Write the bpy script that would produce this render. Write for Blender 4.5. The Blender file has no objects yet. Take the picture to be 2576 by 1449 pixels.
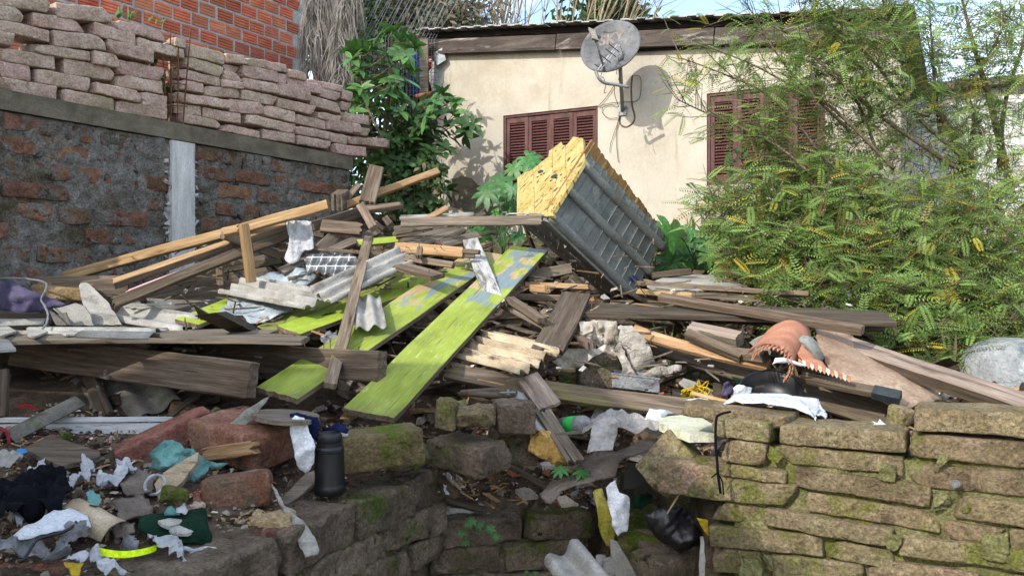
import bpy, bmesh, math, random
from mathutils import Vector, Matrix, noise
from math import radians as R, pi, sin, cos

S = bpy.context.scene
COL = S.collection
# ---------------------------------------------------------------- camera, sky, sun, exposure
F, CX, HY, EYE = 2100.0, 1288.0, 705.0, 1.6       # focal length in picture units (2576 wide), principal column, horizon row, eye height
cam = bpy.data.cameras.new('camera'); cam.sensor_width = 36.0; cam.lens = 36.0 * F / 2576.0
cam.shift_y = (HY - 724.5) / 2576.0; cam.clip_start = 0.05; cam.clip_end = 2000.0
camo = bpy.data.objects.new('camera', cam); COL.objects.link(camo)
camo.location = (0, 0, EYE); camo.rotation_euler = (R(90), 0, 0); S.camera = camo

SUN = Vector((0.70, 0.714, 0)).normalized() * cos(R(33)); SUN.z = -sin(R(33))     # the way the light travels
w = bpy.data.worlds.new('World'); S.world = w; w.use_nodes = True
wn, wl = w.node_tree.nodes, w.node_tree.links; wn.clear()
sky = wn.new('ShaderNodeTexSky'); sky.sky_type = 'NISHITA'; sky.sun_disc = False
sky.sun_elevation = R(33); sky.sun_rotation = math.atan2(-SUN.x, -SUN.y); sky.air_density = 1.0; sky.dust_density = 1.6
tc = wn.new('ShaderNodeTexCoord'); nz = wn.new('ShaderNodeTexNoise'); nz.inputs['Scale'].default_value = 3.2; nz.inputs['Detail'].default_value = 7
mp = wn.new('ShaderNodeMapping'); mp.inputs['Scale'].default_value = (1, 1, 2.6)
mr = wn.new('ShaderNodeMapRange'); mr.inputs['From Min'].default_value = .46; mr.inputs['From Max'].default_value = .72
mx = wn.new('ShaderNodeMix'); mx.data_type = 'RGBA'; mx.inputs[7].default_value = (8.5, 9.0, 9.8, 1)
bg = wn.new('ShaderNodeBackground'); bg.inputs['Strength'].default_value = 0.15
out = wn.new('ShaderNodeOutputWorld')
wl.new(tc.outputs['Generated'], mp.inputs['Vector']); wl.new(mp.outputs['Vector'], nz.inputs['Vector'])
wl.new(nz.outputs['Fac'], mr.inputs['Value']); wl.new(mr.outputs['Result'], mx.inputs[0])
wl.new(sky.outputs['Color'], mx.inputs[6]); wl.new(mx.outputs[2], bg.inputs['Color']); wl.new(bg.outputs['Background'], out.inputs['Surface'])
sl = bpy.data.lights.new('sun', 'SUN'); sl.energy = 2.05; sl.angle = R(0.55); sl.color = (1.0, .945, .86)
so = bpy.data.objects.new('sun', sl); COL.objects.link(so); so.rotation_euler = SUN.to_track_quat('-Z', 'Y').to_euler(); so.location = (-8, -8, 12)
S.view_settings.view_transform = 'Standard'; S.view_settings.look = 'None'; S.view_settings.gamma = 1; S.view_settings.exposure = 1.32
try: S.view_settings.use_curve_mapping = False
except Exception: pass
S.render.engine = 'CYCLES'
S.cycles.max_bounces = 5; S.cycles.transparent_max_bounces = 8; S.cycles.use_denoising = True
try: S.cycles.denoiser = 'OPENIMAGEDENOISE'
except Exception: pass

# ---------------------------------------------------------------- places
def at(px, py, d): return Vector(((px - CX) / F * d, d, EYE + (HY - py) / F * d))
ZO = dict(A=(142, 355), B=(0, 638.5), C=(638.5, 390.2), D=(638.5, 709.5), E=(1206, 319.3), G=(1702.7, 709.5), H=(1866.6, 1023), I=(1206, 1023),
          J=(603, 1023), K=(0, 1023), T=(0, 0), U=(0, 283.8), V=(567.6, 0), W=(1206, 0), X=(1866.6, 0), Y=(1866.6, 425.7), F=(1206, 674), O=(0, 0))
def pix(zone, x, y):
    o = ZO[zone]; k = 1.0 if zone == 'O' else .2938
    return o[0] + x * k, o[1] + y * k
def dh(py): return 3.75 + (1050 - py) * .0045 if py < 1050 else 3.75 - (py - 1050) * .0033     # how far the heap lies at a row
def P(zone, x, y, dd=0.0):
    a, b = pix(zone, x, y); return at(a, b, dh(b) + dd)
def PD(zone, x, y, d):
    a, b = pix(zone, x, y); return at(a, b, d)
def on_plane(px, py, p0, n):
    r = Vector(((px - CX) / F, 1, (HY - py) / F)); o = Vector((0, 0, EYE))
    return o + r * ((p0 - o).dot(n) / r.dot(n))

# ---------------------------------------------------------------- objects
def tag(o, label=None, cat=None, group=None, kind=None):
    if label: o['label'] = label
    if cat: o['category'] = cat
    if group: o['group'] = group
    if kind: o['kind'] = kind
    return o
def empty(name, loc, label=None, cat=None, group=None, kind=None):
    o = bpy.data.objects.new(name, None); COL.objects.link(o); o.location = loc; o.empty_display_size = .1
    return tag(o, label, cat, group, kind)
def wm(o): return (wm(o.parent) @ o.matrix_parent_inverse if o.parent else Matrix.Identity(4)) @ o.matrix_basis
def fix_parent(o, parent): o.parent = parent; o.matrix_parent_inverse = wm(parent).inverted()
def link(name, me, mats, parent=None, mat4=None, smooth=True):
    o = bpy.data.objects.new(name, me); COL.objects.link(o)
    if mats is not None and not me.materials:
        for m in (mats if isinstance(mats, (list, tuple)) else [mats]): me.materials.append(M[m] if isinstance(m, str) else m)
    if smooth and me.polygons and not me.get('flat'): me.polygons.foreach_set('use_smooth', [True] * len(me.polygons))
    if me.get('crisp'): me.set_sharp_from_angle(angle=R(me['crisp']))
    if mat4 is not None: o.matrix_basis = mat4
    if parent is not None: fix_parent(o, parent)
    return o
def mesh(name, vs, fs, mi=None, flat=False):
    me = bpy.data.meshes.new(name); me.from_pydata([tuple(v) for v in vs], [], fs); me.update()
    if mi: me.polygons.foreach_set('material_index', mi)
    if flat: me['flat'] = 1
    return me
def centred(vs):
    c = Vector((0, 0, 0))
    for v in vs: c += Vector(v)
    c /= max(1, len(vs)); return c, [Vector(v) - c for v in vs]
def frame(ex, hint):
    ex = ex.normalized(); ez = hint - ex * hint.dot(ex)
    if ez.length < 1e-3: ez = Vector((0, -1, 0)) - ex * ex.dot(Vector((0, -1, 0)))
    ez.normalize(); ey = ez.cross(ex)
    return Matrix(((ex.x, ey.x, ez.x), (ex.y, ey.y, ez.y), (ex.z, ey.z, ez.z)))
def m4(loc, rot3): return Matrix.Translation(loc) @ rot3.to_4x4()
class MB:
    """collects verts and faces"""
    def __init__(s): s.v = []; s.f = []; s.m = []
    def add(s, vs, fs, mi=0):
        o = len(s.v); s.v += [Vector(v) for v in vs]; s.f += [tuple(i + o for i in f) for f in fs]; s.m += [mi] * len(fs)
    def box(s, c, ax, ay, az, mi=0):
        vs = [c + ax * i + ay * j + az * k for i in (-1, 1) for j in (-1, 1) for k in (-1, 1)]
        s.add(vs, [(0, 1, 3, 2), (4, 6, 7, 5), (0, 4, 5, 1), (2, 3, 7, 6), (0, 2, 6, 4), (1, 5, 7, 3)], mi)
    def tube(s, pts, r, n=6, mi=0, cap=True):
        pts = [Vector(p) for p in pts]; rs = r if isinstance(r, (list, tuple)) else [r] * len(pts)
        vs = []; up = None
        for i, p in enumerate(pts):
            t = (pts[min(i + 1, len(pts) - 1)] - pts[max(i - 1, 0)]).normalized()
            if up is None: up = t.orthogonal().normalized()
            up = (up - t * up.dot(t)); up = up.normalized() if up.length > 1e-4 else t.orthogonal().normalized(); q = t.cross(up)
            vs += [p + (up * cos(2 * pi * k / n) + q * sin(2 * pi * k / n)) * rs[i] for k in range(n)]
        fs = [(i * n + k, i * n + (k + 1) % n, (i + 1) * n + (k + 1) % n, (i + 1) * n + k) for i in range(len(pts) - 1) for k in range(n)]
        if cap: fs += [tuple(reversed(range(n))), tuple((len(pts) - 1) * n + k for k in range(n))]
        s.add(vs, fs, mi)
    def lathe(s, prof, c, n=28, mi=0, axis=None):
        rot = Matrix.Identity(3) if axis is None else frame(axis.orthogonal(), axis)
        vs = [c + rot @ Vector((r * cos(2 * pi * k / n), r * sin(2 * pi * k / n), z)) for r, z in prof for k in range(n)]
        s.add(vs, [(i * n + k, i * n + (k + 1) % n, (i + 1) * n + (k + 1) % n, (i + 1) * n + k) for i in range(len(prof) - 1) for k in range(n)], mi)
    def build(s, name, mats, parent=None, smooth=False, centre=True, tagv=None):
        c, vs = centred(s.v) if centre else (Vector((0, 0, 0)), s.v)
        me = mesh(name, vs, s.f, s.m, flat=not smooth)
        o = link(name, me, mats, None, Matrix.Translation(c), smooth)
        if parent is not None: fix_parent(o, parent)
        if tagv: tag(o, *tagv)
        return o
def smoothpath(pts, n=6):
    pts = [Vector(p) for p in pts]; o = []
    for i in range(len(pts) - 1):
        a, b, c, d = pts[max(i - 1, 0)], pts[i], pts[i + 1], pts[min(i + 2, len(pts) - 1)]
        for k in range(n):
            t = k / n; o.append(.5 * ((2 * b) + (c - a) * t + (2 * a - 5 * b + 4 * c - d) * t * t + (3 * b - a - 3 * c + d) * t ** 3))
    return o + [pts[-1]]

# ---------------------------------------------------------------- materials
M = {}
def lin(h):
    h = h.lstrip('#'); return tuple(((int(h[i:i + 2], 16) / 255) ** 2.2) for i in (0, 2, 4)) + (1,)
class NT:
    def __init__(s, name):
        s.mat = bpy.data.materials.new(name); s.mat.use_nodes = True; s.t = s.mat.node_tree; s.n = s.t.nodes; s.l = s.t.links
        s.b = s.n['Principled BSDF']; s.tc = s.n.new('ShaderNodeTexCoord'); s.oi = s.n.new('ShaderNodeObjectInfo')
        m = s.n.new('ShaderNodeVectorMath'); m.operation = 'MULTIPLY_ADD'
        cmb = s.n.new('ShaderNodeCombineXYZ')
        for k, f in enumerate((37.0, 71.0, 13.0)):
            q = s.n.new('ShaderNodeMath'); q.operation = 'MULTIPLY'; q.inputs[1].default_value = f; s.l.new(s.oi.outputs['Random'], q.inputs[0]); s.l.new(q.outputs[0], cmb.inputs[k])
        m.inputs[1].default_value = (1, 1, 1)
        s.l.new(s.tc.outputs['Object'], m.inputs[0]); s.l.new(cmb.outputs[0], m.inputs[2]); s.vec = m.outputs[0]
    def mapv(s, sc):
        if sc == (1, 1, 1): return s.vec
        m = s.n.new('ShaderNodeMapping'); m.inputs['Scale'].default_value = sc; s.l.new(s.vec, m.inputs['Vector']); return m.outputs[0]
    def noise(s, scale, detail=5, rough=.6, stretch=(1, 1, 1), dist=0.0):
        n = s.n.new('ShaderNodeTexNoise'); n.inputs['Scale'].default_value = scale; n.inputs['Detail'].default_value = detail
        n.inputs['Roughness'].default_value = rough; n.inputs['Distortion'].default_value = dist; s.l.new(s.mapv(stretch), n.inputs['Vector']); return n.outputs['Fac']
    def ramp(s, fac, cols):
        r = s.n.new('ShaderNodeValToRGB'); e = r.color_ramp.elements
        while len(e) < len(cols): e.new(.5)
        for k, (p, c) in enumerate(cols): e[k].position = p; e[k].color = c
        s.l.new(fac, r.inputs[0]); return r.outputs[0]
    def rng(s, fac, lo, hi, a=0.0, b=1.0):
        r = s.n.new('ShaderNodeMapRange'); r.inputs['From Min'].default_value = lo; r.inputs['From Max'].default_value = hi
        r.inputs['To Min'].default_value = a; r.inputs['To Max'].default_value = b; s.l.new(fac, r.inputs['Value']); return r.outputs['Result']
    def mix(s, fac, a, b, mode='MIX'):
        m = s.n.new('ShaderNodeMix'); m.data_type = 'RGBA'; m.blend_type = mode
        for v, i in ((fac, 0), (a, 6), (b, 7)):
            if hasattr(v, 'is_linked'): s.l.new(v, m.inputs[i])
            else: m.inputs[i].default_value = v
        return m.outputs[2]
    def bump(s, h, strength, dist, prev=None):
        b = s.n.new('ShaderNodeBump'); b.inputs['Strength'].default_value = strength; b.inputs['Distance'].default_value = dist; s.l.new(h, b.inputs['Height'])
        if prev: s.l.new(prev, b.inputs['Normal'])
        return b.outputs[0]
def make(name, cols, scale=6, stretch=(1, 1, 1), detail=6, bump=.35, bscale=45, bstretch=None, rough=.9, patches=(), hv=.16, hue=.0, metal=0.0, bdist=.012, spec=.25, dist=0.0, trans=0.0, grain=.22, gs=None):
    """one weathered surface: noise-blended colours, patches of other colours, fine relief, a tint per object"""
    t = NT(name); n = len(cols)
    pos = [.30 + .4 * k / max(1, n - 1) for k in range(n)]
    c = t.ramp(t.noise(scale, detail, .62, stretch, dist), [(p, lin(h)) for p, h in zip(pos, cols)])
    for col, sc, lo, hi, *st in patches:
        c = t.mix(t.rng(t.noise(sc, 6, .65, st[0] if st else (1, 1, 1), .4), lo, hi), c, lin(col))
    if grain:
        g_ = t.rng(t.noise(gs or bscale * 2.2, 4, .7, bstretch or stretch), .3, .7, 1 - grain * 1.5, 1 + grain)
        cb_ = t.n.new('ShaderNodeCombineColor'); [t.l.new(g_, cb_.inputs[k]) for k in range(3)]; c = t.mix(1.0, c, cb_.outputs[0], 'MULTIPLY')
    if hv:
        h = t.n.new('ShaderNodeHueSaturation'); t.l.new(c, h.inputs['Color'])
        t.l.new(t.rng(t.oi.outputs['Random'], 0, 1, 1 - hv, 1 + hv), h.inputs['Value'])
        if hue:
            wn_ = t.n.new('ShaderNodeTexWhiteNoise'); wn_.noise_dimensions = '1D'; t.l.new(t.oi.outputs['Random'], wn_.inputs['W'])
            t.l.new(t.rng(wn_.outputs['Value'], 0, 1, .5 - hue, .5 + hue), h.inputs['Hue'])
        c = h.outputs['Color']
    t.l.new(c, t.b.inputs['Base Color']); t.b.inputs['Roughness'].default_value = rough; t.b.inputs['Metallic'].default_value = metal
    t.b.inputs['Specular IOR Level'].default_value = spec
    if bump:
        b1 = t.bump(t.noise(bscale, 8, .7, bstretch or stretch), bump, bdist)
        t.l.new(t.bump(t.noise(scale * 1.7, 6, .6, stretch), bump * .8, bdist * 2.5, b1), t.b.inputs['Normal'])
    if trans:
        tr = t.n.new('ShaderNodeBsdfTranslucent'); t.l.new(c, tr.inputs['Color']); ms = t.n.new('ShaderNodeMixShader'); ms.inputs[0].default_value = trans
        o = t.n['Material Output']; t.l.new(t.b.outputs[0], ms.inputs[1]); t.l.new(tr.outputs[0], ms.inputs[2]); t.l.new(ms.outputs[0], o.inputs['Surface'])
    M[name] = t.mat; return t
WS = (.45, 9, 9)          # wood grain runs along local X
def wood(name, cols, patches=(), hv=.16, hue=.006, crack='#2c221a', cl=.62):
    make(name, cols, 5, WS, bump=.5, bscale=14, bstretch=(.35, 9, 9), bdist=.006, patches=list(patches) + [(crack, 9, cl, cl + .07, (.16, 7, 7)), ('#4a3d30', 2.2, .60, .78, (.8, 2.5, 2.5))], hv=hv, hue=hue, grain=.22, gs=24)
wood('wood_fresh', ['#86684a', '#a1835f', '#b59a78'], [('#6b4a2c', 5, .58, .72, (.5, 5, 5))], cl=.66)
wood('wood_brown', ['#4e4338', '#685a4c', '#837565'], [('#39281e', 4, .57, .72, (.5, 4, 4)), ('#8f8271', 3, .56, .76, (.4, 4, 4))], .34)
wood('wood_grey', ['#554e45', '#6d6458', '#867c6e'], [('#4a4239', 4, .55, .7, (.5, 6, 6)), ('#7d644c', 2.5, .60, .75, (.5, 4, 4))])
wood('wood_dark', ['#3f3830', '#564c41', '#6e6356'], [('#605b38', 3, .57, .74, (.6, 2, 2)), ('#2a231d', 5, .58, .7, (.5, 5, 5))], .32)
wood('wood_pink', ['#6c5f54', '#84766a', '#9a8d80'], [('#4f453c', 4, .52, .66, (.4, 5, 5)), ('#a89c90', 3, .6, .75, (.4, 4, 4))], .06)
wood('wood_beam', ['#463b31', '#5f5346', '#786c5e'], [('#463a30', 5, .55, .7, (.5, 5, 5)), ('#a8a29a', 4, .64, .76)], .06)
make('paint_green', ['#798a2c', '#889a35', '#94a546'], 5, (1, 2, 2), bump=.25, bscale=20, bstretch=(.8, 5, 5), bdist=.003, rough=.72, spec=.3,
     patches=[('#7d8f3a', 3.5, .57, .72, (1.5, 2, 2)), ('#6a5d35', 9, .64, .74, (.8, 6, 6)), ('#c9d99a', 4, .64, .8, (2, 1, 1))], hv=.05)
def green_paint(name, cols, graffiti, dirt0, dirt1, dull=0.0):
    t = NT(name); c = t.ramp(t.noise(4, 6, .62, (1, 2, 2)), [(.3, lin(cols[0])), (.5, lin(cols[1])), (.7, lin(cols[2]))])
    c = t.mix(t.rng(t.noise(3, 6, .65, (1.2, 2, 2), .4), .50, .70), c, lin('#6e7740')); c = t.mix(t.rng(t.noise(7, 6, .7, (.8, 3, 3)), .60, .68, 0, .7), c, lin('#a9b07c'))
    sx = t.n.new('ShaderNodeSeparateXYZ'); t.l.new(t.tc.outputs['Object'], sx.inputs[0])
    if graffiti:
        for col, sc, st in (('#a38c6c', 3.4, (1.3, 1.6, 1)), ('#6f7d80', 2.8, (1.0, 2.2, 1))):
            m = t.n.new('ShaderNodeMath'); m.operation = 'MULTIPLY'; t.l.new(t.rng(t.noise(sc, 3, .5, st, 1.2), .555, .60), m.inputs[0]); t.l.new(t.rng(sx.outputs['X'], -.1, .25), m.inputs[1]); c = t.mix(m.outputs[0], c, lin(col))
    c = t.mix(t.rng(t.noise(9, 6, .65, (.25, 7, 7)), .60, .70), c, lin('#5f5733'))
    ad = t.n.new('ShaderNodeMath'); ad.operation = 'MULTIPLY_ADD'; ad.inputs[1].default_value = .5; t.l.new(t.noise(5, 6, .6, (1, 2, 2)), ad.inputs[0]); t.l.new(sx.outputs['X'], ad.inputs[2])
    c = t.mix(t.rng(ad.outputs[0], dirt0, dirt1, 1, 0), c, lin('#5c5140'))
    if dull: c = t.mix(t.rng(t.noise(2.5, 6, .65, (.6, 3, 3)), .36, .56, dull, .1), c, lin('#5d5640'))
    g_ = t.rng(t.noise(24, 4, .7, (.35, 9, 9)), .3, .7, .72, 1.18); cb_ = t.n.new('ShaderNodeCombineColor'); [t.l.new(g_, cb_.inputs[k]) for k in range(3)]; c = t.mix(1.0, c, cb_.outputs[0], 'MULTIPLY')
    t.l.new(c, t.b.inputs['Base Color']); t.b.inputs['Roughness'].default_value = .8; t.b.inputs['Specular IOR Level'].default_value = .2
    t.l.new(t.bump(t.noise(20, 8, .7, (.4, 8, 8)), .5, .005), t.b.inputs['Normal']); M[name] = t.mat
GRN_ = ['#738235', '#83923f', '#919e50']
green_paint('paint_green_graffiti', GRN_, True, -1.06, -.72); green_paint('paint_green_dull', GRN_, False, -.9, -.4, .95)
t = NT('paint_yellow'); c = t.ramp(t.noise(3, 5, .6, (2, 2, .7)), [(.3, lin('#93824e')), (.5, lin('#a5945c')), (.7, lin('#b3a475'))])
c = t.mix(t.rng(t.noise(9, 2, .5, (5, 5, .22)), .60, .64), c, lin('#6a4d30')); c = t.mix(t.rng(t.noise(3.5, 3, .5, (4, 4, .2), .2), .63, .66), c, lin('#5f452c')); c = t.mix(t.rng(t.noise(14, 5, .7), .60, .72, 0, .4), c, lin('#8a744a'))
t.l.new(c, t.b.inputs['Base Color']); t.b.inputs['Roughness'].default_value = .85; t.b.inputs['Specular IOR Level'].default_value = .15; t.l.new(t.bump(t.noise(9, 4, .6, (6, 6, .3)), .2, .004), t.b.inputs['Normal']); M['paint_yellow'] = t.mat
make('paint_yellow_worn', ['#6b5236', '#80643f', '#8d7348'], 5, WS, bump=.4, bscale=12, bdist=.005, rough=.8, patches=[('#ab9450', 5, .56, .63, (.4, 6, 6)), ('#4b3524', 6, .58, .68, (.3, 7, 7))], hv=.08)
make('paint_white', ['#8d8d8b', '#a5a5a3', '#b8b8b6'], 5, (1, 3, 3), bump=.6, bscale=14, bstretch=(.8, 7, 7), bdist=.006, rough=.85, grain=.3, patches=[('#6a6862', 4, .50, .62, (1.0, 3, 3)), ('#3f3d39', 8, .58, .66, (.7, 5, 5))], hv=.08)
make('board_white', ['#8f9193', '#a9abac', '#bcbcbb'], 3, WS, bump=.25, bscale=14, bdist=.003, rough=.6, patches=[('#403d39', 7, .58, .66, (.6, 4, 4))], hv=.08)
make('fibro', ['#7b7973', '#94928b', '#a9a7a0'], 5, bump=.45, bscale=60, bdist=.005, patches=[('#5f5c56', 4, .54, .70, (.7, 3, 3)), ('#6d6352', 6, .60, .74)], hv=.1)
make('fibro_dirty', ['#857661', '#a29279', '#baab92'], 5, (1, 2, 2), bump=.4, bscale=50, bdist=.005, patches=[('#4d443a', 6, .54, .66, (.8, 4, 4)), ('#5f5c34', 3, .62, .75)], hv=.1)
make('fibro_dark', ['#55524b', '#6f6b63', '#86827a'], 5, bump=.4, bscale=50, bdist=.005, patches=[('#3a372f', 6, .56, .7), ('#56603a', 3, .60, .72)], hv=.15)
make('zinc', ['#5c5f5d', '#6d706d', '#7c7e7b'], 3, (1, 1, 1), bump=.35, bscale=30, bdist=.003, rough=.58, spec=.4, patches=[('#474a45', 2.2, .52, .72), ('#85867f', 5, .60, .72), ('#6a5848', 4, .64, .72)], hv=.03)
make('sheet_metal', ['#7d868c', '#95a0a6', '#aab4b8'], 3, bump=.2, bscale=25, bdist=.004, rough=.5, metal=.25, spec=.5, patches=[('#6a6257', 3, .60, .75)], hv=.05)
make('stone_pink', ['#ad9080', '#c4a998', '#d2bcab'], 9, bump=1.0, bscale=34, bdist=.02, grain=.26, patches=[('#988c6c', 2.6, .52, .70), ('#7d7458', 5, .59, .74), ('#75625a', 9, .62, .74)], hv=.12, hue=.018)
make('stone_mossy', ['#6f634a', '#87795c', '#9a8d70'], 9, bump=1.0, bscale=36, bdist=.03, grain=.38, patches=[('#6f7038', 3.4, .52, .62), ('#93806a', 4, .55, .67), ('#6a5c48', 6, .58, .66), ('#4a4526', 9, .60, .72), ('#a39a74', 14, .62, .70)], hv=.14, hue=.012)
make('mortar_mossy', ['#66643f', '#828055', '#9a966e'], 10, bump=1.0, bscale=40, bdist=.03, grain=.35, patches=[('#6a6f2c', 4, .50, .66), ('#4a451f', 12, .60, .7)], hv=.03)
make('stone_red', ['#6d473a', '#8b5f50', '#a27767'], 8, bump=1.0, bscale=42, bdist=.022, grain=.32, patches=[('#4d382f', 5, .54, .68), ('#a08474', 10, .61, .70), ('#352821', 14, .62, .70), ('#6f6250', 3, .58, .72)], hv=.12, hue=.01)
make('stone_redwall', ['#6e5041', '#87634f', '#9c7962'], 8, bump=1.0, bscale=36, bdist=.03, grain=.35, patches=[('#807b73', 6, .52, .58), ('#615b43', 3, .54, .68), ('#372822', 12, .58, .68)], hv=.18, hue=.012)
make('stone_dark', ['#574c40', '#756757', '#8e7f6e'], 8, bump=1.0, bscale=34, bdist=.03, grain=.35, patches=[('#4f5f1d', 3.2, .54, .66), ('#7e6a5c', 4, .60, .72), ('#2c261e', 9, .60, .7)], hv=.14, hue=.01)
make('stone_moss_side', ['#5c5038', '#726546', '#877a5c'], 8, bump=1.0, bscale=36, bdist=.03, grain=.35, patches=[('#5c6b22', 3.6, .50, .62), ('#8a7a5c', 6, .60, .72)], hv=.06)
make('mortar', ['#6f6b63', '#8b867e', '#a39f96'], 9, bump=1.0, bscale=34, bdist=.04, grain=.4, patches=[('#57503c', 2.0, .48, .66), ('#75604c', 4.5, .57, .68), ('#a5a19a', 8, .62, .72), ('#34302a', 11, .58, .67)], hv=0)
make('mortar_pale', ['#8f8f8c', '#a5a5a2', '#b4b4b0'], 8, bump=.6, bscale=40, bdist=.01, patches=[('#7a7a76', 5, .58, .7)], hv=.06)
make('concrete', ['#4f4b42', '#666051', '#7a7463'], 4, (1, 1, 2), bump=.45, bscale=40, bdist=.006, patches=[('#4e4a3e', 3.0, .56, .72, (1, 1, .6)), ('#c9c8c2', 6, .68, .74, (2.5, 2.5, .5))], hv=.03)
make('concrete_pale', ['#a4a39e', '#bdbcb8', '#d2d1cd'], 5, (4, 4, .6), bump=.3, bscale=30, bdist=.004, patches=[('#84827a', 3, .58, .74, (3, 3, .7))], hv=.03)
make('plaster', ['#9f988a', '#aaa395', '#b3ada0'], 1.4, grain=.06, bump=.16, bscale=18, bdist=.006, patches=[('#978d79', 1.1, .54, .74), ('#bcb7aa', 3, .60, .78), ('#8b8270', 2.2, .60, .80, (3, 3, .25)), ('#a2957a', .8, .56, .7, (1.5, 1.5, .6))], hv=.0)
make('plaster_grey', ['#a9aaa7', '#c4c5c2', '#d3d4d1'], 1.5, bump=.2, bscale=18, bdist=.006, patches=[('#83847e', 1.3, .56, .74, (1, 1, .5))], hv=.03)
make('maroon', ['#432c29', '#553835', '#644643'], 5, (3, 3, 1), bump=.2, bscale=20, bdist=.003, rough=.6, patches=[('#8f6a63', 8, .66, .74, (3, 3, 1))], hv=.12)
make('fascia', ['#352f2c', '#4b4440', '#625a54'], 2.5, (.6, .6, 4), bump=.35, bscale=20, bdist=.005, patches=[('#a8a099', 3, .60, .74, (.5, .5, 3)), ('#2f2522', 4, .60, .72, (.6, .6, 3))], hv=.05)
make('clay', ['#a25640', '#b9694d', '#c67a5c'], 6, (1, 1, 3), bump=.2, bscale=30, bdist=.003, patches=[('#7c3529', 3, .62, .8)], hv=.30, hue=.008)
make('clay_orange', ['#b9673a', '#d08050', '#dd9a6a'], 6, bump=.3, bscale=30, bdist=.003, hv=.1)
make('soil', ['#43372d', '#5b4d3f', '#716354'], 9, bump=1.0, bscale=50, bdist=.02, patches=[('#7d6c58', 7, .60, .72), ('#2a2018', 5, .58, .72)], hv=0)
make('ground_earth', ['#5a5140', '#6f654f', '#847a5f'], 2, bump=.7, bscale=30, bdist=.02, hv=0)
make('rust', ['#4e3224', '#6c4430', '#7f5a44'], 30, bump=.2, bscale=80, bdist=.002, hv=.1)
make('steel_dull', ['#6d7274', '#868b8d', '#9a9fa0'], 10, bump=.1, bscale=50, bdist=.001, rough=.5, metal=.4, patches=[('#5c5046', 8, .6, .72)], hv=.05)
make('dark_void', ['#14110f', '#1b1715', '#231f1b'], 8, bump=0, hv=0)  # near-black: painted darkness behind window and eave, also small marks
make('black_plastic', ['#1b1b1d', '#202022', '#262628'], 20, bump=.05, bscale=300, bdist=.0006, rough=.42, spec=.4, hv=0)
make('black_bag', ['#141314', '#1f1e20', '#2b2a2b'], 8, bump=.35, bscale=16, bdist=.012, rough=.32, spec=.5, hv=0)
def cloth(name, cols, bump=.3, bscale=90, rough=.95, patches=(), trans=0.0): make(name, cols, 6, bump=bump * 1.6, bscale=bscale * .5, bdist=.012, rough=rough, spec=.12, patches=patches, hv=.03, trans=trans)
def plastic(name, cols, patches=(), trans=.25, rough=.5): make(name, cols, 8, bump=1.0, bscale=13, bdist=.03, rough=rough * .8, spec=.4, grain=.12, patches=patches, hv=.03, trans=trans)
cloth('cloth_purple', ['#3d394c', '#4f4a60', '#605b70']); cloth('cloth_fleece', ['#6f5c42', '#8d7859', '#a48f70'], bump=1.0, bscale=70)
cloth('cloth_white', ['#c4c6cb', '#d9dbdf', '#e8e9ec'], patches=[('#a69c8e', 5, .62, .74)]); cloth('cloth_navy', ['#141a33', '#1b2342', '#252d4e'])
cloth('cloth_pale', ['#9b9c9f', '#b5b6b9', '#cacbcd'], patches=[('#77726a', 4, .58, .72)]); cloth('cloth_dirty', ['#8e867b', '#b0a89c', '#cdc6bb'], patches=[('#5c5347', 4, .54, .70)])
cloth('cloth_felt', ['#8d857a', '#a8a196', '#bcb5aa'], bump=.9, bscale=60, patches=[('#635a4e', 3, .55, .72)]); cloth('cloth_green', ['#12251b', '#1a3226', '#244032'], patches=[('#3f4a3f', 6, .62, .75)])
cloth('cloth_black', ['#0c0d11', '#14151b', '#1d1f26']); cloth('cloth_yellow', ['#7d7632', '#a39a45', '#bcb368'], patches=[('#4c4a2c', 4, .56, .7)])
cloth('cloth_red', ['#9c1f24', '#b8282c', '#c93a3c'])
plastic('plastic_white', ['#bfc3c8', '#d6d9dd', '#e6e8ea'], [('#8f867a', 6, .62, .74)]); plastic('plastic_teal', ['#5e9995', '#7ab3ae', '#95c6c1'], [('#54716a', 5, .58, .72)])
plastic('plastic_clear', ['#8b8d90', '#a6a8aa', '#c4c5c7'], [('#6b655d', 5, .58, .72)], .4, .35); plastic('paper_white', ['#cfd4da', '#dfe4e9', '#ebeef1'], [('#b0b3b6', 4, .64, .76)], .05, .8)
plastic('tarp_grey', ['#8d8a85', '#aba7a2', '#c3bfba'], [('#6e675e', 4, .56, .72)], .1, .6); plastic('tarp_brown', ['#5b5047', '#75695d', '#8a7e74'], [('#54483d', 4, .54, .70)], .0, .8)
plastic('plastic_blue', ['#2b7ab8', '#3b8fd0', '#57a3dc'], (), .1); plastic('tarp_blue', ['#1b2f72', '#233a86', '#2d4799'], (), .2); plastic('plastic_dome', ['#84898a', '#9ca0a0', '#b0b4b3'], [('#6f7a7c', 6, .56, .68), ('#dbe6e8', 5, .62, .74)], .1, .45)
plastic('plastic_red', ['#7c1c20', '#a02429', '#b83338'], (), .1); plastic('plastic_yellow', ['#b99a1e', '#d8b82c', '#e8cc4c'], (), .15); plastic('plastic_pink', ['#b39ab8', '#c7aecb', '#d6c2d9'], (), .1)
make('neon', ['#cdf000', '#d6f510', '#dff830'], 8, bump=.1, bscale=30, bdist=.003, rough=.5, hv=0)
make('foam', ['#b08a4a', '#c9a25e', '#dcb978'], 12, bump=1.0, bscale=50, bdist=.02, patches=[('#7c5a2a', 6, .58, .7)], hv=0)
make('leather_orange', ['#8f5f4a', '#a27159', '#b0846c'], 5, (1, 4, 1), bump=.3, bscale=40, bdist=.004, rough=.7, patches=[('#8d4d33', 3, .6, .76)], hv=0)
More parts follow.
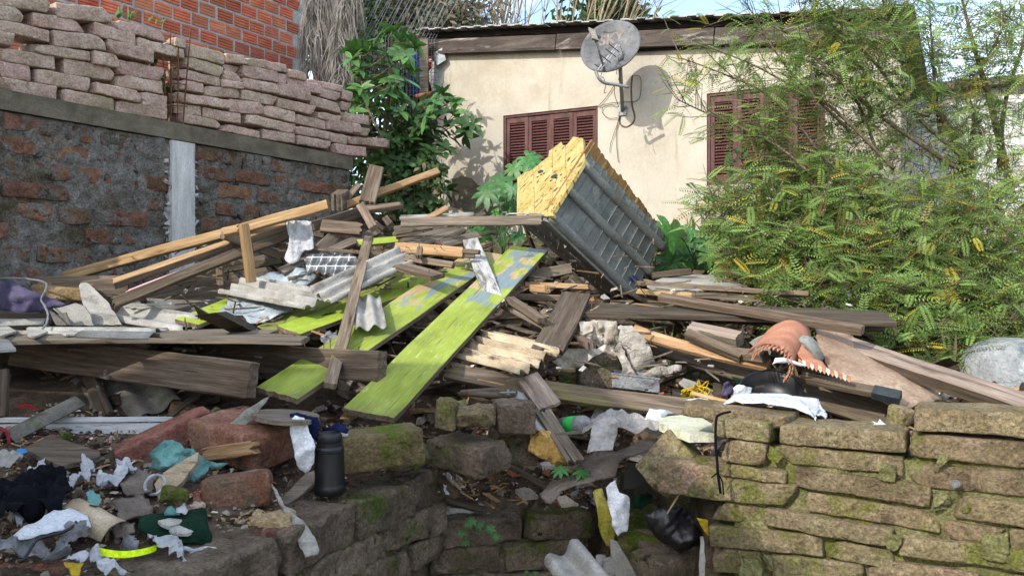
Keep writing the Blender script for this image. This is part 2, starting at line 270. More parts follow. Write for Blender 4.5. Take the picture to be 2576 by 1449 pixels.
make('plywood', ['#776352', '#8f7a67', '#a2907c'], 3, (1, 1, 1), bump=.4, bscale=26, bdist=.006, patches=[('#6a5240', 2.5, .56, .72), ('#c4b08c', 4, .62, .76)], hv=0)
make('tape', ['#23282a', '#2f3638', '#3a4244'], 14, bump=.5, bscale=30, bdist=.004, rough=.6, hv=0)
make('sawdust', ['#8d7552', '#b89f78', '#d6c19b'], 60, bump=1.0, bscale=120, bdist=.012, hv=0)
make('chip_pale', ['#b7ac9b', '#cbc1b2', '#ddd5c8'], 10, bump=.3, hv=.1); make('chip_tile', ['#7d5040', '#925f4b', '#a3735e'], 10, bump=.3, hv=.1)
make('chip_wood', ['#6d5439', '#8f7150', '#b08f69'], 10, (1, 6, 6), bump=.3, hv=.1); make('chip_dark', ['#2e2620', '#433830', '#5a4c40'], 10, bump=.4, hv=.1)
make('chip_stone', ['#6f675c', '#8b8274', '#a49b8d'], 12, bump=.5, hv=.1)
make('bark', ['#4d4337', '#6b5f4f', '#857968'], 20, (3, 3, 1), bump=.6, bscale=60, bdist=.005, patches=[('#8f8e7c', 12, .62, .74)], hv=.06)
make('bark_pale', ['#6f6452', '#8f8168', '#a8997d'], 14, (3, 3, .6), bump=.4, bscale=50, bdist=.004, hv=.1)
make('palm_dry', ['#5e5a54', '#7b766f', '#918c84'], 8, bump=.2, hv=.05, trans=.15)
def leafmat(name, trans=.35, rough=.5, spec=.4):
    t = NT(name); a = t.n.new('ShaderNodeAttribute'); a.attribute_name = 'tint'
    c = t.mix(t.rng(t.noise(9, 3), .3, .7, 0, .35), a.outputs['Color'], (.05, .09, .02, 1), 'MIX')
    t.l.new(c, t.b.inputs['Base Color']); t.b.inputs['Roughness'].default_value = rough; t.b.inputs['Specular IOR Level'].default_value = spec
    tr = t.n.new('ShaderNodeBsdfTranslucent'); t.l.new(c, tr.inputs['Color']); ms = t.n.new('ShaderNodeMixShader'); ms.inputs[0].default_value = trans
    t.l.new(t.b.outputs[0], ms.inputs[1]); t.l.new(tr.outputs[0], ms.inputs[2]); t.l.new(ms.outputs[0], t.n['Material Output'].inputs['Surface']); M[name] = t.mat
leafmat('leaf_tint', .4, .55, .3)
make('leaf_green', ['#3c6030', '#4c733a', '#5f8746'], 9, bump=.2, bscale=40, bdist=.004, rough=.38, spec=.5, hv=.3, hue=.02, trans=.28)
make('leaf_castor', ['#35602e', '#457339', '#5f8a4d'], 7, bump=.3, bscale=25, bdist=.006, rough=.4, spec=.45, hv=.2, hue=.02, trans=.3)
# ---------------------------------------------------------------- shapes
def fbm(p, s, o=3):
    v = 0; a = 1
    for _ in range(o): v += a * noise.noise(p * s); s *= 2.1; a *= .5
    return v
def block_mesh(lx, ly, lz, r=.012, amp=.006, step=.05, seed=0, chips=2, fr=9.0):
    """a worn stone: rounded box, corners knocked off, uneven faces"""
    rnd = random.Random(seed); off = Vector((rnd.uniform(0, 99), rnd.uniform(0, 99), rnd.uniform(0, 99)))
    h = Vector((lx / 2, ly / 2, lz / 2)); r = min(r, min(h) * .45); gr_ = []
    for a in range(3):
        m_ = max(1, min(16, round((2 * h[a] - 2 * r) / step))); gr_.append([-h[a], -h[a] + r * .35, -h[a] + r] + [-(h[a] - r) + 2 * (h[a] - r) * i / m_ for i in range(1, m_)] + [h[a] - r, h[a] - r * .35, h[a]])
    n = [len(g) - 1 for g in gr_]
    cuts = []
    for _ in range(chips):
        d = Vector((rnd.choice((-1, 1)) * rnd.uniform(.5, 1), rnd.choice((-1, 1)) * rnd.uniform(.3, 1), rnd.choice((-1, 1)) * rnd.uniform(.5, 1))).normalized()
        cuts.append((d, abs(d.x) * h.x + abs(d.y) * h.y + abs(d.z) * h.z - rnd.uniform(.012, .045)))
    idx = {}; vs = []; fs = []
    def vid(i, j, k):
        key = (i, j, k)
        if key not in idx:
            p = Vector((gr_[0][i], gr_[1][j], gr_[2][k]))
            q = Vector([max(-(h[a] - r), min(h[a] - r, p[a])) for a in range(3)]); d = p - q
            if d.length > 1e-9: p = q + d.normalized() * r
            for c, o in cuts:
                e = p.dot(c) - o
                if e > 0: p = p - c * e
            nv = noise.noise_vector((p + off) * fr) + .6 * noise.noise_vector((p + off) * fr * 2.9)
            p = p + Vector((nv.x, nv.y, nv.z)) * amp
            idx[key] = len(vs); vs.append(p)
        return idx[key]
    for a in range(3):
        b, c = (a + 1) % 3, (a + 2) % 3
        for side in (0, n[a]):
            for u in range(n[b]):
                for v in range(n[c]):
                    def g(x, y):
                        t = [0, 0, 0]; t[a] = side; t[b] = x; t[c] = y; return vid(*t)
                    f = (g(u, v), g(u + 1, v), g(u + 1, v + 1), g(u, v + 1)); fs.append(f if side else f[::-1])
    me = mesh('stone', vs, fs); me['crisp'] = 30; return me
def plank_mesh(L, W, T, seed=0, torn=(0, 0), warp=0.0, bow=0.0, top=False, ends=False, taper=1.0, rough=.003):
    rnd = random.Random(seed); off = Vector((rnd.uniform(0, 50), rnd.uniform(0, 50), 0)); c = min(W, T) * .10
    nw = 7 if (torn[0] or torn[1]) else 2; ns = max(3, min(16, int(L / .12)))
    ys = [-W / 2, -W / 2 + c] + [(-W / 2 + c) + (W - 2 * c) * k / nw for k in range(1, nw)] + [W / 2 - c, W / 2]
    zu = [T / 2 - c] + [T / 2] * (len(ys) - 2) + [T / 2 - c]; m = len(ys); vs = []
    j0 = [-abs(rnd.gauss(0, 1)) * torn[0] for _ in ys]; j1 = [-abs(rnd.gauss(0, 1)) * torn[1] for _ in ys]
    for i in range(ns + 1):
        t = i / ns; x = (t - .5) * L; tw = 1 + (taper - 1) * t
        dy = fbm(Vector((x * 2, 3, 0)) + off, 1) * rough * 2 + bow * (4 * (t - .5) ** 2 - .5); dz = fbm(Vector((x * 2, 9, 0)) + off, 1) * rough + warp * (4 * (t - .5) ** 2 - .5)
        for sgn, order in ((1, range(m)), (-1, reversed(range(m)))):
            for k in order:
                xx = x
                if i == 0: xx -= j0[k]
                elif i == ns: xx += j1[k]
                e = fbm(Vector((x * 4, ys[k] * 8, sgn * 3.0)) + off, 1.3) * rough
                vs.append((xx, ys[k] * tw + dy + (e if k in (0, m - 1) else 0), sgn * zu[k] * (tw if taper < .5 else 1) + dz))
    n = 2 * m; fs = []; mi = []
    for i in range(ns):
        for k in range(n):
            fs.append((i * n + k, (i + 1) * n + k, (i + 1) * n + (k + 1) % n, i * n + (k + 1) % n))
            mi.append(1 if top and k < m - 1 else 0)
    for i, rev in ((0, False), (ns, True)):
        for k in range(m - 1):
            f = (i * n + k, i * n + k + 1, i * n + n - 2 - k, i * n + n - 1 - k); fs.append(f[::-1] if rev else f); mi.append(2 if ends else 0)
    return mesh('plank', vs, fs, mi, flat=True)
UP = Vector((0, 0, 1)); CAMF = Vector((0, -1, 0)); seedc = [100]
def nseed(): seedc[0] += 1; return seedc[0]
FACE = dict(u=Vector((0, -.15, 1)), c=Vector((0, -1, .15)), s=Vector((-.6, -.6, .5)), r=Vector((.7, -.6, .3)), l=Vector((-.8, -.5, .3)))
def plank(a, b, w, t, mat, label=None, name='plank', cat='plank', face='u', parent=None, group=None, nails=0, **k):
    f = FACE[face] if isinstance(face, str) else Vector(face); ax = b - a; ends = k.pop('ends', None); top = k.pop('top', None)
    rot = frame(ax, f); sd = nseed(); q_ = random.Random(sd * 3); k.setdefault('torn', (abs(q_.gauss(0, .005)) + .001, abs(q_.gauss(0, .005)) + .001)); k.setdefault('warp', q_.gauss(0, .004) * min(2, ax.length) + (0 if abs(k.get('bow', 0)) else 0))
    me = plank_mesh(ax.length, w, t, sd, top=bool(top), ends=bool(ends), **k)
    o = link(name, me, [mat, top or mat, ends or mat], parent, m4((a + b) / 2, rot), False)
    if label: tag(o, label, cat, group)
    rnd = random.Random(sd)
    for i in range(nails):
        q = Vector((ax.length * rnd.uniform(-.45, .45), w * rnd.uniform(-.3, .3), t / 2)); mb = MB(); ln = rnd.uniform(.02, .04)
        p0 = (a + b) / 2 + rot @ (q - Vector((0, 0, .01))); p1 = (a + b) / 2 + rot @ (q + Vector((rnd.uniform(-.008, .008), rnd.uniform(-.008, .008), ln)))
        mb.tube([p0, p1], .0018, 5); mb.tube([p1, p1 + (p1 - p0).normalized() * .002], .0045, 6); mb.build('nail', 'rust', o)
    return o
def tri_sub(bm, maxlen, it=7):
    for _ in range(it):
        bmesh.ops.triangulate(bm, faces=bm.faces[:])
        es = [e for e in bm.edges if e.calc_length() > maxlen]
        if not es: break
        bmesh.ops.subdivide_edges(bm, edges=es, cuts=1)
    bmesh.ops.triangulate(bm, faces=bm.faces[:])
def sheet(name, label, cat, pts, mat, crumple=.012, cs=7.0, thick=.004, maxlen=.035, bulge=0.0, parent=None, group=None, stretch=(1, 1, 1), ridged=True, edge=.006, kind=None):
    """a limp or crumpled sheet filling an outline of 3-D points"""
    sd = nseed(); rnd = random.Random(sd); off = Vector((rnd.uniform(0, 99), rnd.uniform(0, 99), rnd.uniform(0, 99)))
    c, vs = centred(pts); bm = bmesh.new(); bv = [bm.verts.new(v) for v in vs]; f = bm.faces.new(bv); f.normal_update(); N = f.normal.copy()
    if N.y > 0 and abs(N.y) > .3 or (abs(N.y) <= .3 and N.z < 0): bmesh.ops.reverse_faces(bm, faces=[f]); f.normal_update(); N = f.normal.copy()
    tri_sub(bm, maxlen)
    bm.verts.ensure_lookup_table(); rad = max(v.length for v in vs)
    for v in bm.verts:
        p = Vector((v.co.x * stretch[0], v.co.y * stretch[1], v.co.z * stretch[2])) + off; h = 0; a = 1.0; s = cs
        for _ in range(4):
            q = noise.noise(p * s); h += a * ((1 - 3.2 * abs(q)) * .6 if ridged else q); a *= .55; s *= 1.93
        d = noise.noise_vector(p * cs * 1.3) * (crumple * .6)
        if v.is_boundary: d = d + noise.noise_vector((v.co + off) * 22) * edge * 1.6 + noise.noise_vector((v.co + off) * 70) * edge
        v.co += N * (h * crumple + bulge * (1 - (v.co.length / rad) ** 2)) + Vector((d.x, d.y, d.z)) * .6
    if thick: bmesh.ops.solidify(bm, geom=bm.faces[:], thickness=thick)
    me = bpy.data.meshes.new(name); bm.to_mesh(me); bm.free()
    o = link(name, me, mat, parent, Matrix.Translation(c))
    if label: tag(o, label, cat, group, kind)
    return o
def slab(name, label, cat, pts, thick, mats, n=None, parent=None, group=None, maxlen=.06, rough=.004, edge=.006):
    """a flat broken piece: an outline of 3-D points with thickness"""
    sd = nseed(); off = Vector((sd * 1.37, sd * .71, 0)); c, vs = centred(pts); bm = bmesh.new(); f = bm.faces.new([bm.verts.new(v) for v in vs]); f.normal_update(); N = f.normal.copy()
    if n is not None:
        N = Vector(n).normalized()
    elif N.dot(Vector((0, -1, .3))) < 0: N = -N
    for e in bm.edges[:]:
        k = int(e.calc_length() / .03)
        if k > 0: bmesh.ops.subdivide_edges(bm, edges=[e], cuts=min(k, 14))
    for v in bm.verts: d = noise.noise_vector((v.co + off) * 30); v.co += (d - N * d.dot(N)) * edge
    fs = bm.faces[:]; g = bmesh.ops.extrude_face_region(bm, geom=fs)
    for e in g['geom']:
        if isinstance(e, bmesh.types.BMVert): e.co += -N * thick
    bmesh.ops.recalc_face_normals(bm, faces=bm.faces[:]); bmesh.ops.triangulate(bm, faces=bm.faces[:])
    me = bpy.data.meshes.new(name); bm.to_mesh(me); bm.free(); me['flat'] = 1
    o = link(name, me, mats, parent, Matrix.Translation(c), False)
    if label: tag(o, label, cat, group)
    return o
def corr(name, label, cat, a, b, width, waves, mat, face='u', amp=.018, thick=.006, jag=(.02, .02), curl=0.0, parent=None, group=None, sag=0.0, skew=0.0, prof='sine'):
    """a corrugated sheet whose waves run from a to b"""
    f = FACE[face] if isinstance(face, str) else Vector(face); ax = b - a; L = ax.length; rot = frame(ax, f); sd = nseed(); rnd = random.Random(sd)
    nu = max(4, int(L / .06)); nv = int(waves * 10); vs = []; off = Vector((sd * .37, sd * .91, 0))
    for sgn in (.5, -.5):
        for i in range(nu + 1):
            for j in range(nv + 1):
                t = i / nu; s = j / nv; y = (s - .5) * width; x = (t - .5) * L + skew * y
                if i == 0: x += noise.noise(Vector((y * 14, sd, 0))) * jag[0] + noise.noise(Vector((y * 40, sd, 5))) * jag[0] * .5
                if i == nu: x += noise.noise(Vector((y * 14, sd, 9))) * jag[1] + noise.noise(Vector((y * 40, sd, 5))) * jag[1] * .5
                if j in (0, nv): y += noise.noise(Vector((x * 9, sd, 2))) * .006
                ph = s * waves * 2 * pi
                z = amp * (sin(ph) if prof == 'sine' else max(-.55, min(.55, sin(ph) * 1.6)) / .55) + sgn * thick + curl * (2 * s - 1) ** 2 + sag * (2 * t - 1) ** 2 + .003 * noise.noise(Vector((x * 5, y * 5, sd)))
                vs.append((x, y, z))
    n1 = (nu + 1) * (nv + 1); fs = []
    for i in range(nu):
        for j in range(nv):
            q = i * (nv + 1) + j; fs.append((q, q + nv + 1, q + nv + 2, q + 1)); fs.append((n1 + q, n1 + q + 1, n1 + q + nv + 2, n1 + q + nv + 1))
    def rim(p, q): fs.append((p, q, q + n1, p + n1))
    for j in range(nv): rim(j, j + 1); rim(nu * (nv + 1) + j + 1, nu * (nv + 1) + j)
    for i in range(nu): rim((i + 1) * (nv + 1), i * (nv + 1)); rim(i * (nv + 1) + nv, (i + 1) * (nv + 1) + nv)
    o = link(name, mesh(name, vs, fs), mat, parent, m4((a + b) / 2, rot))
    if label: tag(o, label, cat, group)
    return o
def block(label, c, dims, rot, mat, name='stone_block', cat='stone', parent=None, group=None, step=.035, r=.014, amp=.006, chips=3):
    e = Matrix.Rotation(R(rot[0]), 3, 'Z') @ Matrix.Rotation(R(rot[1]), 3, 'X') @ Matrix.Rotation(R(rot[2]), 3, 'Y')
    o = link(name, block_mesh(*dims, r=r, amp=amp, step=step, seed=nseed(), chips=chips), mat, parent, m4(c, e))
    if label: tag(o, label, cat, group)
    return o

# ---------------------------------------------------------------- ground
SEEDS = [  # what the heap of soil and rubble lies like: x, y, z
    *[tuple(at(a, b, d)) for a, b, d in ((0, 1449, 2.42), (540, 1449, 2.55), (300, 1300, 2.95), (0, 1230, 3.2), (860, 1250, 3.38), (1100, 1195, 3.8), (450, 1200, 3.3), (0, 1085, 3.85), (450, 1090, 3.85),
      (750, 1110, 3.8), (1000, 1075, 4.0), (1250, 1150, 4.35), (1200, 1240, 4.1), (1320, 1302, 3.98), (1480, 1290, 4.02), (1560, 1180, 4.6), (1480, 1010, 5.2), (1700, 985, 5.0), (1850, 1000, 4.7), (2100, 1060, 4.3), (2000, 1110, 3.9),
      (1150, 860, 5.6), (1400, 900, 5.4), (600, 760, 6.4), (900, 660, 7.2), (1150, 650, 7.6), (1400, 690, 7.6), (1250, 600, 9.6), (1080, 585, 10.2), (1750, 590, 8.6), (1750, 700, 7.0), (2100, 720, 6.9), (2300, 860, 5.8),
      (2576, 930, 5.0), (2250, 640, 8.0), (2576, 700, 7.5), (300, 800, 5.6), (0, 830, 5.0), (1900, 850, 5.6), (2400, 1000, 4.4))],
    (-2.4, 4.9, 1.05), (-2.0, 5.5, 1.2), (-.5, 11.5, 2.4), (-3, 12, 2.6), (3, 11, 2.2), (6, 9, 1.9), (6, 5, 1.0), (-5, 9, 2.2), (-5, 5, 1.6), (-3.4, 3.0, .95), (-3.2, 4.4, 1.05)]
PITP = at(1660, 1400, 3.75)
def soil_z(x, y):
    sw = sz = 0
    for a, b, c in SEEDS:
        w_ = 1 / ((a - x) ** 2 + (b - y) ** 2 + .02) ** 2; sw += w_; sz += w_ * c
    z = sz / sw + .05 * fbm(Vector((x, y, 0)), 2.3, 3)
    return z
FW0, FW1, FW2 = Vector((-.86, 2.63, 0)), Vector((-.33, 3.85, 0)), Vector((.42, 4.02, 0))     # front edge of the ruined wall: left run, corner, inner run
RW0 = Vector((.76, 3.25, 0)); RWD = Vector((.857, -.516, 0)).normalized()                    # right wall
FWD = (FW1 - FW0).normalized(); FWN = Vector((FWD.y, -FWD.x, 0))
def behind_front(x, y):
    """metres behind the broken front edge (negative: in front of it)"""
    p = Vector((x, y, 0))
    d1 = -(p - FW0).dot(FWN)                     # left of the left run
    e2 = (FW2 - FW1).normalized(); d2 = (p - FW1).dot(Vector((-e2.y, e2.x, 0)))
    d3 = (p - RW0).dot(Vector((.516, .857, 0)))
    if x < FW1.x or (d1 > 0 and y < FW1.y): return max(d1, d2) if y > FW1.y else d1
    if x < FW2.x: return max(d2, d1 if y < FW1.y else -9)
    if x < RW0.x: return min(d2 - .42, .3)
    return d3
GX0, GX1, GY0, GY1, GS = -6.0, 7.0, 1.0, 13.0, .07
NX, NY = int((GX1 - GX0) / GS) + 1, int((GY1 - GY0) / GS) + 1
HT = []
for j in range(NY):
    row = []
    for i in range(NX):
        x, y = GX0 + i * GS, GY0 + j * GS; z = soil_z(x, y); b = behind_front(x, y) - .12
        row.append(-.15 if b < -.1 else z if b > 0 else z * (1 + b / .1) - .15 * (-b / .1))
    HT.append(row)
def ground_z(x, y):
    u = min(max((x - GX0) / GS, 0), NX - 1.001); v = min(max((y - GY0) / GS, 0), NY - 1.001); i, j = int(u), int(v); a, b = u - i, v - j
    return (HT[j][i] * (1 - a) + HT[j][i + 1] * a) * (1 - b) + (HT[j + 1][i] * (1 - a) + HT[j + 1][i + 1] * a) * b
def gp(px, py, off=.012, d0=2.0, d1=9.0):
    """where the line of sight through a place in the picture meets the heap"""
    d = d0
    while d < d1:
        p = at(px, py, d)
        if p.z < ground_z(p.x, p.y) + off:
            return at(px, py, d - .02)
        d += .03
    return at(px, py, d1)
def G(zone, x, y, off=.012):
    a, b = pix(zone, x, y); return gp(a, b, off)
gm = MB(); gm.add([(-400, -60, 0), (400, -60, 0), (400, 900, 0), (-400, 900, 0)], [(0, 1, 2, 3)])
tag(gm.build('ground', 'ground_earth'), kind='structure')
vs = [(GX0 + i * GS, GY0 + j * GS, HT[j][i]) for j in range(NY) for i in range(NX)]
fs = [(j * NX + i, j * NX + i + 1, (j + 1) * NX + i + 1, (j + 1) * NX + i) for j in range(NY - 1) for i in range(NX - 1) if max(HT[j][i], HT[j][i + 1], HT[j + 1][i]) > -.14]
tag(link('terrain', mesh('terrain', vs, fs), 'soil'), kind='structure')

# ---------------------------------------------------------------- retaining wall on the left, dry-laid bricks on top of it
LW0, LW1 = at(0, HY, 5.25), at(830, HY, 7.9); LWD = (LW1 - LW0).normalized(); LWN = Vector((LWD.y, -LWD.x, 0))   # runs back to the right; faces right
def lw(zone, x, y, proud=0.0):
    a, b = pix(zone, x, y); p = on_plane(a, b, LW0 + LWN * proud, LWN); return (p - LW0).dot(LWD), p.z
def lwp(u, z, n=0.0): p = LW0 + LWD * u + LWN * n; p.z = z; return p
LR = Matrix(((LWD.x, -LWN.x, 0), (LWD.y, -LWN.y, 0), (0, 0, 1)))
def wall_brick(parent, u, z, L, H, depth, proud, mat, name='brick', tilt=0.0, yaw=0.0, step=.05, amp=.005, r=.016, base=None, rot=None, chips=3):
    rot = rot or LR; base = base or lwp
    e = rot @ Matrix.Rotation(yaw, 3, 'Z') @ Matrix.Rotation(tilt, 3, 'Y')
    return link(name, block_mesh(L, depth, H, r=r, amp=amp, step=step, seed=nseed(), chips=chips), mat, parent, m4(base(u, z, proud - depth / 2), e))
BEAMZ = 2.79
rw = empty('retaining_wall', lwp(1.5, 1.2), 'mortar-smeared brick retaining wall with pale pilaster on the left', 'wall')
def bumpy_wall(name, u0, u1, z0, z1, proud, amp, mat, parent, base, rot_n, step=.03, seed=3.0, back=.2, holes=None):
    nu, nz_ = int((u1 - u0) / step), int((z1 - z0) / step); vs = []; fs = []
    for k in range(nz_ + 1):
        for i in range(nu + 1):
            u, z = u0 + (u1 - u0) * i / nu, z0 + (z1 - z0) * k / nz_
            q = Vector((u, z, seed)); h = amp * (fbm(q, 3.0, 4) * .8 + .6 * fbm(q, 15, 3))
            vs.append(base(u, z, proud + h))
    for k in range(nz_):
        for i in range(nu): a = k * (nu + 1) + i; fs.append((a, a + 1, a + nu + 2, a + nu + 1))
    o = len(vs); vs += [base(u0, z0, proud - back), base(u1, z0, proud - back), base(u1, z1, proud - back), base(u0, z1, proud - back)]
    top = [nz_ * (nu + 1) + i for i in range(nu + 1)]; fs.append(tuple([o + 3, o + 2] + top[::-1]) if False else tuple(top + [o + 2, o + 3]))
    fs.append((o + 1, o, o + 3, o + 2)); fs.append(tuple([k * (nu + 1) + nu for k in range(nz_ + 1)][::-1] + [o + 1, o + 2][::1]) if False else tuple([o + 1, o + 2] + [k * (nu + 1) + nu for k in range(nz_, -1, -1)]))
    fs.append(tuple([o + 3, o] + [k * (nu + 1) for k in range(nz_ + 1)]))
    c, vv = centred(vs); return link(name, mesh(name, vv, fs), mat, parent, Matrix.Translation(c))
bumpy_wall('mortar', -1.6, 3.32, .9, 2.665, .004, .028, 'mortar', rw, lwp, LWN, step=.022)
rnd = random.Random(5)
for row in range(12):
    z = 2.600 - row * .139; u = -1.55 + rnd.uniform(-.2, 0)
    while u < 3.25:
        L = rnd.choice((.44, .42, .40, .22, .43)); L *= rnd.uniform(.94, 1.04)
        if not (1.20 < u + L / 2 < 1.62) and u + L < 3.38 and rnd.random() < .96:
            wall_brick(rw, u + L / 2, z + rnd.uniform(-.006, .006), L, .108, .2, rnd.uniform(-.008, .022), 'stone_redwall', amp=.012, r=.012, step=.045, yaw=rnd.gauss(0, .012), tilt=rnd.gauss(0, .01))
        u += L + rnd.uniform(.025, .05)
bm_ = MB(); bm_.box(lwp(.86, 2.735, -.085), LWD * 2.48, LWN * .115, UP * .064); beam = bm_.build('beam', 'concrete', rw)
pu = lw('T', 1540, 1300)[0]
pb = MB(); pb.box(lwp(pu, 1.83, -.04), LWD * .105, LWN * .085, UP * .83); pb.build('pilaster', 'concrete_pale', rw)
for s in (-1, 1):      # ragged mortar squeezed out along the pilaster
    mb = MB()
    for k in range(34):
        z = 1.10 + k * .045; mb.add(*(lambda c, r_: ([c + Vector((rnd.uniform(-1, 1), rnd.uniform(-1, 1), rnd.uniform(-1, 1))).normalized() * r_ for _ in range(6)], [(0, 1, 2), (0, 2, 3), (0, 3, 4), (1, 2, 5), (2, 3, 5), (3, 4, 5), (0, 1, 4), (1, 4, 5)]))(lwp(pu + s * rnd.uniform(.108, .135), z, rnd.uniform(.0, .025)), rnd.uniform(.022, .042)))
    mb.build('mortar_ridge', 'mortar_pale', rw)
pm = MB(); q = lwp(*lw('A', 1165, 470), .02); pm.tube([q, q + LWN * .07], .017, 12, cap=False); pm.tube([q + LWN * .068, q], .013, 12, cap=False); pm.build('drain_pipe', 'plastic_white', rw)
dw = empty('dry_stacked_wall', lwp(1.0, BEAMZ), 'loose courses of pinkish stone bricks stacked dry on the concrete beam', 'wall')
DRY = [(-60,-70,455,10,110),(490,30,948,85,115),(-100,35,210,85,115),(280,108,740,180,105),(800,190,1165,290,105),(970,165,1435,290,80),(-60,150,430,270,95),(455,268,905,315,125),(925,335,1315,445,105),(1170,330,1580,430,80),(-60,250,135,295,110),
(300,372,780,450,80),(785,440,1010,480,105),(1010,510,1420,590,115),(20,405,490,490,110),(560,505,1000,580,120),(1005,635,1405,705,100),(-60,510,280,565,130),(320,590,775,680,115),(810,705,1210,800,90),(1210,790,1440,830,105),(10,665,485,745,115),(530,770,970,850,105),(1000,858,1440,935,95),
(1490,320,1590,350,70),(1595,378,1925,455,100),(1925,465,2115,490,70),(2112,495,2457,560,65),(1585,475,1915,580,95),(1915,548,2070,575,60),(2075,560,2390,615,95),(1545,585,1895,670,75),(1915,608,2075,640,70),(2080,672,2390,730,80),(2387,625,2457,650,85),(2457,600,2612,630,65),(1520,685,1735,725,80),(1900,685,2075,710,60),(1738,738,2055,765,80),(2065,765,2385,830,80),
(2387,715,2657,780,95),(2467,668,2752,735,75),(2632,668,2937,740,55),(2757,745,2922,800,75),(2667,812,2937,895,80),(1510,795,1960,870,70),(1968,850,2265,885,100),(2262,895,2542,965,90),(2392,832,2702,920,80),(1515,885,1735,915,80),(1748,922,2070,980,80),(2110,978,2400,1050,75),(2397,1042,2547,1070,75),(2542,980,2797,1040,75),(2742,955,2937,1000,55),(2797,1020,3062,1065,85),
(1555,972,1900,1045,70),(1910,1058,2235,1130,60),(2242,1108,2522,1155,80),(2532,1080,2807,1135,65),(2802,1130,2977,1165,75),(2532,1162,2822,1220,70),(2857,1235,3122,1270,80),(2930,765,3025,800,80),(2930,870,3025,890,65),(2935,962,3172,1000,75),(3065,1090,3182,1110,60),(2980,1165,3220,1190,60),(3180,1180,3330,1200,70),(3010,1060,3090,1070,70)]
for x0, y0, x1, y1, h in DRY:
    ua, za = lw('T', x0, y0 + h / 2); ub, zb = lw('T', x1, y1 + h / 2 - 3)
    H = (h + 6) * .2938 / F * lwp((ua + ub) / 2, 0).y; L = math.hypot(ub - ua, zb - za) - .006
    wall_brick(dw, (ua + ub) / 2, (za + zb) / 2, L, H, rnd.uniform(.19, .22), rnd.uniform(-.02, .03), 'stone_pink', tilt=-math.atan2(zb - za, ub - ua), yaw=rnd.gauss(0, .03), step=.04, amp=.0055, r=.010, chips=3)
for i, xx in enumerate((-1.4, -.95, -.5)):     # the courses go on out of sight
    for k in range(6): wall_brick(dw, xx + (k % 2) * .2, BEAMZ + .07 + k * .125, .42, .115, .2, 0, 'stone_pink', step=.08)
rb = MB()
for x, y0 in ((1475, 240), (1610, 255), (1505, 420), (1410, 480)):
    ub, zb = lw('T', 1460 + (x - 1410) * .45, 1050); ut, zt = lw('T', x, y0); rb.tube([lwp(ub, zb - .03, -.03 if x < 1500 else .02), lwp(ut, zt, -.02 if x < 1500 else .03)], .006, 6)
for z in (2.93, 3.1, 3.25): u0 = lw('T', 1450, 900)[0]; rb.tube([lwp(u0, z, -.03), lwp(u0 + .14, z + .01, .025)], .004, 5)
rb.build('rebar', 'rust', rw)
iv = random.Random(3)

# ---------------------------------------------------------------- hollow-brick house behind it
HB0 = lwp(0, 0, -2.3); HB0.z = 0
def hb(zone, x, y): a, b = pix(zone, x, y); p = on_plane(a, b, HB0, LWN); return (p - HB0).dot(LWD), p.z
def hbp(u, z, n=0.0): p = HB0 + LWD * u + LWN * n; p.z = z; return p
ue = hb('T', 2610, 300)[0]
hh = empty('brick_house', hbp(ue - 2, 2.4), 'red hollow-brick house wall with grey joints, top left', 'house')
mb = MB(); mb.box(hbp(ue - 3.5, 4.6, -.12), LWD * 3.5, LWN * .115, UP * 2.6); mb.build('mortar', 'mortar_pale', hh)
prof = [-.5, -.36, -.33, -.16, -.13, .06, .09, .27, .30, .5]; zz = [0, 0, -.010, -.010, 0, 0, -.010, -.010, 0, 0]
prof = [(-.5, -.006), (-.47, 0), (-.30, 0), (-.28, -.009), (-.25, -.009), (-.23, 0), (-.05, 0), (-.03, -.009), (0, -.009), (.02, 0), (.2, 0), (.22, -.009), (.25, -.009), (.27, 0), (.47, 0), (.5, -.006)]
bh, bl = .130, .213
bvs = [(sx * .5 * bl, -(.02 + y), z * bh) for z, y in prof for sx in (-1, 1)] + [(-.5 * bl, .06, -.5 * bh), (.5 * bl, .06, -.5 * bh), (-.5 * bl, .06, .5 * bh), (.5 * bl, .06, .5 * bh)]
nb = len(prof); bfs = [(2 * i, 2 * i + 1, 2 * i + 3, 2 * i + 2) for i in range(nb - 1)] + [tuple([2 * i for i in range(nb - 1, -1, -1)] + [2 * nb, 2 * nb + 2][::1])[::-1], tuple([2 * i + 1 for i in range(nb)] + [2 * nb + 3, 2 * nb + 1])[::-1]]
bme = mesh('hollow_brick', bvs, bfs, flat=True); bme.materials.append(M['clay'])
for row in range(15):
    z = 5.45 - row * .156; u = ue - .10 - (row % 2) * .12
    while u > ue - 4.2:
        o = link('brick', bme, None, hh, m4(hbp(u - bl / 2, z + rnd.uniform(-.004, .004), -.016 + rnd.uniform(-.003, .004)), LR @ Matrix.Rotation(rnd.gauss(0, .008), 3, 'Y')), False)
        u -= bl + rnd.uniform(.022, .04)
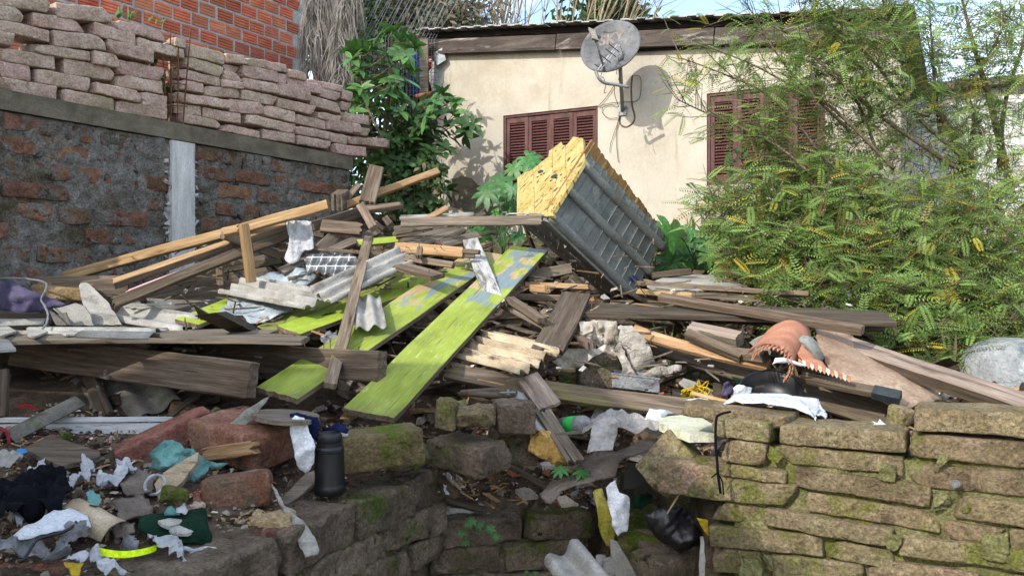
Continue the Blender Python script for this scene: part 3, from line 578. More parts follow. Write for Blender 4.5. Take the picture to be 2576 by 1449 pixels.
# ---------------------------------------------------------------- cream house
H0 = Vector((.44, 9.5, 0)); HU = Vector((.88, -.475, 0)).normalized(); HN = Vector((HU.y, -HU.x, 0)); HR = Matrix(((HU.x, -HN.x, 0), (HU.y, -HN.y, 0), (0, 0, 1)))
def hp(t, z, n=0.0): p = H0 + HU * t + HN * n; p.z = z; return p
def hf(zone, x, y, n=0.0): a, b = pix(zone, x, y); p = on_plane(a, b, H0 + HN * n, HN); return (p - H0).dot(HU), p.z
def eave(t): return 4.385 - .103 * (t + 1.6)
house = empty('cream_house', hp(0, 1.8), 'cream plastered house with maroon louvred shutters behind the rubble', 'house')
WIN = [(-.617, .578, 2.565, 3.527), (1.793, 2.95, 2.575, 3.53)]
T0, T1 = -1.62, 3.62
mb = MB(); xs = [T0, WIN[0][0], WIN[0][1], WIN[1][0], WIN[1][1], T1]; fine = []
for k in range(len(xs) - 1):
    a, b = xs[k], xs[k + 1]; w_ = [q for q in WIN if abs(q[0] - a) < 1e-6]
    for z0, z1 in ([(1.3, w_[0][2]), (w_[0][3], None)] if w_ else [(1.3, None)]):
        n = 10
        for i in range(n):
            u0, u1 = a + (b - a) * i / n, a + (b - a) * (i + 1) / n; t0, t1 = (z1 or eave(u0)), (z1 or eave(u1)); m = 12
            for j in range(m):
                q = [hp(u, z0 + (tt - z0) * jj / m) for u, tt, jj in ((u0, t0, j), (u1, t1, j), (u1, t1, j + 1), (u0, t0, j + 1))]
                mb.add(q, [(0, 1, 2, 3)])
for a, b, z0, z1 in WIN:
    c = [(a, z0), (b, z0), (b, z1), (a, z1)]
    for i in range(4): (u, z), (u2, z2) = c[i], c[(i + 1) % 4]; mb.add([hp(u, z), hp(u, z, -.09), hp(u2, z2, -.09), hp(u2, z2)], [(0, 1, 2, 3)])
for u in (T0, T1): mb.add([hp(u, 1.3), hp(u, eave(u)), hp(u, eave(u), -4.2), hp(u, 1.3, -4.2)], [(0, 1, 2, 3)])
mb.add([hp(T0, 1.3, -4.2), hp(T1, 1.3, -4.2), hp(T1, eave(T1), -4.2), hp(T0, eave(T0), -4.2)], [(0, 1, 2, 3)])
bm = bmesh.new(); me = mesh('wall', mb.v, mb.f); bm.from_mesh(me); bmesh.ops.remove_doubles(bm, verts=bm.verts[:], dist=.0008); bm.to_mesh(me); bm.free(); me['flat'] = 1
link('wall', me, 'plaster', house, Matrix.Identity(4), False)
# crumbled corner and flaking plaster low on the wall
for k, (t, z, w_, h_) in enumerate(((-1.55, 4.05, .10, .22), (-1.57, 3.72, .08, .2), (-1.1, 2.62, .3, .2), (-.75, 2.3, .25, .14))):
    slab('bare_patch', None, None, [hp(t + w_ * cos(a) * (1 + .3 * sin(3 * a + k)), z + h_ * sin(a) * (1 + .3 * cos(2 * a + k)), .006) for a in [2 * pi * i / 14 for i in range(14)]], .01, 'mortar_pale' if k < 2 else 'concrete', parent=house, n=HN)
# shutters
slat = mesh('slat', *(lambda m_: (m_.v, m_.f))((lambda m_: (m_.box(Vector((0, 0, 0)), Vector((.5, 0, 0)), Vector((0, .009, .009)), Vector((0, -.0025, .0025))), m_)[1])(MB())), flat=True); slat.materials.append(M['maroon'])
for wi, (a, b, z0, z1) in enumerate(WIN):
    fr = MB(); fw = .028
    for c, ax, az in ((((a + b) / 2), (b - a) / 2, fw), ): pass
    fr.box(hp((a + b) / 2, z1 - fw / 2, -.045), HU * ((b - a) / 2 - .002), HN * .03, UP * fw / 2); fr.box(hp((a + b) / 2, z0 + fw / 2, -.045), HU * ((b - a) / 2 - .002), HN * .03, UP * fw / 2)
    for u in (a + fw / 2 + .001, b - fw / 2 - .001): fr.box(hp(u, (z0 + z1) / 2, -.046), HU * fw / 2, HN * .03, UP * ((z1 - z0) / 2 - fw))
    fr.build('window_frame', 'maroon', house)
    n = 4; lwid = (b - a - 2 * fw - .004) / n
    for i in range(n):
        u0 = a + fw + .002 + i * lwid; lf = MB(); st = .042; um = u0 + lwid / 2; zc = (z0 + z1) / 2; hh_ = (z1 - z0) / 2 - fw - .004; pr = -.03 - .006 * (i % 2)
        for u in (u0 + st / 2 + .0015, u0 + lwid - st / 2 - .0015): lf.box(hp(u, zc, pr - .012), HU * st / 2, HN * .014, UP * hh_)
        for z in (zc - hh_ + .03, zc + hh_ - .03): lf.box(hp(um, z, pr - .0125), HU * (lwid / 2 - st), HN * .013, UP * .03)
        leaf = lf.build('shutter', 'maroon', house)
        ns = 24
        for k in range(ns):
            z = zc - hh_ + .072 + (2 * hh_ - .144) * k / (ns - 1)
            link('slat', slat, None, leaf, m4(hp(um, z, pr - .013), HR @ Matrix.Diagonal((lwid - 2 * st, 1, 1))), False)
    vb = MB(); vb.box(hp((a + b) / 2, (z0 + z1) / 2, -.085), HU * (b - a) / 2, HN * .004, UP * (z1 - z0) / 2); vb.build('window_dark_sheet', 'dark_void', house)  # near-black sheet in place of the unlit room behind the louvres
# eaves
es = Vector((HU.x, HU.y, -.103)).normalized(); en = Vector((0, 0, 1)) - es * es.z; en.normalize()
def ep(t, dz, n): return hp(t, eave(t) + dz, n)
tm = (T0 + T1) / 2; hl = (T1 - T0) / 2 + .06
for nm, dz, h_, n, dp, mt in (('fascia_board', .075, .072, .075, .014, 'fascia'), ('eave_trim', -.012, .016, .085, .022, 'fascia')):
    mb = MB()
    for k in range(3): mb.box(ep(T0 - .06 + (2 * k + 1) * hl / 3, dz + (.004 if k == 1 else 0), n + .003 * k), es * (hl / 3 - .002), HN * dp, en * h_)
    mb.build(nm, mt, house)
mb = MB(); mb.box(ep(tm, .20, -.10), es * hl, HN * .18, en * .035); mb.build('eave_shade_strip', 'dark_void', house)  # solid dark strip painted in for the shade between fascia and roof
rf = MB(); nw = 60
for k in range(nw):
    t = T0 - .1 + (2 * hl + .1) * k / nw; w_ = (2 * hl + .1) / nw * .505
    rf.box(ep(t + w_, .262 + (.012 if k % 2 else 0) + .010 * noise.noise(Vector((t * 2, 0, 0))), -1.9 + .03 * noise.noise(Vector((t * 3, 5, 0)))), es * w_, HN * 2.1 + UP * -.02, en * .006)
rf.build('roof', 'paint_white', house)
cb = MB(); cb.tube([hp(t, eave(t) - .035 - .01 * sin(t * 3), .02) for t in [.6 + .15 * k for k in range(19)]], .006, 5); cb.tube([hp(t, eave(t) - .05 - .012 * sin(t * 2 + 1), .02) for t in [.7 + .15 * k for k in range(18)]], .005, 5); cb.build('cable', 'black_plastic', house)
# flood lamp at the corner
fl = MB(); q = PD('V', 1830, 495, 10.15); fl.box(q, Vector((.055, -.01, .03)), Vector((.01, -.05, 0)), Vector((-.02, 0, .075))); tag(fl.build('flood_lamp', 'steel_dull'), 'small grey flood lamp under the eave at the house corner', 'lamp')
# chased channel in the plaster with loose cable
def wpts(zone, pts, n): return [hp(*hf(zone, x, y, n), n) for x, y in pts]
gr = MB(); gr.tube(smoothpath(wpts('W', [(1310, 650), (1300, 760), (1308, 900), (1330, 1000), (1310, 1060), (1250, 1090), (1205, 1060), (1205, 980)], .0), 5), .010, 6); gr.build('plaster_channel', 'wood_beam', house)
wr = MB()
for pts, r in (([(1310, 650), (1370, 655), (1385, 720), (1375, 830), (1330, 870), (1230, 875), (1100, 890), (1015, 920)], .006), ([(1200, 960), (1185, 1050), (1150, 1150), (1120, 1250), (1118, 1310)], .005), ([(1205, 990), (1175, 1110), (1175, 1250), (1190, 1390)], .005),
               ([(1190, 920), (1120, 900), (1060, 920), (1055, 970), (1110, 1015), (1180, 1010)], .005), ([(1150, 740), (1090, 830), (1020, 910)], .006)):
    wr.tube(smoothpath(wpts('W', pts, .02), 5), r * .6, 5)
tag(wr.build('loose_cables', 'black_plastic', smooth=True), 'dark loose antenna cables hanging on the cream wall below the dish', 'cable')
# satellite dish
D0 = PD('W', 1120, 395, 8.50); DN = Vector((-.30, -.90, .22)).normalized(); DE = Vector((.80, -.10, .36)); DE = (DE - DN * DE.dot(DN)).normalized(); DR = Matrix((DE, DN.cross(DE), DN)).transposed()
dish = empty('satellite_dish', hp(*hf('W', 1215, 950), .02), 'weathered grey satellite dish bracketed to the cream wall', 'satellite dish')
ax, by, dep = .315, .275, .055; vs = []; fs = []; nr, na = 10, 44
for side in (0, 1):
    for i in range(nr + 1):
        for k in range(na):
            r_ = i / nr; a = 2 * pi * k / na; vs.append(D0 + DR @ Vector((ax * r_ * cos(a), by * r_ * sin(a), dep * (r_ * r_ - 1) - .004 * side - (.012 if side and i == nr else 0))))
for side in (0, 1):
    o = side * (nr + 1) * na
    for i in range(nr):
        for k in range(na):
            f = (o + i * na + k, o + i * na + (k + 1) % na, o + (i + 1) * na + (k + 1) % na, o + (i + 1) * na + k); fs.append(f[::-1] if side else f)
o = (nr + 1) * na
for k in range(na): fs.append((nr * na + k, nr * na + (k + 1) % na, o + nr * na + (k + 1) % na, o + nr * na + k))
make('dish_paint', ['#4b4c4e', '#626365', '#757677'], 5, bump=.1, rough=.7, patches=[('#3a3938', 9, .56, .70, (1, 1, 2)), ('#7f7f7e', 4, .62, .76)], hv=0); make('sky_lettering', ['#75685f', '#807167', '#76706b'], 20, bump=0, rough=.7, patches=[('#88868a', 14, .52, .62)], hv=0)
bowl = link('bowl', mesh('bowl', [v - D0 for v in vs], fs), 'dish_paint', dish, Matrix.Translation(D0))
tx = bpy.data.curves.new('lettering', 'FONT'); tx.body = 'SKY'; tx.size = .14; tx.align_x = 'CENTER'; tx.shear = .25; tx.offset = .004; tx.resolution_u = 3
to = bpy.data.objects.new('lettering_curve', tx); COL.objects.link(to); tm_ = to.to_mesh(); bm = bmesh.new(); bm.from_mesh(tm_); to.to_mesh_clear(); bpy.data.objects.remove(to); tri_sub(bm, .025)
u0, v0 = Vector((D0 + DR @ Vector((0, 0, 0)))), 0
la = R(-17)
for v in bm.verts:
    x, y = v.co.x * 1.05, v.co.y + .055; x, y = x * cos(la) - y * sin(la) + .005, x * sin(la) + y * cos(la); r2 = (x / ax) ** 2 + (y / by) ** 2; v.co = DR @ Vector((x, y, dep * (r2 - 1) + .0025))
me = bpy.data.meshes.new('lettering'); bm.to_mesh(me); bm.free(); link('lettering', me, 'sky_lettering', dish, Matrix.Translation(D0))
ar = MB(); pole_a, pole_b = D0 + DR @ Vector((.02, -.18, -.05)), hp(*hf('W', 1222, 950, .02), .01); ar.tube([pole_a - (pole_b - pole_a) * .1, pole_a, pole_b], .021, 10); ar.build('mast', 'steel_dull', dish, True)
ar = MB(); ar.box(pole_b + HN * .005, HU * .05, UP * .05, HN * .005); ar.build('wall_plate', 'steel_dull', dish)
la_, lb_ = PD('W', 1075, 610, 8.42), PD('W', 990, 335, 8.12); ar = MB(); ar.tube([la_, lb_], .012, 8); ar.build('feed_arm', 'steel_dull', dish, True)
ar = MB(); q = PD('W', 975, 300, 8.10); ar.box(q, Vector((.03, 0, -.012)), Vector((0, .03, 0)), Vector((-.018, 0, .052))); ar.tube([q + Vector((.03, .01, 0)), q + Vector((.07, .06, -.005))], .02, 10); ar.build('feed_head', 'fibro', dish)
for k, (s0, s1) in enumerate((((1015, 600), (1180, 385)), ((1035, 605), (1200, 392)), ((1050, 585), (1195, 400)))):
    ar = MB(); ar.tube([PD('W', *s0, 8.34), PD('W', *s1, 8.40)], .006, 6); ar.build('reflection_line', 'plastic_white', dish, True)  # white lines reflected in the dish, modelled as thin tubes
for x, y in ((1080, 510), (1125, 460), (1155, 420), (1030, 590)):
    ar = MB(); ar.tube([PD('W', x - 45, y - 40, 8.35), PD('W', x + 45, y + 30, 8.34)], .005, 5); ar.build('dark_bar', 'black_plastic', dish)  # dark bars across the reflected white lines
ar = MB(); ar.tube(smoothpath([PD('W', 995, 610, 8.36), PD('W', 1020, 670, 8.36), PD('W', 1070, 712, 8.38), PD('W', 1170, 728, 8.4), PD('W', 1278, 748, 8.42)], 5), .016, 9); ar.build('elbow_pipe', 'steel_dull', dish, True)
ar = MB()
for pts in ([(1050, 620), (1040, 660), (1065, 672), (1080, 740), (1068, 790), (1085, 800)], [(1205, 400), (1230, 470), (1215, 580), (1190, 690)], [(1155, 740), (1160, 820), (1195, 920)], [(1180, 560), (1175, 640)]): ar.tube(smoothpath([PD('W', x, y, 8.45) for x, y in pts], 4), .0035, 5)
ar.build('coax_cable', 'black_plastic', dish, True)
# hose bent round a piece of board at the foot of the wall, left
# ---------------------------------------------------------------- grey building on the right, unseen house added behind the camera to shade the near left
gb = empty('grey_building', at(2500, 640, 8.6), 'pale grey rendered building behind the feathery tree at right edge', 'building')
mb = MB(); mb.box(Vector((5.0, 10.6, 2.2)), HU * 2.2, HN * 1.4, UP * 1.45); mb.build('wall', 'plaster_grey', gb)
mb = MB(); mb.box(Vector((5.0, 10.6, 3.70)), HU * 2.3, HN * 1.55, UP * .04); mb.build('roof_slab', 'concrete', gb)
mb = MB(); mb.box(Vector((5.0, 10.6, 2.5)) + HN * 1.38 - HU * 1.2, HU * .35, HN * .05, UP * .6); mb.build('door', 'wood_dark', gb)
nh = empty('shading_house', (-6, -2, 0), 'unseen plastered house added behind the viewer to shade the near left', 'house')
NHX, NHY, NHZ = -3.55, .25, 4.58
mb = MB(); mb.box(Vector((NHX - 2.6, NHY - 2.2, NHZ / 2)), Vector((2.6, 0, 0)), Vector((0, 2.2, 0)), Vector((0, 0, NHZ / 2))); mb.build('wall', 'plaster_grey', nh)
mb = MB(); mb.box(Vector((NHX - 2.6, NHY - 2.2, NHZ + .05)), Vector((2.7, 0, .02)), Vector((0, 2.3, 0)), Vector((0, 0, .045))); mb.build('roof', 'fibro', nh)
# ---------------------------------------------------------------- ruined front walls
RWN = Vector((RWD.y, -RWD.x, 0)); RRM = Matrix(((RWD.x, -RWN.x, 0), (RWD.y, -RWN.y, 0), (0, 0, 1)))
def rp(u, z, n=0.0): p = RW0 + RWD * u + RWN * n; p.z = z; return p
def rf_(zone, x, y): a, b = pix(zone, x, y); p = on_plane(a, b, RW0, RWN); return (p - RW0).dot(RWD), p.z
sw = empty('mossy_stone_wall', rp(.5, 0), 'sunlit mossy stone block wall at lower right', 'wall')
uR = 2.6
bumpy_wall('mortar', .10, uR, -.05, rf_('H', 700, 330)[1] - .03, -.022, .022, 'mortar_mossy', sw, rp, RWN, step=.03, seed=8.0)
bumpy_wall('mortar', rf_('H', 1480, 300)[0], uR, rf_('H', 1500, 330)[1] - .16, rf_('H', 1700, 220)[1] - .02, -.022, .022, 'mortar_mossy', sw, rp, RWN, step=.03, seed=9.0)
RB = [(1460,0,2620,70,205),(310,148,1412,225,170),(-248,88,255,138,165),(330,325,1392,438,160),(-180,268,215,318,190),(1425,222,2620,320,215),(440,512,1625,684,172),(-180,480,385,556,105),(1412,470,2620,585,205),(540,725,1702,915,165),(-483,585,495,672,185),(1800,735,2620,860,205),
(185,850,1300,1040,160),(-278,803,168,848,165),(1715,955,2268,1045,170),(2275,1040,2700,1080,230),(1325,1075,2620,1235,190),(-290,1010,700,1100,180),(730,1118,1310,1245,170),(-270,1205,180,1240,215),(245,1255,1050,1345,230),(1060,1300,2050,1420,240),(2060,1420,2700,1470,240),(-400,1440,400,1490,200),(420,1500,1250,1560,200),(-200,1650,900,1700,200),(-100,1850,1000,1900,200),(950,1700,2000,1800,200)]
for x0, y0, x1, y1, h in RB:
    ua, za = rf_('H', x0, y0 + h / 2); ub, zb = rf_('H', x1, y1 + h / 2)
    ub = min(ub, ua + .62) if x1 > 2500 else ub
    H = (h - 4) * .2938 / F * rp((ua + ub) / 2, 0).y; L = math.hypot(ub - ua, zb - za) - .008
    wall_brick(sw, (ua + ub) / 2, (za + zb) / 2, L, H, .21, rnd.uniform(-.008, .026), 'stone_mossy', tilt=-math.atan2(zb - za, ub - ua), base=rp, rot=RRM, step=.022, amp=.0055, r=.008, chips=3)
for k in range(9):           # the same courses beyond the frame
    for j in range(3): wall_brick(sw, 1.62 + j * .47 + (k % 2) * .2, .96 - k * .122, .45, .114, .21, rnd.uniform(.012, .03), 'stone_mossy', base=rp, rot=RRM, step=.06)
for zone, x, y, r_ in (('H', 1700, 830, .035), ('H', 1310, 1150, .028), ('H', 290, 400, .03), ('H', 520, 640, .02), ('H', 2170, 1190, .045), ('H', 215, 1330, .03), ('H', 1250, 560, .03), ('H', 100, 1400, .05), ('H', 1690, 440, .03), ('H', 1900, 890, .022)):
    uu, z = rf_(zone, x, y); link('mortar_lump', block_mesh(r_ * 1.8, r_, r_ * 2.0, r=r_ * .5, amp=r_ * .22, step=r_ * .28, seed=nseed(), chips=4, fr=30), 'mortar_mossy', sw, m4(rp(uu, z, .012), RRM))
uu, z = rf_('H', 1840, 630); q = rp(uu, z, .01); bo = MB(); d_ = (RWN + Vector((-.1, 0, -.25))).normalized(); bo.tube([q, q + d_ * .045], .005, 8); bo.tube([q + d_ * .018, q + d_ * .024], .014, 12); bo.tube([q + d_ * .028, q + d_ * .036], .0095, 6)
tag(bo.build('bolt', 'steel_dull'), 'rusty bolt with washer sticking out of the mossy stone wall', 'bolt')
FRM = Matrix(((FWD.x, -FWN.x, 0), (FWD.y, -FWN.y, 0), (0, 0, 1)))
def fp(u, z, n=0.0): p = FW0 + FWD * u + FWN * n; p.z = z; return p
lfw = empty('broken_front_wall', fp(.6, 0), 'dark shaded ruin of stone blocks under the black flask', 'wall')
bumpy_wall('mortar', -1.3, 1.27, -.05, .56, -.03, .02, 'stone_dark', lfw, fp, FWN, step=.04, seed=21.0)
for row in range(6):
    z = .655 - row * .128; u = -1.25 + rnd.uniform(0, .2)
    while u < 1.15:
        L = min(rnd.uniform(.30, .52), 1.335 - u)
        if L > .12: wall_brick(lfw, u + L / 2, z + rnd.uniform(-.006, .006) - (0 if row else .0), L, .122 + (.03 if row == 0 else 0), .26 if row else .34, rnd.uniform(-.02, .03), 'stone_dark', base=fp, rot=FRM, step=.025, amp=.016, r=.014, yaw=rnd.gauss(0, .05), tilt=rnd.gauss(0, .02), chips=5)
        u += L + rnd.uniform(.008, .03)
GWD = (FW2 - FW1).normalized(); GWN = Vector((GWD.y, -GWD.x, 0)); GRM = Matrix(((GWD.x, -GWN.x, 0), (GWD.y, -GWN.y, 0), (0, 0, 1)))
def gpw(u, z, n=0.0): p = FW1 + GWD * u + GWN * n; p.z = z; return p
iw = empty('inner_ledge_wall', gpw(.4, 0), 'low dark stone ledge between the front wall and the gap', 'wall')
bumpy_wall('mortar', -.15, .72, -.05, .36, -.03, .02, 'stone_dark', iw, gpw, GWN, step=.04, seed=31.0)
for row in range(4):
    z = .425 - row * .128; u = -.1 + rnd.uniform(0, .12)
    while u < .62:
        L = min(rnd.uniform(.26, .46), .77 - u)
        if L > .1: wall_brick(iw, u + L / 2, z, L, .12, .28, rnd.uniform(-.015, .02), 'stone_dark', base=gpw, rot=GRM, step=.025, amp=.014, r=.014, yaw=rnd.gauss(0, .04), chips=5)
        u += L + rnd.uniform(.008, .03)
# ---------------------------------------------------------------- the heap
make('paint_pink', ['#c98f95', '#d9a3a6', '#b98a80'], 4, WS, bump=.2, hv=.02)
t = NT('plaid')
def stripes(axis, sc, w_, ph=0.0):
    s_ = t.n.new('ShaderNodeSeparateXYZ'); t.l.new(t.tc.outputs['Object'], s_.inputs[0]); m = t.n.new('ShaderNodeMath'); m.operation = 'MULTIPLY_ADD'; m.inputs[1].default_value = sc; m.inputs[2].default_value = ph + 40
    t.l.new(s_.outputs[axis], m.inputs[0]); f_ = t.n.new('ShaderNodeMath'); f_.operation = 'FRACT'; t.l.new(m.outputs[0], f_.inputs[0]); g = t.n.new('ShaderNodeMath'); g.operation = 'LESS_THAN'; g.inputs[1].default_value = w_; t.l.new(f_.outputs[0], g.inputs[0]); return g.outputs[0]
c = t.ramp(t.noise(12), [(.3, lin('#55585a')), (.7, lin('#7a7d7e'))])
for ax_ in ('X', 'Z'): c = t.mix(stripes(ax_, 17, .42), c, t.mix(.55, c, lin('#26282b'))); c = t.mix(stripes(ax_, 17, .08, .2), c, lin('#c9c9c6'))
t.l.new(c, t.b.inputs['Base Color']); t.b.inputs['Roughness'].default_value = .95; M['plaid'] = t.mat
def sp(zone, pts, dd=0.0): return [P(zone, x, y, dd) for x, y in pts]
def pl(zone, pts, d): return [PD(zone, x, y, d) for x, y in pts]
def gl(zone, pts, off=.02): return [G(zone, x, y, off) for x, y in pts]

# beams on the left
plank(PD('A', 60, 1165, 5.42), PD('A', 2330, 548, 5.30), .062, .05, 'wood_fresh', 'long fresh sawn beam sloping down to the left wall, uppermost', 'timber_beam', 'beam', 'c', ends='wood_brown', nails=2)
plank(PD('A', 485, 1225, 5.00), PD('A', 1960, 722, 5.45), .058, .05, 'wood_brown', 'second sloping beam on the left, lit top edge painted pale', 'timber_beam', 'beam', (.1, -.5, .9), top='wood_fresh')  # light on the top face put into a paler wood colour
plank(PD('A', 470, 1395, 4.86), PD('A', 2000, 790, 5.5), .062, .045, 'wood_brown', 'lowest brown sloping beam on the left, end near grey shards', 'timber_beam', 'beam', 'c')
plank(PD('A', 575, 1305, 4.93), PD('A', 1610, 945, 5.38), .045, .012, 'wood_brown', 'thin splintered batten with pink paint between the sloping beams', 'batten', 'batten', (0, -.6, .8), top='paint_pink', torn=(.03, .01))
plank(PD('A', 1604, 712, 5.06), PD('A', 1672, 1212, 5.08), .05, .052, 'wood_fresh', 'short upright fresh post standing before the sloping beams', 'timber_post', 'post', (-.75, -.65, 0))
plank(PD('A', 1430, 782, 5.15), PD('A', 1575, 750, 5.15), .048, .05, 'wood_fresh', 'stubby fresh offcut left of the upright post', 'offcut', 'offcut', 'c')
plank(PD('A', 1425, 800, 5.2), PD('A', 1975, 1010, 5.6), .055, .05, 'wood_brown', 'dark brown brace running behind the upright post', 'timber_brace', 'brace', 'c')
plank(PD('B', 330, 238, 5.3), PD('B', 1050, 228, 5.3), .06, .02, 'wood_brown', 'brown board lying along the foot of the left wall', 'plank', 'plank', 'c')
plank(PD('B', 455, 285, 5.2), PD('B', 1010, 238, 5.2), .045, .04, 'wood_brown', 'short brown lath below the longest sloping beam', 'batten', 'batten', 'c')
plank(PD('B', 800, 300, 5.1), PD('B', 1100, 310, 5.1), .09, .02, 'wood_dark', 'dark board behind the upright grey shards', 'plank', 'plank', 'c')
plank(PD('B', 1260, 400, 5.9), PD('B', 2300, 180, 6.0), .30, .02, 'wood_dark', 'wide dark board in the shadow behind the grey sheets', 'plank', 'plank', 'c')
plank(PD('B', 1880, 80, 5.7), PD('B', 1910, 420, 5.7), .05, .04, 'wood_brown', 'dark upright stub in the hollow under the beams', 'timber_post', 'post', 'c')
plank(PD('B', 1920, 140, 5.5), PD('B', 2420, 60, 5.5), .04, .03, 'wood_dark', 'dark crooked batten with nails in the hollow', 'batten', 'batten', 'c', nails=2)
# top of the heap
plank(P('C', 965, 425), P('C', 1050, 118, -.1), .115, .06, 'wood_brown', 'thick brown post sticking up from the heap top with pale end', 'timber_post', 'post', (.15, -.9, .2), ends='wood_grey')
plank(P('C', 708, 405, -.12), P('C', 770, 360, .4), .105, .12, 'wood_dark', 'dark square beam end pointing at the viewer on heap top', 'timber_beam', 'beam', 'u')
plank(P('C', 770, 442, .15), P('C', 1578, 142, .3), .055, .05, 'wood_fresh', 'fresh beam rising to the right before the leafy shrub', 'timber_beam', 'beam', 'c', ends='wood_fresh')
plank(P('C', 785, 400, .3), P('C', 900, 258, .3), .05, .03, 'wood_brown', 'thin dark batten leaning left of the thick post', 'batten', 'batten', 'c')
plank(P('C', 940, 470), P('C', 1268, 428, .1), .10, .035, 'wood_brown', 'board with pointed end right of the thick post', 'plank', 'plank', (0, -.5, .9), taper=.6)
plank(P('C', 500, 612, -.1), P('C', 1010, 452, .1), .075, .03, 'wood_brown', 'brown board crossing below the thick post', 'plank', 'plank', (0, -.9, -.2))
plank(P('C', 912, 430, -.15), P('C', 1028, 632, -.2), .06, .04, 'wood_brown', 'short propped brace under the thick post', 'timber_brace', 'brace', 'c')
plank(P('C', 578, 606, -.12), P('C', 940, 640, -.1), .09, .03, 'wood_brown', 'dark board with orange edge above the hanging shirt', 'plank', 'plank', (0, -.8, .3), top='wood_brown', torn=(0, .02))
plank(P('C', 548, 830, -.08), P('C', 700, 690, .05), .085, .035, 'wood_brown', 'short tilted offcut beside the hanging shirt', 'offcut', 'offcut', (.5, -.8, .3))
plank(P('C', 228, 1000, -.02), P('C', 1060, 655, .05), .075, .025, 'wood_brown', 'long grey-brown plank behind the plaid cloth', 'plank', 'plank', (0, -.7, .7), top='wood_grey')
plank(P('C', 140, 770, -.2), P('C', 1110, 852, -.22), .024, .02, 'wood_brown', 'thin nailed lath crossing in front of the shirt', 'lath', 'lath', 'c', nails=4)
plank(PD('C', 1270, 578, 5.78), PD('C', 2478, 560, 5.34), .062, .03, 'wood_grey', 'long weathered grey plank reaching to the yellow wall chunk', 'plank', 'plank', 'c', ends='wood_dark')
plank(P('C', 1452, 560, .1), P('C', 1650, 452, .15), .042, .03, 'wood_fresh', 'short batten poking up behind the long grey plank', 'batten', 'batten', 'c')
plank(P('C', 1840, 545, .25), P('C', 1985, 500, .3), .03, .02, 'wood_dark', 'dark stick poking up behind the long grey plank', 'stick', 'stick', 'c')
corr('cement_sheet', 'white corrugated strip lying behind the long grey plank', 'sheet', P('C', 1255, 545, .3), P('C', 1885, 515, .3), .18, 2.5, 'fibro')
plank(P('C', 1205, 650, -.05), P('C', 1530, 598, .0), .06, .025, 'wood_grey', 'grey board end under the long grey plank', 'plank', 'plank', 'c')
plank(P('C', 1330, 760, .05), P('C', 1765, 640, .4), .17, .02, 'wood_grey', 'wide grey weathered board above the lime planks', 'plank', 'plank', (0, -.6, .8))
plank(P('C', 1560, 770, -.05), P('C', 1800, 640, .2), .04, .03, 'wood_brown', 'brown batten beside the wide grey board', 'batten', 'batten', 'c')
plank(P('C', 1620, 765, -.05), P('C', 1925, 690, .1), .075, .025, 'wood_grey', 'grey board piece above the torn white plank', 'plank', 'plank', (0, -.8, .5))
plank(P('C', 1930, 690, .3), P('C', 2065, 662, .35), .02, .02, 'wood_dark', 'small dark stick left of the yellow wall chunk', 'stick', 'stick', 'c')
plank(P('C', 1215, 792, -.15), P('C', 1800, 838, -.22), .068, .05, 'wood_fresh', 'stout fresh beam above the lime planks with upright nails', 'timber_beam', 'beam', 'c', nails=3)
plank(P('C', 1790, 825, -.25), P('C', 1935, 835, -.27), .028, .04, 'wood_brown', 'small offcut nailed to the end of the stout beam', 'offcut', 'offcut', 'c')
plank(P('C', 1800, 868, -.25), P('C', 1895, 872, -.25), .022, .03, 'wood_dark', 'dark offcut under the end of the stout beam', 'offcut', 'offcut', 'c')
plank(P('C', 1425, 800, -.35), P('C', 1412, 880, -.35), .035, .03, 'wood_brown', 'nailed upright stub on the stout beam', 'offcut', 'offcut', 'c', nails=1)
plank(P('C', 1300, 880, -.2), P('C', 1715, 945, -.3), .04, .035, 'wood_brown', 'thin brown batten with a nail below the stout beam', 'batten', 'batten', 'c', nails=1)
plank(P('C', 1245, 950, -.2), P('C', 1580, 1045, -.35), .105, .03, 'wood_brown', 'short reddish board lying across the lime planks', 'plank', 'plank', (.15, -.45, .9), nails=1)
plank(P('C', 888, 755, -.1), P('C', 1225, 728, .0), .075, .02, 'wood_brown', 'small lime painted board near the heap top', 'plank', 'plank', (0, -.6, .8), top='paint_green')
plank(P('C', 985, 712, -.2), PD('D', 658, 890, 3.98), .062, .03, 'wood_brown', 'long reddish lath leaning across the grey corrugated sheets', 'lath', 'lath', (.2, -.9, .4))
plank(P('C', 1130, 545, .1), P('C', 1180, 610, .0), .05, .04, 'wood_dark', 'dark upright stub at the middle of the heap top', 'offcut', 'offcut', 'c')
plank(P('C', 1200, 690, .1), P('C', 1440, 655, .2), .05, .03, 'wood_brown', 'brown batten under the grey board end', 'batten', 'batten', 'c')
plank(P('C', 1020, 640, .2), P('C', 1520, 700, .3), .06, .03, 'wood_dark', 'dark batten lying in the middle of the heap', 'batten', 'batten', 'c')
plank(P('C', 1000, 545, .2), P('C', 1120, 640, .15), .03, .02, 'wood_grey', 'pale thin strip beside the propped brace', 'strip', 'strip', 'c')
plank(P('C', 525, 640, .1), P('C', 620, 660, .1), .10, .04, 'wood_dark', 'dark block of timber behind the shirt', 'offcut', 'offcut', 'c')
plank(P('C', 280, 1080, .05), P('C', 520, 1040, .0), .05, .02, 'wood_brown', 'splintered reddish strip under the plaid cloth', 'strip', 'strip', 'c', torn=(.03, .03))
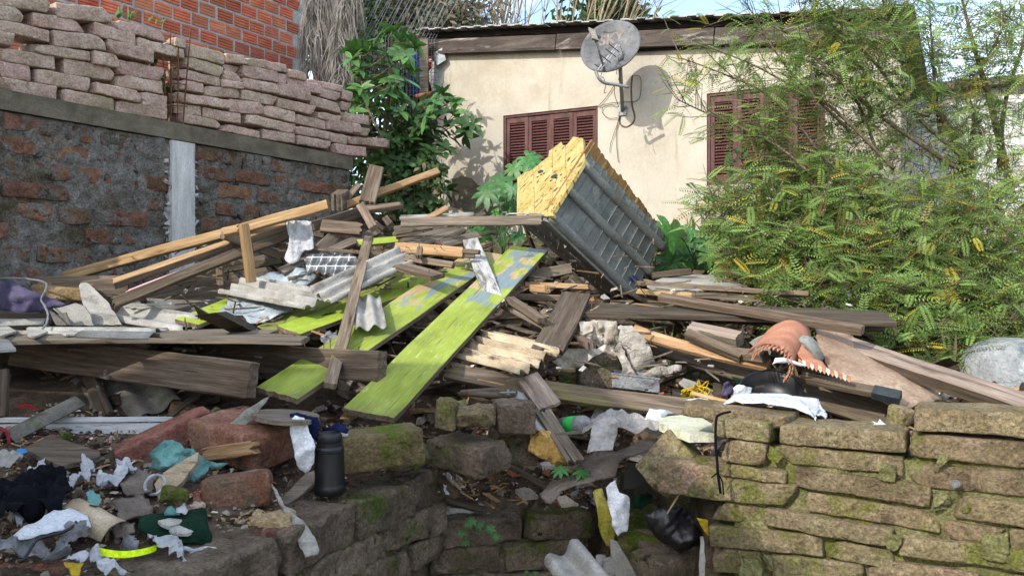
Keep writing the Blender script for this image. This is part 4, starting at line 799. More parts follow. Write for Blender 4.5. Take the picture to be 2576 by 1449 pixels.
# lime painted wall planks
GF = (.05, -.25, 1)
plank(PD('O', 926, 1046, 3.78), PD('O', 1332, 628, 5.70), .262, .03, 'wood_brown', 'longest lime green plank, foot resting on the mossy stone', 'painted_plank', 'plank', GF, top='paint_green_graffiti')
plank(PD('O', 694, 998, 3.98), PD('O', 1228, 640, 5.72), .262, .03, 'wood_brown', 'second lime green plank with graffiti, passing under the beam end', 'painted_plank', 'plank', GF, top='paint_green_graffiti')
plank(PD('O', 725, 838, 4.70), PD('O', 1105, 690, 5.62), .21, .028, 'wood_brown', 'third lime green plank behind the broken tile', 'painted_plank', 'plank', GF, top='paint_green')
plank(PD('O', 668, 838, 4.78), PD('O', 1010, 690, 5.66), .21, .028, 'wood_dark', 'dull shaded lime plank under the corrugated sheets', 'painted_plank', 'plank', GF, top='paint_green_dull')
plank(PD('O', 470, 815, 4.85), PD('O', 700, 722, 5.5), .19, .028, 'wood_brown', 'lime green plank at far left under the sheet metal', 'painted_plank', 'plank', GF, top='paint_green')
plank(P('C', 1850, 735, -.1), P('C', 2100, 1330, -.12), .105, .03, 'wood_grey', 'torn plank with peeling white paint lying on the lime planks', 'painted_plank', 'plank', (-.05, -.6, .8), top='paint_white', torn=(0, .05))
# corrugated sheets, metal, cloth on the heap
corr('cement_sheet', 'pale corrugated sheet pointing left, under the plaid cloth', 'sheet', P('C', -170, 1110, -.05), P('C', 560, 1240, -.2), .24, 3, 'fibro', (.0, -.5, .85), jag=(.03, .02))
corr('cement_sheet', 'pale corrugated sheet rising to the right below the plaid cloth', 'sheet', P('C', 560, 1205, -.25), P('C', 1320, 850, -.2), .21, 2.5, 'fibro', (.1, -.55, .8))
corr('tile_piece', 'broken corrugated tile standing on the lime planks by the lath', 'tile', P('D', 960, 160, -.16) + UP * .02, P('D', 1005, 440, -.2) + UP * .03, .165, 2, 'fibro', (0, -.5, .85), jag=(.015, .02), amp=.016)
corr('tile_piece', 'small dark tile scrap left of the broken corrugated tile', 'tile', P('D', 870, 350, -.06), P('D', 900, 450, -.08), .07, 1, 'fibro_dark', (-.3, -.8, .5))
sheet('metal_sheet', 'bent bluish sheet metal under the corrugated sheets', 'sheet', sp('O', [(545, 806), (585, 738), (650, 696), (765, 678), (800, 700), (745, 738), (738, 772), (705, 800), (622, 816), (612, 792)], .03), 'sheet_metal', .03, 4, .003, .05)
sheet('plastic_scrap', 'crumpled clear plastic beside the foot of the leaning lath', 'plastic', sp('D', [(565, 485), (620, 440), (690, 435), (715, 480), (700, 550), (610, 545)], -.02), 'plastic_clear', .02, 12, .002, .02)
sheet('shirt', 'grey-white shirt hanging from the sloping beams', 'shirt', pl('C', [(270, 585), (330, 558), (495, 565), (512, 690), (522, 800), (440, 830), (385, 900), (300, 952), (264, 890), (312, 740)], 5.42), 'cloth_pale', .03, 4, .003, .02, stretch=(4, 4, .35))
sheet('plaid_cloth', 'crumpled grey plaid cloth on the heap', 'cloth', sp('C', [(430, 900), (520, 850), (700, 828), (850, 860), (895, 930), (860, 1000), (700, 1058), (560, 1040), (450, 1010)], -.12), 'plaid', .03, 6, .003, .025, bulge=.03)
# ---------------------------------------------------------------- yellow wall chunk with roofing
LT, TT, BB, RT = PD('E', 575, 780, 5.5), PD('E', 915, 255, 5.9), PD('E', 1308, 1478, 6.0), PD('E', 1598, 1060, 6.4)
ch = empty('wall_chunk', BB, 'toppled yellow timber wall corner clad with grey ribbed roofing', 'wall chunk')
RT = TT + BB - LT; ev = (TT - LT); eu = (BB - LT); cn = eu.cross(ev).normalized(); cn = cn if cn.y < 0 else -cn
def cp(u, v, n=0.0): return LT + eu * u + ev * v + cn * n
nu, nv = 88, 90; vs = []; fs = []
ribs = (.045, .46, .87)
for i in range(nu + 1):
    for j in range(nv + 1):
        u, v = i / nu, j / nv; h = 0; sm = u * 11 % 1.0; h += .003 if sm < .08 else 0
        vv = v * (1.06 + .05 * noise.noise(Vector((u * 22, 3, 0))) * (1 if j > nv - 3 else 0)); uu = u + .012 * noise.noise(Vector((v * 14, 9, 0))) * (1 if i in (0, nu) else 0)
        vs.append(cp(uu, vv, h + .004 * fbm(Vector((u * 4, v * 4, 7)), 1.0)))
n1 = len(vs); vs += [v - cn * .006 for v in vs]
for i in range(nu):
    for j in range(nv):
        q = i * (nv + 1) + j; fs.append((q, q + 1, q + nv + 2, q + nv + 1)); fs.append((n1 + q, n1 + q + nv + 1, n1 + q + nv + 2, n1 + q + 1))
for i in range(nu):
    for j in (0, nv): q = i * (nv + 1) + j; fs.append((q, q + nv + 1, n1 + q + nv + 1, n1 + q))
for j in range(nv):
    for i in (0, nu): q = i * (nv + 1) + j; fs.append((q, q + 1, n1 + q + 1, n1 + q))
cc, vv = centred(vs); link('roofing_panel', mesh('roofing_panel', vv, fs), 'zinc', ch, Matrix.Translation(cc))
for r_ in ribs:
    mb = MB(); pts = [cp(.012 + 1.03 * i / 24, r_ + .004 * noise.noise(Vector((i * .4, r_ * 9, 0))), .008) for i in range(25)]; mb.tube(pts, [.036 * (1 + .04 * noise.noise(Vector((i * .7, r_ * 5, 2)))) for i in range(25)], 14); mb.build('rib', 'zinc', ch, True)
for i in range(1, 11):
    mb = MB(); mb.tube([cp(i / 11 + .003 * noise.noise(Vector((i, k * .5, 0))), .05 + .95 * k / 6, .005) for k in range(7)], .0032, 5); mb.build('seam', 'zinc', ch, True)
k = 0
for u0 in [i / 8 for i in range(8)]:
    ext = 1.30 - .13 * u0 + .04 * random.Random(k * 7 + 2).random(); L0, L1 = cp(u0 + .062, .16, -.07), cp(u0 + .062, ext, -.07)
    plank(L0, L1, eu.length * .121, .022, 'paint_yellow_worn', name='board', face=cn, parent=ch, torn=(0, .010)); k += 1
lb, lt_, pk = PD('E', 320, 760, 6.1), PD('E', 330, 430, 6.15), PD('E', 890, 100, 5.98)
yn = (TT - LT).cross(lb - LT).normalized(); yn = yn if yn.x < 0 else -yn
def yp(x, y): a, b = pix('E', x, y); return on_plane(a, b, LT - cn * .03, yn)
for pts in ([(320, 760), (325, 440), (380, 395), (455, 365), (468, 500), (470, 762)], [(472, 762), (470, 500), (458, 362), (590, 255), (597, 205), (625, 190), (632, 764), (580, 764)], [(634, 720), (627, 188), (700, 128), (712, 160), (735, 160), (745, 545)], [(748, 540), (738, 158), (770, 130), (800, 85), (885, 98), (905, 290)]):
    slab('board', None, None, [yp(x, y) for x, y in pts], .025, 'paint_yellow', n=yn, parent=ch, edge=.0018)
for x, y, w_, h_ in ((525, 385, 26, 11), (642, 425, 32, 13)):
    slab('dark_mark', None, None, [yp(x + w_ * cos(a) * cos(.4) + h_ * sin(a) * .3, y + h_ * sin(a) - w_ * cos(a) * .35) + yn * .003 for a in [2 * pi * i / 12 for i in range(12)]], .002, 'tape', n=yn, parent=ch, edge=0)
for x, y in ((500, 430), (530, 412), (555, 400), (615, 462), (655, 440), (700, 412)):
    slab('dark_mark', None, None, [yp(x + 11 * cos(a), y + 4 * sin(a) - 6 * cos(a)) + yn * .003 for a in [2 * pi * i / 8 for i in range(8)]], .002, 'dark_void', n=yn, parent=ch, edge=0)
bo_ = lb - LT; un = eu.cross(bo_).normalized(); un = un if un.z < 0 else -un
plank(cp(.01, .0, -.02) + bo_ * .05, cp(1.0, .0, -.02) + bo_ * .05, .1, .02, 'zinc', name='roofing_edge', face=un, parent=ch)
nu, nv = 30, 30; vs = []; fs = []
for i in range(nu + 1):
    for j in range(nv + 1): u, v = i / nu, j / nv; vs.append(LT + eu * (.02 + .98 * u) + bo_ * (v * (1 - .25 * u)) * 1.0 + un * (.012 * sin(v * 14) ) - cn * .02)
n1 = len(vs); vs += [v - un * .006 for v in vs]
for i in range(nu):
    for j in range(nv): q = i * (nv + 1) + j; fs.append((q, q + nv + 1, q + nv + 2, q + 1)); fs.append((n1 + q, n1 + q + 1, n1 + q + nv + 2, n1 + q + nv + 1))
for i in range(nu):
    for j in (0, nv): q = i * (nv + 1) + j; fs.append((q, q + nv + 1, n1 + q + nv + 1, n1 + q))
cc, vv = centred(vs); link('roofing_underside', mesh('roofing_underside', vv, fs), 'zinc', ch, Matrix.Translation(cc))
for i in range(22):
    q = LT + eu * (.12 + .036 * i) + bo_ * (.28 if i % 2 else .62) * (1 - .25 * (.12 + .036 * i)) + un * .012; mb = MB(); mb.tube([q, q + un * .02 + eu.normalized() * .025], .002, 5); mb.build('nail', 'steel_dull', ch)
slab('blue_mark', None, None, [cp(*q, .012) for q in ((.86, .18), (.89, .24), (.93, .27), (.96, .25), (.94, .19), (.90, .16))], .002, 'tarp_blue', n=cn, parent=ch)
mb = MB(); mb.tube(smoothpath([PD('E', 195, 735, 5.6), PD('E', 235, 735, 5.6), PD('E', 225, 760, 5.55), PD('E', 260, 745, 5.55), PD('E', 375, 745, 5.5), PD('E', 385, 762, 5.45), PD('E', 430, 745, 5.45), PD('E', 530, 748, 5.4), PD('E', 545, 770, 5.38)], 3), .006, 5); tag(mb.build('wavy_strip', 'steel_dull'), 'thin wavy metal strip edge lying on the long grey plank', 'strip')
# ---------------------------------------------------------------- boards on the right
plank(P('F', 835, 230, -.05), P('F', 575, 725, -.1), .175, .03, 'wood_dark', 'dark brown wide board leaning over the dirty corrugated sheet', 'plank', 'plank', (-.1, -.62, .8))
corr('cement_sheet', 'brownish lichen-stained corrugated sheet below the dark board', 'sheet', P('F', -90, 640, .0), P('F', 540, 790, -.12), .36, 5, 'fibro_dirty', (.12, -.5, .85), jag=(.03, .03))
plank(PD('O', 1440, 778, 5.02), PD('O', 2238, 801, 4.74), .30, .032, 'wood_dark', 'wide mossy board lying level across the right side', 'plank', 'plank', (0, -.18, 1), nails=1)
plank(PD('O', 1600, 792, 5.1), PD('O', 2228, 824, 4.8), .05, .03, 'wood_dark', 'dark lath under the wide mossy board', 'lath', 'lath', 'c')
plank(PD('O', 1660, 748, 5.02), PD('O', 2172, 831, 4.30), .052, .045, 'wood_brown', 'long brown beam lying diagonally over the wide mossy board', 'timber_beam', 'beam', (0, -.5, .85), ends='wood_grey', nails=1)
plank(PD('O', 1320, 717, 5.4), PD('O', 1480, 722, 5.4), .035, .04, 'wood_fresh', 'orange lath left under the yellow wall chunk', 'lath', 'lath', 'c')
plank(PD('O', 1600, 733, 5.35), PD('O', 1815, 748, 5.25), .038, .04, 'wood_fresh', 'orange lath right of the yellow wall chunk', 'lath', 'lath', 'c')
plank(PD('O', 1600, 714, 5.5), PD('O', 2036, 740, 5.05), .032, .05, 'wood_brown', 'long thin brown lath ending before the feathery tree', 'lath', 'lath', 'c')
plank(PD('O', 1720, 742, 5.3), PD('O', 1900, 752, 5.2), .04, .05, 'wood_dark', 'dark lath below the long thin brown one', 'lath', 'lath', 'c')
plank(PD('O', 1338, 725, 5.25), PD('O', 1379, 727, 5.05), .04, .045, 'wood_fresh', 'sawn lath end pointing at the viewer left of the chunk foot', 'offcut', 'offcut', 'u')
plank(PD('O', 1325, 695, 5.6), PD('O', 1440, 676, 5.6), .07, .03, 'wood_grey', 'grey board end in the gap under the wall chunk', 'plank', 'plank', 'c')
plank(PD('O', 1300, 748, 5.3), PD('O', 1430, 752, 5.3), .04, .03, 'wood_brown', 'brown lath beside the torn white plank foot', 'lath', 'lath', 'c', nails=1)
plank(PD('O', 1640, 693, 5.9), PD('O', 1740, 683, 5.9), .045, .04, 'wood_dark', 'mossy stub behind the chunk in front of big leaves', 'offcut', 'offcut', 'c')
slab('cement_slab', 'flat pale grey cement sheet right of the wall chunk', 'sheet', [PD('O', 1622, 716, 5.5), PD('O', 1690, 690, 6.1), PD('O', 1790, 692, 6.1), PD('O', 1885, 724, 5.45), PD('O', 1780, 728, 5.3), PD('O', 1640, 726, 5.3)], .01, 'fibro', n=UP)
plank(PD('F', 255, 262, 4.98), PD('F', 545, 452, 4.62), .065, .03, 'wood_brown', 'reddish board with a nail below the torn white plank', 'plank', 'plank', (.3, -.6, .75), nails=2)
plank(PD('F', 200, 310, 5.05), PD('F', 590, 500, 4.68), .06, .03, 'wood_grey', 'grey board under the reddish nailed board', 'plank', 'plank', (.3, -.6, .75))
plank(PD('F', 800, 590, 4.72), PD('F', 960, 665, 4.45), .05, .04, 'wood_brown', 'sawn batten end on the white rags', 'offcut', 'offcut', (0, -.5, .85), ends='wood_grey', nails=1)
plank(PD('F', 1310, 545, 4.85), PD('F', 2480, 850, 4.35), .065, .03, 'wood_fresh', 'bowed reddish branch-like plank below the wide mossy board', 'plank', 'plank', (0, -.85, .5), bow=.02)
plank(PD('F', 1480, 640, 5.0), PD('O', 2262, 1062, 3.98), .13, .035, 'wood_dark', 'long dark board running down right behind the basin', 'plank', 'plank', (0, -.9, .3))
plank(PD('F', 1800, 535, 4.72), PD('F', 2235, 620, 4.52), .085, .08, 'wood_grey', 'chunky square timber with worn white paint on the right', 'timber_block', 'timber', (0, -.55, .8), top='wood_pink')
plank(PD('G', 80, 440, 4.6), PD('G', 560, 640, 4.4), .05, .045, 'wood_brown', 'brown batten under the chunky square timber', 'batten', 'batten', (0, -.7, .6))
plank(PD('G', 430, 605, 4.5), PD('G', 770, 640, 4.3), .055, .05, 'wood_brown', 'short brown batten left of the orange roll', 'batten', 'batten', (0, -.6, .7))
slab('tile_piece', 'lichen-grey tile shard left of the orange roll', 'tile', pl('G', [(625, 520), (680, 480), (770, 435), (838, 545), (800, 622), (690, 590)], 4.42), .012, 'fibro')
plank(PD('O', 1122, 937, 4.36), PD('O', 1838, 1043, 3.94), .10, .032, 'wood_dark', 'long dark plank crossing the centre down to the right wall', 'plank', 'plank', (0, -.75, .62), bow=.03)
plank(PD('O', 2128, 872, 4.55), PD('O', 2690, 1062, 3.50), .115, .075, 'wood_dark', 'heavy weathered pinkish beam, its shaded side painted dark, running off the right edge', 'timber_beam', 'beam', (-.1, -.6, .9), top='wood_pink')  # lit top and shaded side given separate wood colours
plank(PD('G', 1060, 815, 4.15), PD('G', 1905, 985, 3.85), .05, .035, 'wood_brown', 'batten with black tape round its end', 'batten', 'batten', (0, -.7, .7))
mb = MB(); a_, b_ = PD('G', 1680, 940, 3.905), PD('G', 1915, 992, 3.835); fr_ = frame(b_ - a_, Vector((0, -.7, .7))); mb.box((a_ + b_) / 2, fr_ @ Vector(((b_ - a_).length / 2, 0, 0)), fr_ @ Vector((0, .028, 0)), fr_ @ Vector((0, 0, .021))); tag(mb.build('black_tape', 'tape'), 'black tape wrapped round the batten end by the plywood', 'tape')
sheet('plywood_sheet', 'large torn brown plywood sheet sliding down at right', 'plywood', [PD('G', 1185, 395, 4.6), PD('G', 1430, 450, 4.6), PD('G', 1650, 640, 4.5), PD('G', 1900, 760, 4.4), PD('G', 2270, 1010, 4.1), PD('G', 2150, 1060, 3.95), PD('G', 1880, 1090, 3.85), PD('G', 1480, 900, 4.0), PD('G', 1300, 800, 4.1), PD('G', 1190, 600, 4.35)], 'plywood', .008, 4, .012, .05, bulge=.05, edge=.012)
# orange roll with cut teeth
rl = empty('orange_roll', PD('G', 950, 800, 4.1), 'orange leather roll with saw-toothed edges and grey collar', 'roll')
ra, rb_ = PD('G', 820, 700, 4.08), PD('G', 1010, 470, 4.40)
axv = (rb_ - ra).normalized(); fx = frame(axv, Vector((.2, -.6, .8)))
def rollp(s, a, r_): return ra + axv * s * (rb_ - ra).length + fx @ Vector((0, cos(a), sin(a))) * r_
vs = []; fs = []; na, ns = 36, 8
for i in range(ns + 1):
    for k in range(na + 1):
        a = -.3 + (pi + .75) * k / na; rr = .098 * (1 + .12 * cos(a)); fl_ = (1 + .25 * (k / na < .18) * (1 - k / na / .18)); vs.append(rollp(i / ns, a, rr * fl_ * (1 + .03 * sin(i * 2.2))))
n1 = len(vs); vs += [v + (ra + axv * .1 - v).normalized() * .005 for v in vs]
for i in range(ns):
    for k in range(na): q = i * (na + 1) + k; fs.append((q, q + 1, q + na + 2, q + na + 1)); fs.append((n1 + q, n1 + q + na + 1, n1 + q + na + 2, n1 + q + 1))
for k in range(na): q = ns * (na + 1) + k; fs.append((q, q + 1, n1 + q + 1, n1 + q)); fs.append((k, k + 1, n1 + k + 1, n1 + k))
cc, vv = centred(vs); link('skin', mesh('skin', vv, fs), 'leather_orange', rl, Matrix.Translation(cc))
tooth = 0
for row, (r_, zf, off_) in enumerate(((1.02, .02, 0), (.92, -.02, .5))):
    for k in range(17):
        a = -.35 + (pi + .8) * (k + off_) / 17; p0 = rollp(zf, a, .098 * r_); p1 = rollp(zf, a + .17, .098 * r_); tip = (p0 + p1) / 2 - axv * .022 - UP * .006; up_ = axv * .02
        slab('tooth', None, None, [p0 + up_, p0, tip, p1, p1 + up_], .004, 'leather_orange', parent=rl, edge=0)
mb = MB(); p0, p1 = PD('G', 1040, 690, 4.05), PD('G', 1490, 840, 3.92); nt = 13
for k in range(nt):
    q0, q1 = p0.lerp(p1, k / nt), p0.lerp(p1, (k + .95) / nt); slab('tooth', None, None, [q0 + UP * .022, q0, (q0 + q1) / 2 - UP * .014 + CAMF * .006, q1, q1 + UP * .016], .004, 'cloth_dirty' if k % 2 else 'leather_orange', parent=rl, edge=0)
sheet('fringe_strip', None, None, [PD('G', 1000, 540, 4.2), PD('G', 1080, 530, 4.2), PD('G', 1300, 740, 4.05), PD('G', 1490, 830, 3.95), PD('G', 1200, 730, 4.02), PD('G', 1040, 640, 4.1)], 'leather_orange', .004, 6, .004, .03, parent=rl)
sheet('collar', None, None, pl('G', [(1040, 500), (1090, 455), (1150, 465), (1210, 560), (1260, 650), (1230, 700), (1190, 690), (1130, 590)], 4.12), 'zinc', .004, 6, .005, .03, bulge=.03, parent=rl)
sheet('lining', None, None, pl('G', [(815, 700), (840, 650), (920, 640), (1000, 670), (1120, 720), (1060, 720), (960, 690), (880, 690)], 4.02), 'cloth_white', .004, 6, .004, .03, parent=rl)
mb = MB(); mb.lathe([(.0, .33), (.10, .325), (.20, .29), (.27, .22), (.30, .10), (.31, -.25), (.30, -.5)], PD('O', 2545, 990, 4.9), 36); tag(mb.build('plastic_tank', 'plastic_dome', smooth=True), 'pale bluish domed plastic tank behind the heavy beam', 'tank')
# rags in the middle
sheet('white_rag', 'crumpled dirty white cloth bundle under the wide mossy board', 'cloth', pl('F', [(848, 455), (950, 445), (1050, 448), (1160, 450), (1195, 560), (1190, 640), (1150, 690), (1172, 785), (1090, 730), (1000, 640), (900, 665), (850, 560)], 4.72), 'cloth_dirty', .07, 5, .003, .022, stretch=(2, 2, 1))
sheet('grey_drape', 'grey cloth drooping over the right end of the dirty corrugated sheet', 'cloth', pl('F', [(620, 800), (760, 700), (1000, 690), (1085, 650), (1060, 720), (960, 770), (880, 840), (820, 865), (700, 855)], 4.62), 'cloth_dirty', .045, 6, .003, .025)
sheet('felt_pad', 'thick grey felt pad slumped beside the white rags', 'felt', pl('F', [(1200, 490), (1300, 490), (1395, 590), (1512, 805), (1420, 850), (1330, 905), (1290, 850), (1240, 700), (1185, 640)], 4.66), 'cloth_felt', .03, 5, .02, .03, bulge=.05)
sheet('felt_tatter', 'tattered felt strip hanging below the white rags', 'felt', pl('F', [(1190, 640), (1260, 720), (1292, 860), (1390, 945), (1240, 945), (1205, 820), (1162, 700)], 4.58), 'cloth_felt', .03, 7, .01, .025, edge=.015)
sheet('felt_roll', 'rolled grey felt lying on the rubble right of the felt pad', 'felt', pl('F', [(1385, 900), (1520, 822), (1720, 838), (1725, 880), (1600, 895), (1440, 945), (1380, 945)], 4.5), 'cloth_felt', .025, 6, .02, .025, bulge=.03)
for x, y, d, dm, ro, lb_ in ((1060, 830, 4.78, (.22, .16, .12), (10, 0, 0), 'upper dark mossy block in the hollow below the rags'), (1030, 930, 4.72, (.26, .16, .12), (5, 0, 0), 'lower dark mossy block in the hollow below the rags'), (830, 950, 4.8, (.2, .15, .1), (-8, 0, 0), 'dark stone left of the blocks in the hollow')):
    block(lb_, PD('F', x, y, d), dm, ro, 'stone_dark')
# rubbish behind the right wall
bx_ = empty('plastic_tray', PD('F', 1330, 1030, 4.5), 'clear plastic food tray among the rubble', 'tray'); a_, b_, c_ = PD('F', 1135, 1010, 4.45), PD('F', 1540, 1060, 4.35), PD('F', 1150, 960, 4.65)
ux, uy = (b_ - a_), (c_ - a_); mb = MB(); mb.box(a_ + ux / 2 + UP * .03, ux / 2, CAMF * .003, UP * .035); mb.box(a_ + ux / 2 + uy + UP * .03, ux / 2, CAMF * .003, UP * .03); mb.box(a_ + ux / 2 + uy / 2, ux / 2, uy / 2, UP * .002); mb.build('body', 'plastic_clear', bx_)
mb = MB(); mb.box(a_ + ux / 2 + UP * .068, ux / 2 * 1.03, CAMF * .010, UP * .003); mb.build('rim', 'plastic_clear', bx_)
rn = random.Random(9); mb = MB()
for k in range(12):
    q = PD('F', rn.uniform(1800, 1910), rn.uniform(1050, 1095), 4.3); ax1 = Vector((rn.uniform(-1, 1), rn.uniform(-.4, .4), rn.uniform(-.3, .3))).normalized() * .06; ax2 = Vector((0, rn.uniform(-.6, .2), .8)).normalized() * .022
    mb.tube([q + ax1 * cos(a) + ax2 * sin(a) for a in [2 * pi * i / 16 for i in range(17)]], .004, 5, cap=False)
tag(mb.build('yellow_rope', 'plastic_yellow', smooth=True), 'tangled bundle of yellow cord on the rubble', 'rope')
plank(PD('G', 140, 950, 4.1), PD('G', 500, 1035, 3.85), .02, .016, 'wood_fresh', 'wooden brush handle beside the yellow cord', 'stick', 'stick', 'c')
sheet('paper_scrap', 'white crumpled paper bag left of the black basin', 'paper', pl('G', [(470, 900), (520, 870), (650, 905), (620, 1000), (500, 1010), (465, 960)], 4.05), 'paper_white', .02, 10, .002, .02, bulge=.02)
sheet('paper_scrap', 'long white plastic sheet lying along the dark plank', 'plastic', pl('G', [(60, 1000), (200, 985), (300, 1010), (470, 1060), (420, 1075), (250, 1035)], 3.95), 'paper_white', .012, 10, .002, .02)
sheet('cloth_scrap', 'purple and white cloth scrap near the yellow cord', 'cloth', pl('G', [(370, 970), (400, 860), (440, 845), (495, 900), (480, 950), (420, 975)], 4.2), 'cloth_purple', .02, 10, .003, .02)
sheet('green_rag', 'dark green rag in the shade above the basin', 'cloth', pl('G', [(460, 800), (540, 820), (610, 805), (690, 820), (680, 870), (600, 895), (530, 885), (490, 850)], 4.45), 'cloth_green', .03, 8, .003, .02)
slab('cement_shard', 'flat pale stone shard under the yellow cord', 'shard', pl('G', [(18, 870), (60, 822), (150, 850), (300, 930), (305, 970), (200, 965), (90, 930)], 4.3), .015, 'fibro')
bn = MB(); bc = PD('G', 800, 960, 4.15); bn.lathe([(.02, -.07), (.10, -.068), (.125, -.03), (.148, .02), (.156, .024), (.158, .018), (.15, .01), (.128, -.04), (.10, -.075), (.02, -.078)], bc, 32, axis=Vector((-.15, -.55, .8))); tag(bn.build('basin', 'black_plastic', smooth=True), 'black plastic basin behind the white bag on the wall', 'basin')
wb = empty('white_bag', PD('G', 800, 1100, 3.4), 'large white plastic bag lying on the mossy wall top', 'bag')
sheet('bag_face', None, None, [PD('G', 400, 1112, 3.35), PD('G', 480, 1045, 3.5), PD('G', 740, 962, 3.75), PD('G', 860, 985, 3.7), PD('G', 1050, 1080, 3.4), PD('G', 1180, 1200, 3.18), PD('G', 1000, 1150, 3.24), PD('G', 700, 1102, 3.28), PD('G', 500, 1088, 3.33)], 'paper_white', .012, 5, .003, .03, parent=wb, bulge=.035)
sheet('bag_fold', None, None, [PD('G', 840, 982, 3.68), PD('G', 1210, 1000, 3.6), PD('G', 1225, 1060, 3.5), PD('G', 1190, 1190, 3.17), PD('G', 1060, 1085, 3.36)], 'cloth_pale', .008, 5, .003, .03, parent=wb)
sheet('bag_fold', None, None, [PD('G', 1220, 1060, 3.5), PD('G', 1285, 1130, 3.4), PD('G', 1270, 1168, 3.3), PD('G', 1200, 1165, 3.25)], 'paper_white', .015, 8, .003, .02, parent=wb)
sheet('paper_scrap', 'small white torn scrap on the wall top at right', 'paper', pl('H', [(1085, 155), (1130, 140), (1100, 122), (1160, 128), (1180, 100), (1200, 130), (1320, 182), (1200, 178)], 3.06), 'paper_white', .006, 10, .002, .02)
block('mossy orange stone behind the wall top at right', PD('H', 1370, 110, 3.12), (.09, .08, .09), (20, 10, 10), 'stone_mossy', r=.03)
block('flat pale cap stone at the left end of the mossy wall', PD('H', -20, 55, 3.32), (.42, .2, .05), (-31, 0, 3), 'stone_mossy', r=.015)
make('stone_pale', ['#a6a78d', '#bcbda6', '#cdcdbd'], 8, bump=.5, bscale=40, bdist=.006, patches=[('#9aa35e', 5, .54, .68), ('#7d715c', 9, .62, .72)], hv=.03)
slab('stone_tile', 'flat lichen-covered slab tilted beside the mossy wall', 'slab', [PD('I', 1530, 85, 3.75), PD('I', 1850, 60, 3.85), PD('I', 2000, 150, 3.6), PD('I', 2010, 228, 3.38), PD('I', 1800, 232, 3.36), PD('I', 1545, 140, 3.6)], .035, 'stone_pale', n=UP)
block('square sandstone block standing on its corner left of the mossy wall', PD('I', 1665, 510, 3.52), (.21, .17, .22), (35, 32, 28), 'stone_mossy', step=.025, chips=4)
tag(link('stone_block', block_mesh(.42, .2, .13, step=.03, seed=nseed(), chips=3), 'stone_mossy', None, m4(rp(.0, rf_('H', -200, 660)[1], -.10), RRM)), 'mossy block sticking out at the left foot of the mossy wall', 'stone')
sheet('grey_tarp', 'crumpled grey tarpaulin in the centre of the rubble', 'tarpaulin', sp('I', [(880, 180), (960, 120), (1190, 112), (1330, 98), (1400, 160), (1592, 190), (1560, 290), (1440, 312), (1300, 300), (1180, 302), (1120, 420), (930, 420), (962, 310), (878, 285)], .12), 'tarp_grey', .05, 5, .003, .025, bulge=.05)
sheet('white_sack', 'white crumpled sack beside the lichen slab', 'sack', pl('I', [(1440, 12), (1540, 20), (1660, 52), (1545, 82), (1560, 140), (1590, 190), (1480, 240), (1390, 180), (1400, 120)], 3.78), 'paper_white', .03, 7, .003, .025, bulge=.04)
sheet('dark_sheet', 'dark grey plastic sheet under the long crossing plank', 'plastic', pl('I', [(930, 130), (1010, 0), (1100, -60), (1440, -10), (1410, 70), (1160, 90), (1150, 115)], 4.15), 'tarp_grey', .03, 5, .003, .035)
bt = empty('bottle', PD('I', 815, 200, 3.95), 'clear plastic bottle with green label', 'bottle'); bax = Vector((.25, -.55, .12)).normalized(); bc = PD('I', 810, 160, 3.98)
for nm, pr, mt in (('body', [(.0, -.12), (.038, -.118), (.044, -.10), (.044, .09), (.034, .125), (.014, .15), (.013, .17), (0, .17)], 'plastic_clear'), ('label', [(.0450, -.045), (.0455, -.04), (.0455, .05), (.045, .055)], None)):
    mb = MB(); mb.lathe(pr, bc, 24, axis=bax); mb.build(nm, mt or 'label_green', bt, True) if mt else (make('label_green', ['#2f9a48', '#3dae55', '#56bd6a'], 10, bump=0, rough=.4, hv=0), mb.build(nm, 'label_green', bt, True))
plank(PD('I', 640, 238, 3.75), PD('I', 1040, 198, 3.72), .012, .01, 'wood_grey', 'thin grey stick in front of the green-labelled bottle', 'stick', 'stick', 'c')
sheet('brown_sheet', 'curled brown sheet below the grey tarpaulin', 'sheet', [PD('I', x, y, d) for x, y, d in ((520, 800, 3.72), (640, 690, 3.8), (860, 570, 3.92), (930, 450, 4.05), (1180, 430, 4.05), (1470, 310, 4.05), (1535, 340, 3.95), (1440, 400, 3.9), (1290, 470, 3.82), (1230, 520, 3.78), (1180, 620, 3.7), (1020, 690, 3.66), (960, 690, 3.66), (720, 760, 3.66), (600, 840, 3.64))], 'tarp_brown', .02, 4, .006, .035, bulge=.03, edge=.012)
slab('shoe_sole', 'black rubber sole hanging left of the square block', 'sole', pl('I', [(1245, 560), (1290, 500), (1420, 478), (1432, 560), (1415, 640), (1310, 700), (1235, 705)], 3.72), .015, 'black_plastic')
sheet('white_rag', 'torn white rag hanging into the gap', 'cloth', pl('I', [(1080, 690), (1170, 620), (1200, 720), (1285, 770), (1265, 950), (1250, 1055), (1185, 1085), (1140, 1010), (1150, 940), (1100, 800)], 3.62), 'cloth_white', .03, 7, .003, .02, stretch=(2, 2, .8))
sheet('yellow_rag', 'yellow-green rag hanging beside the torn white rag', 'cloth', pl('I', [(970, 745), (1050, 700), (1100, 820), (1150, 950), (1170, 1100), (1140, 1200), (1090, 1180), (1045, 1080), (1020, 950), (1000, 850)], 3.68), 'cloth_yellow', .03, 7, .004, .02, stretch=(3, 3, .6))
sheet('black_bag', 'black rubbish bag slumped in the gap', 'bag', pl('I', [(1385, 885), (1480, 840), (1700, 825), (1800, 940), (1925, 1070), (1880, 1145), (1660, 1195), (1520, 1085), (1430, 990)], 3.5), 'black_bag', .06, 6, .003, .022, bulge=.08)
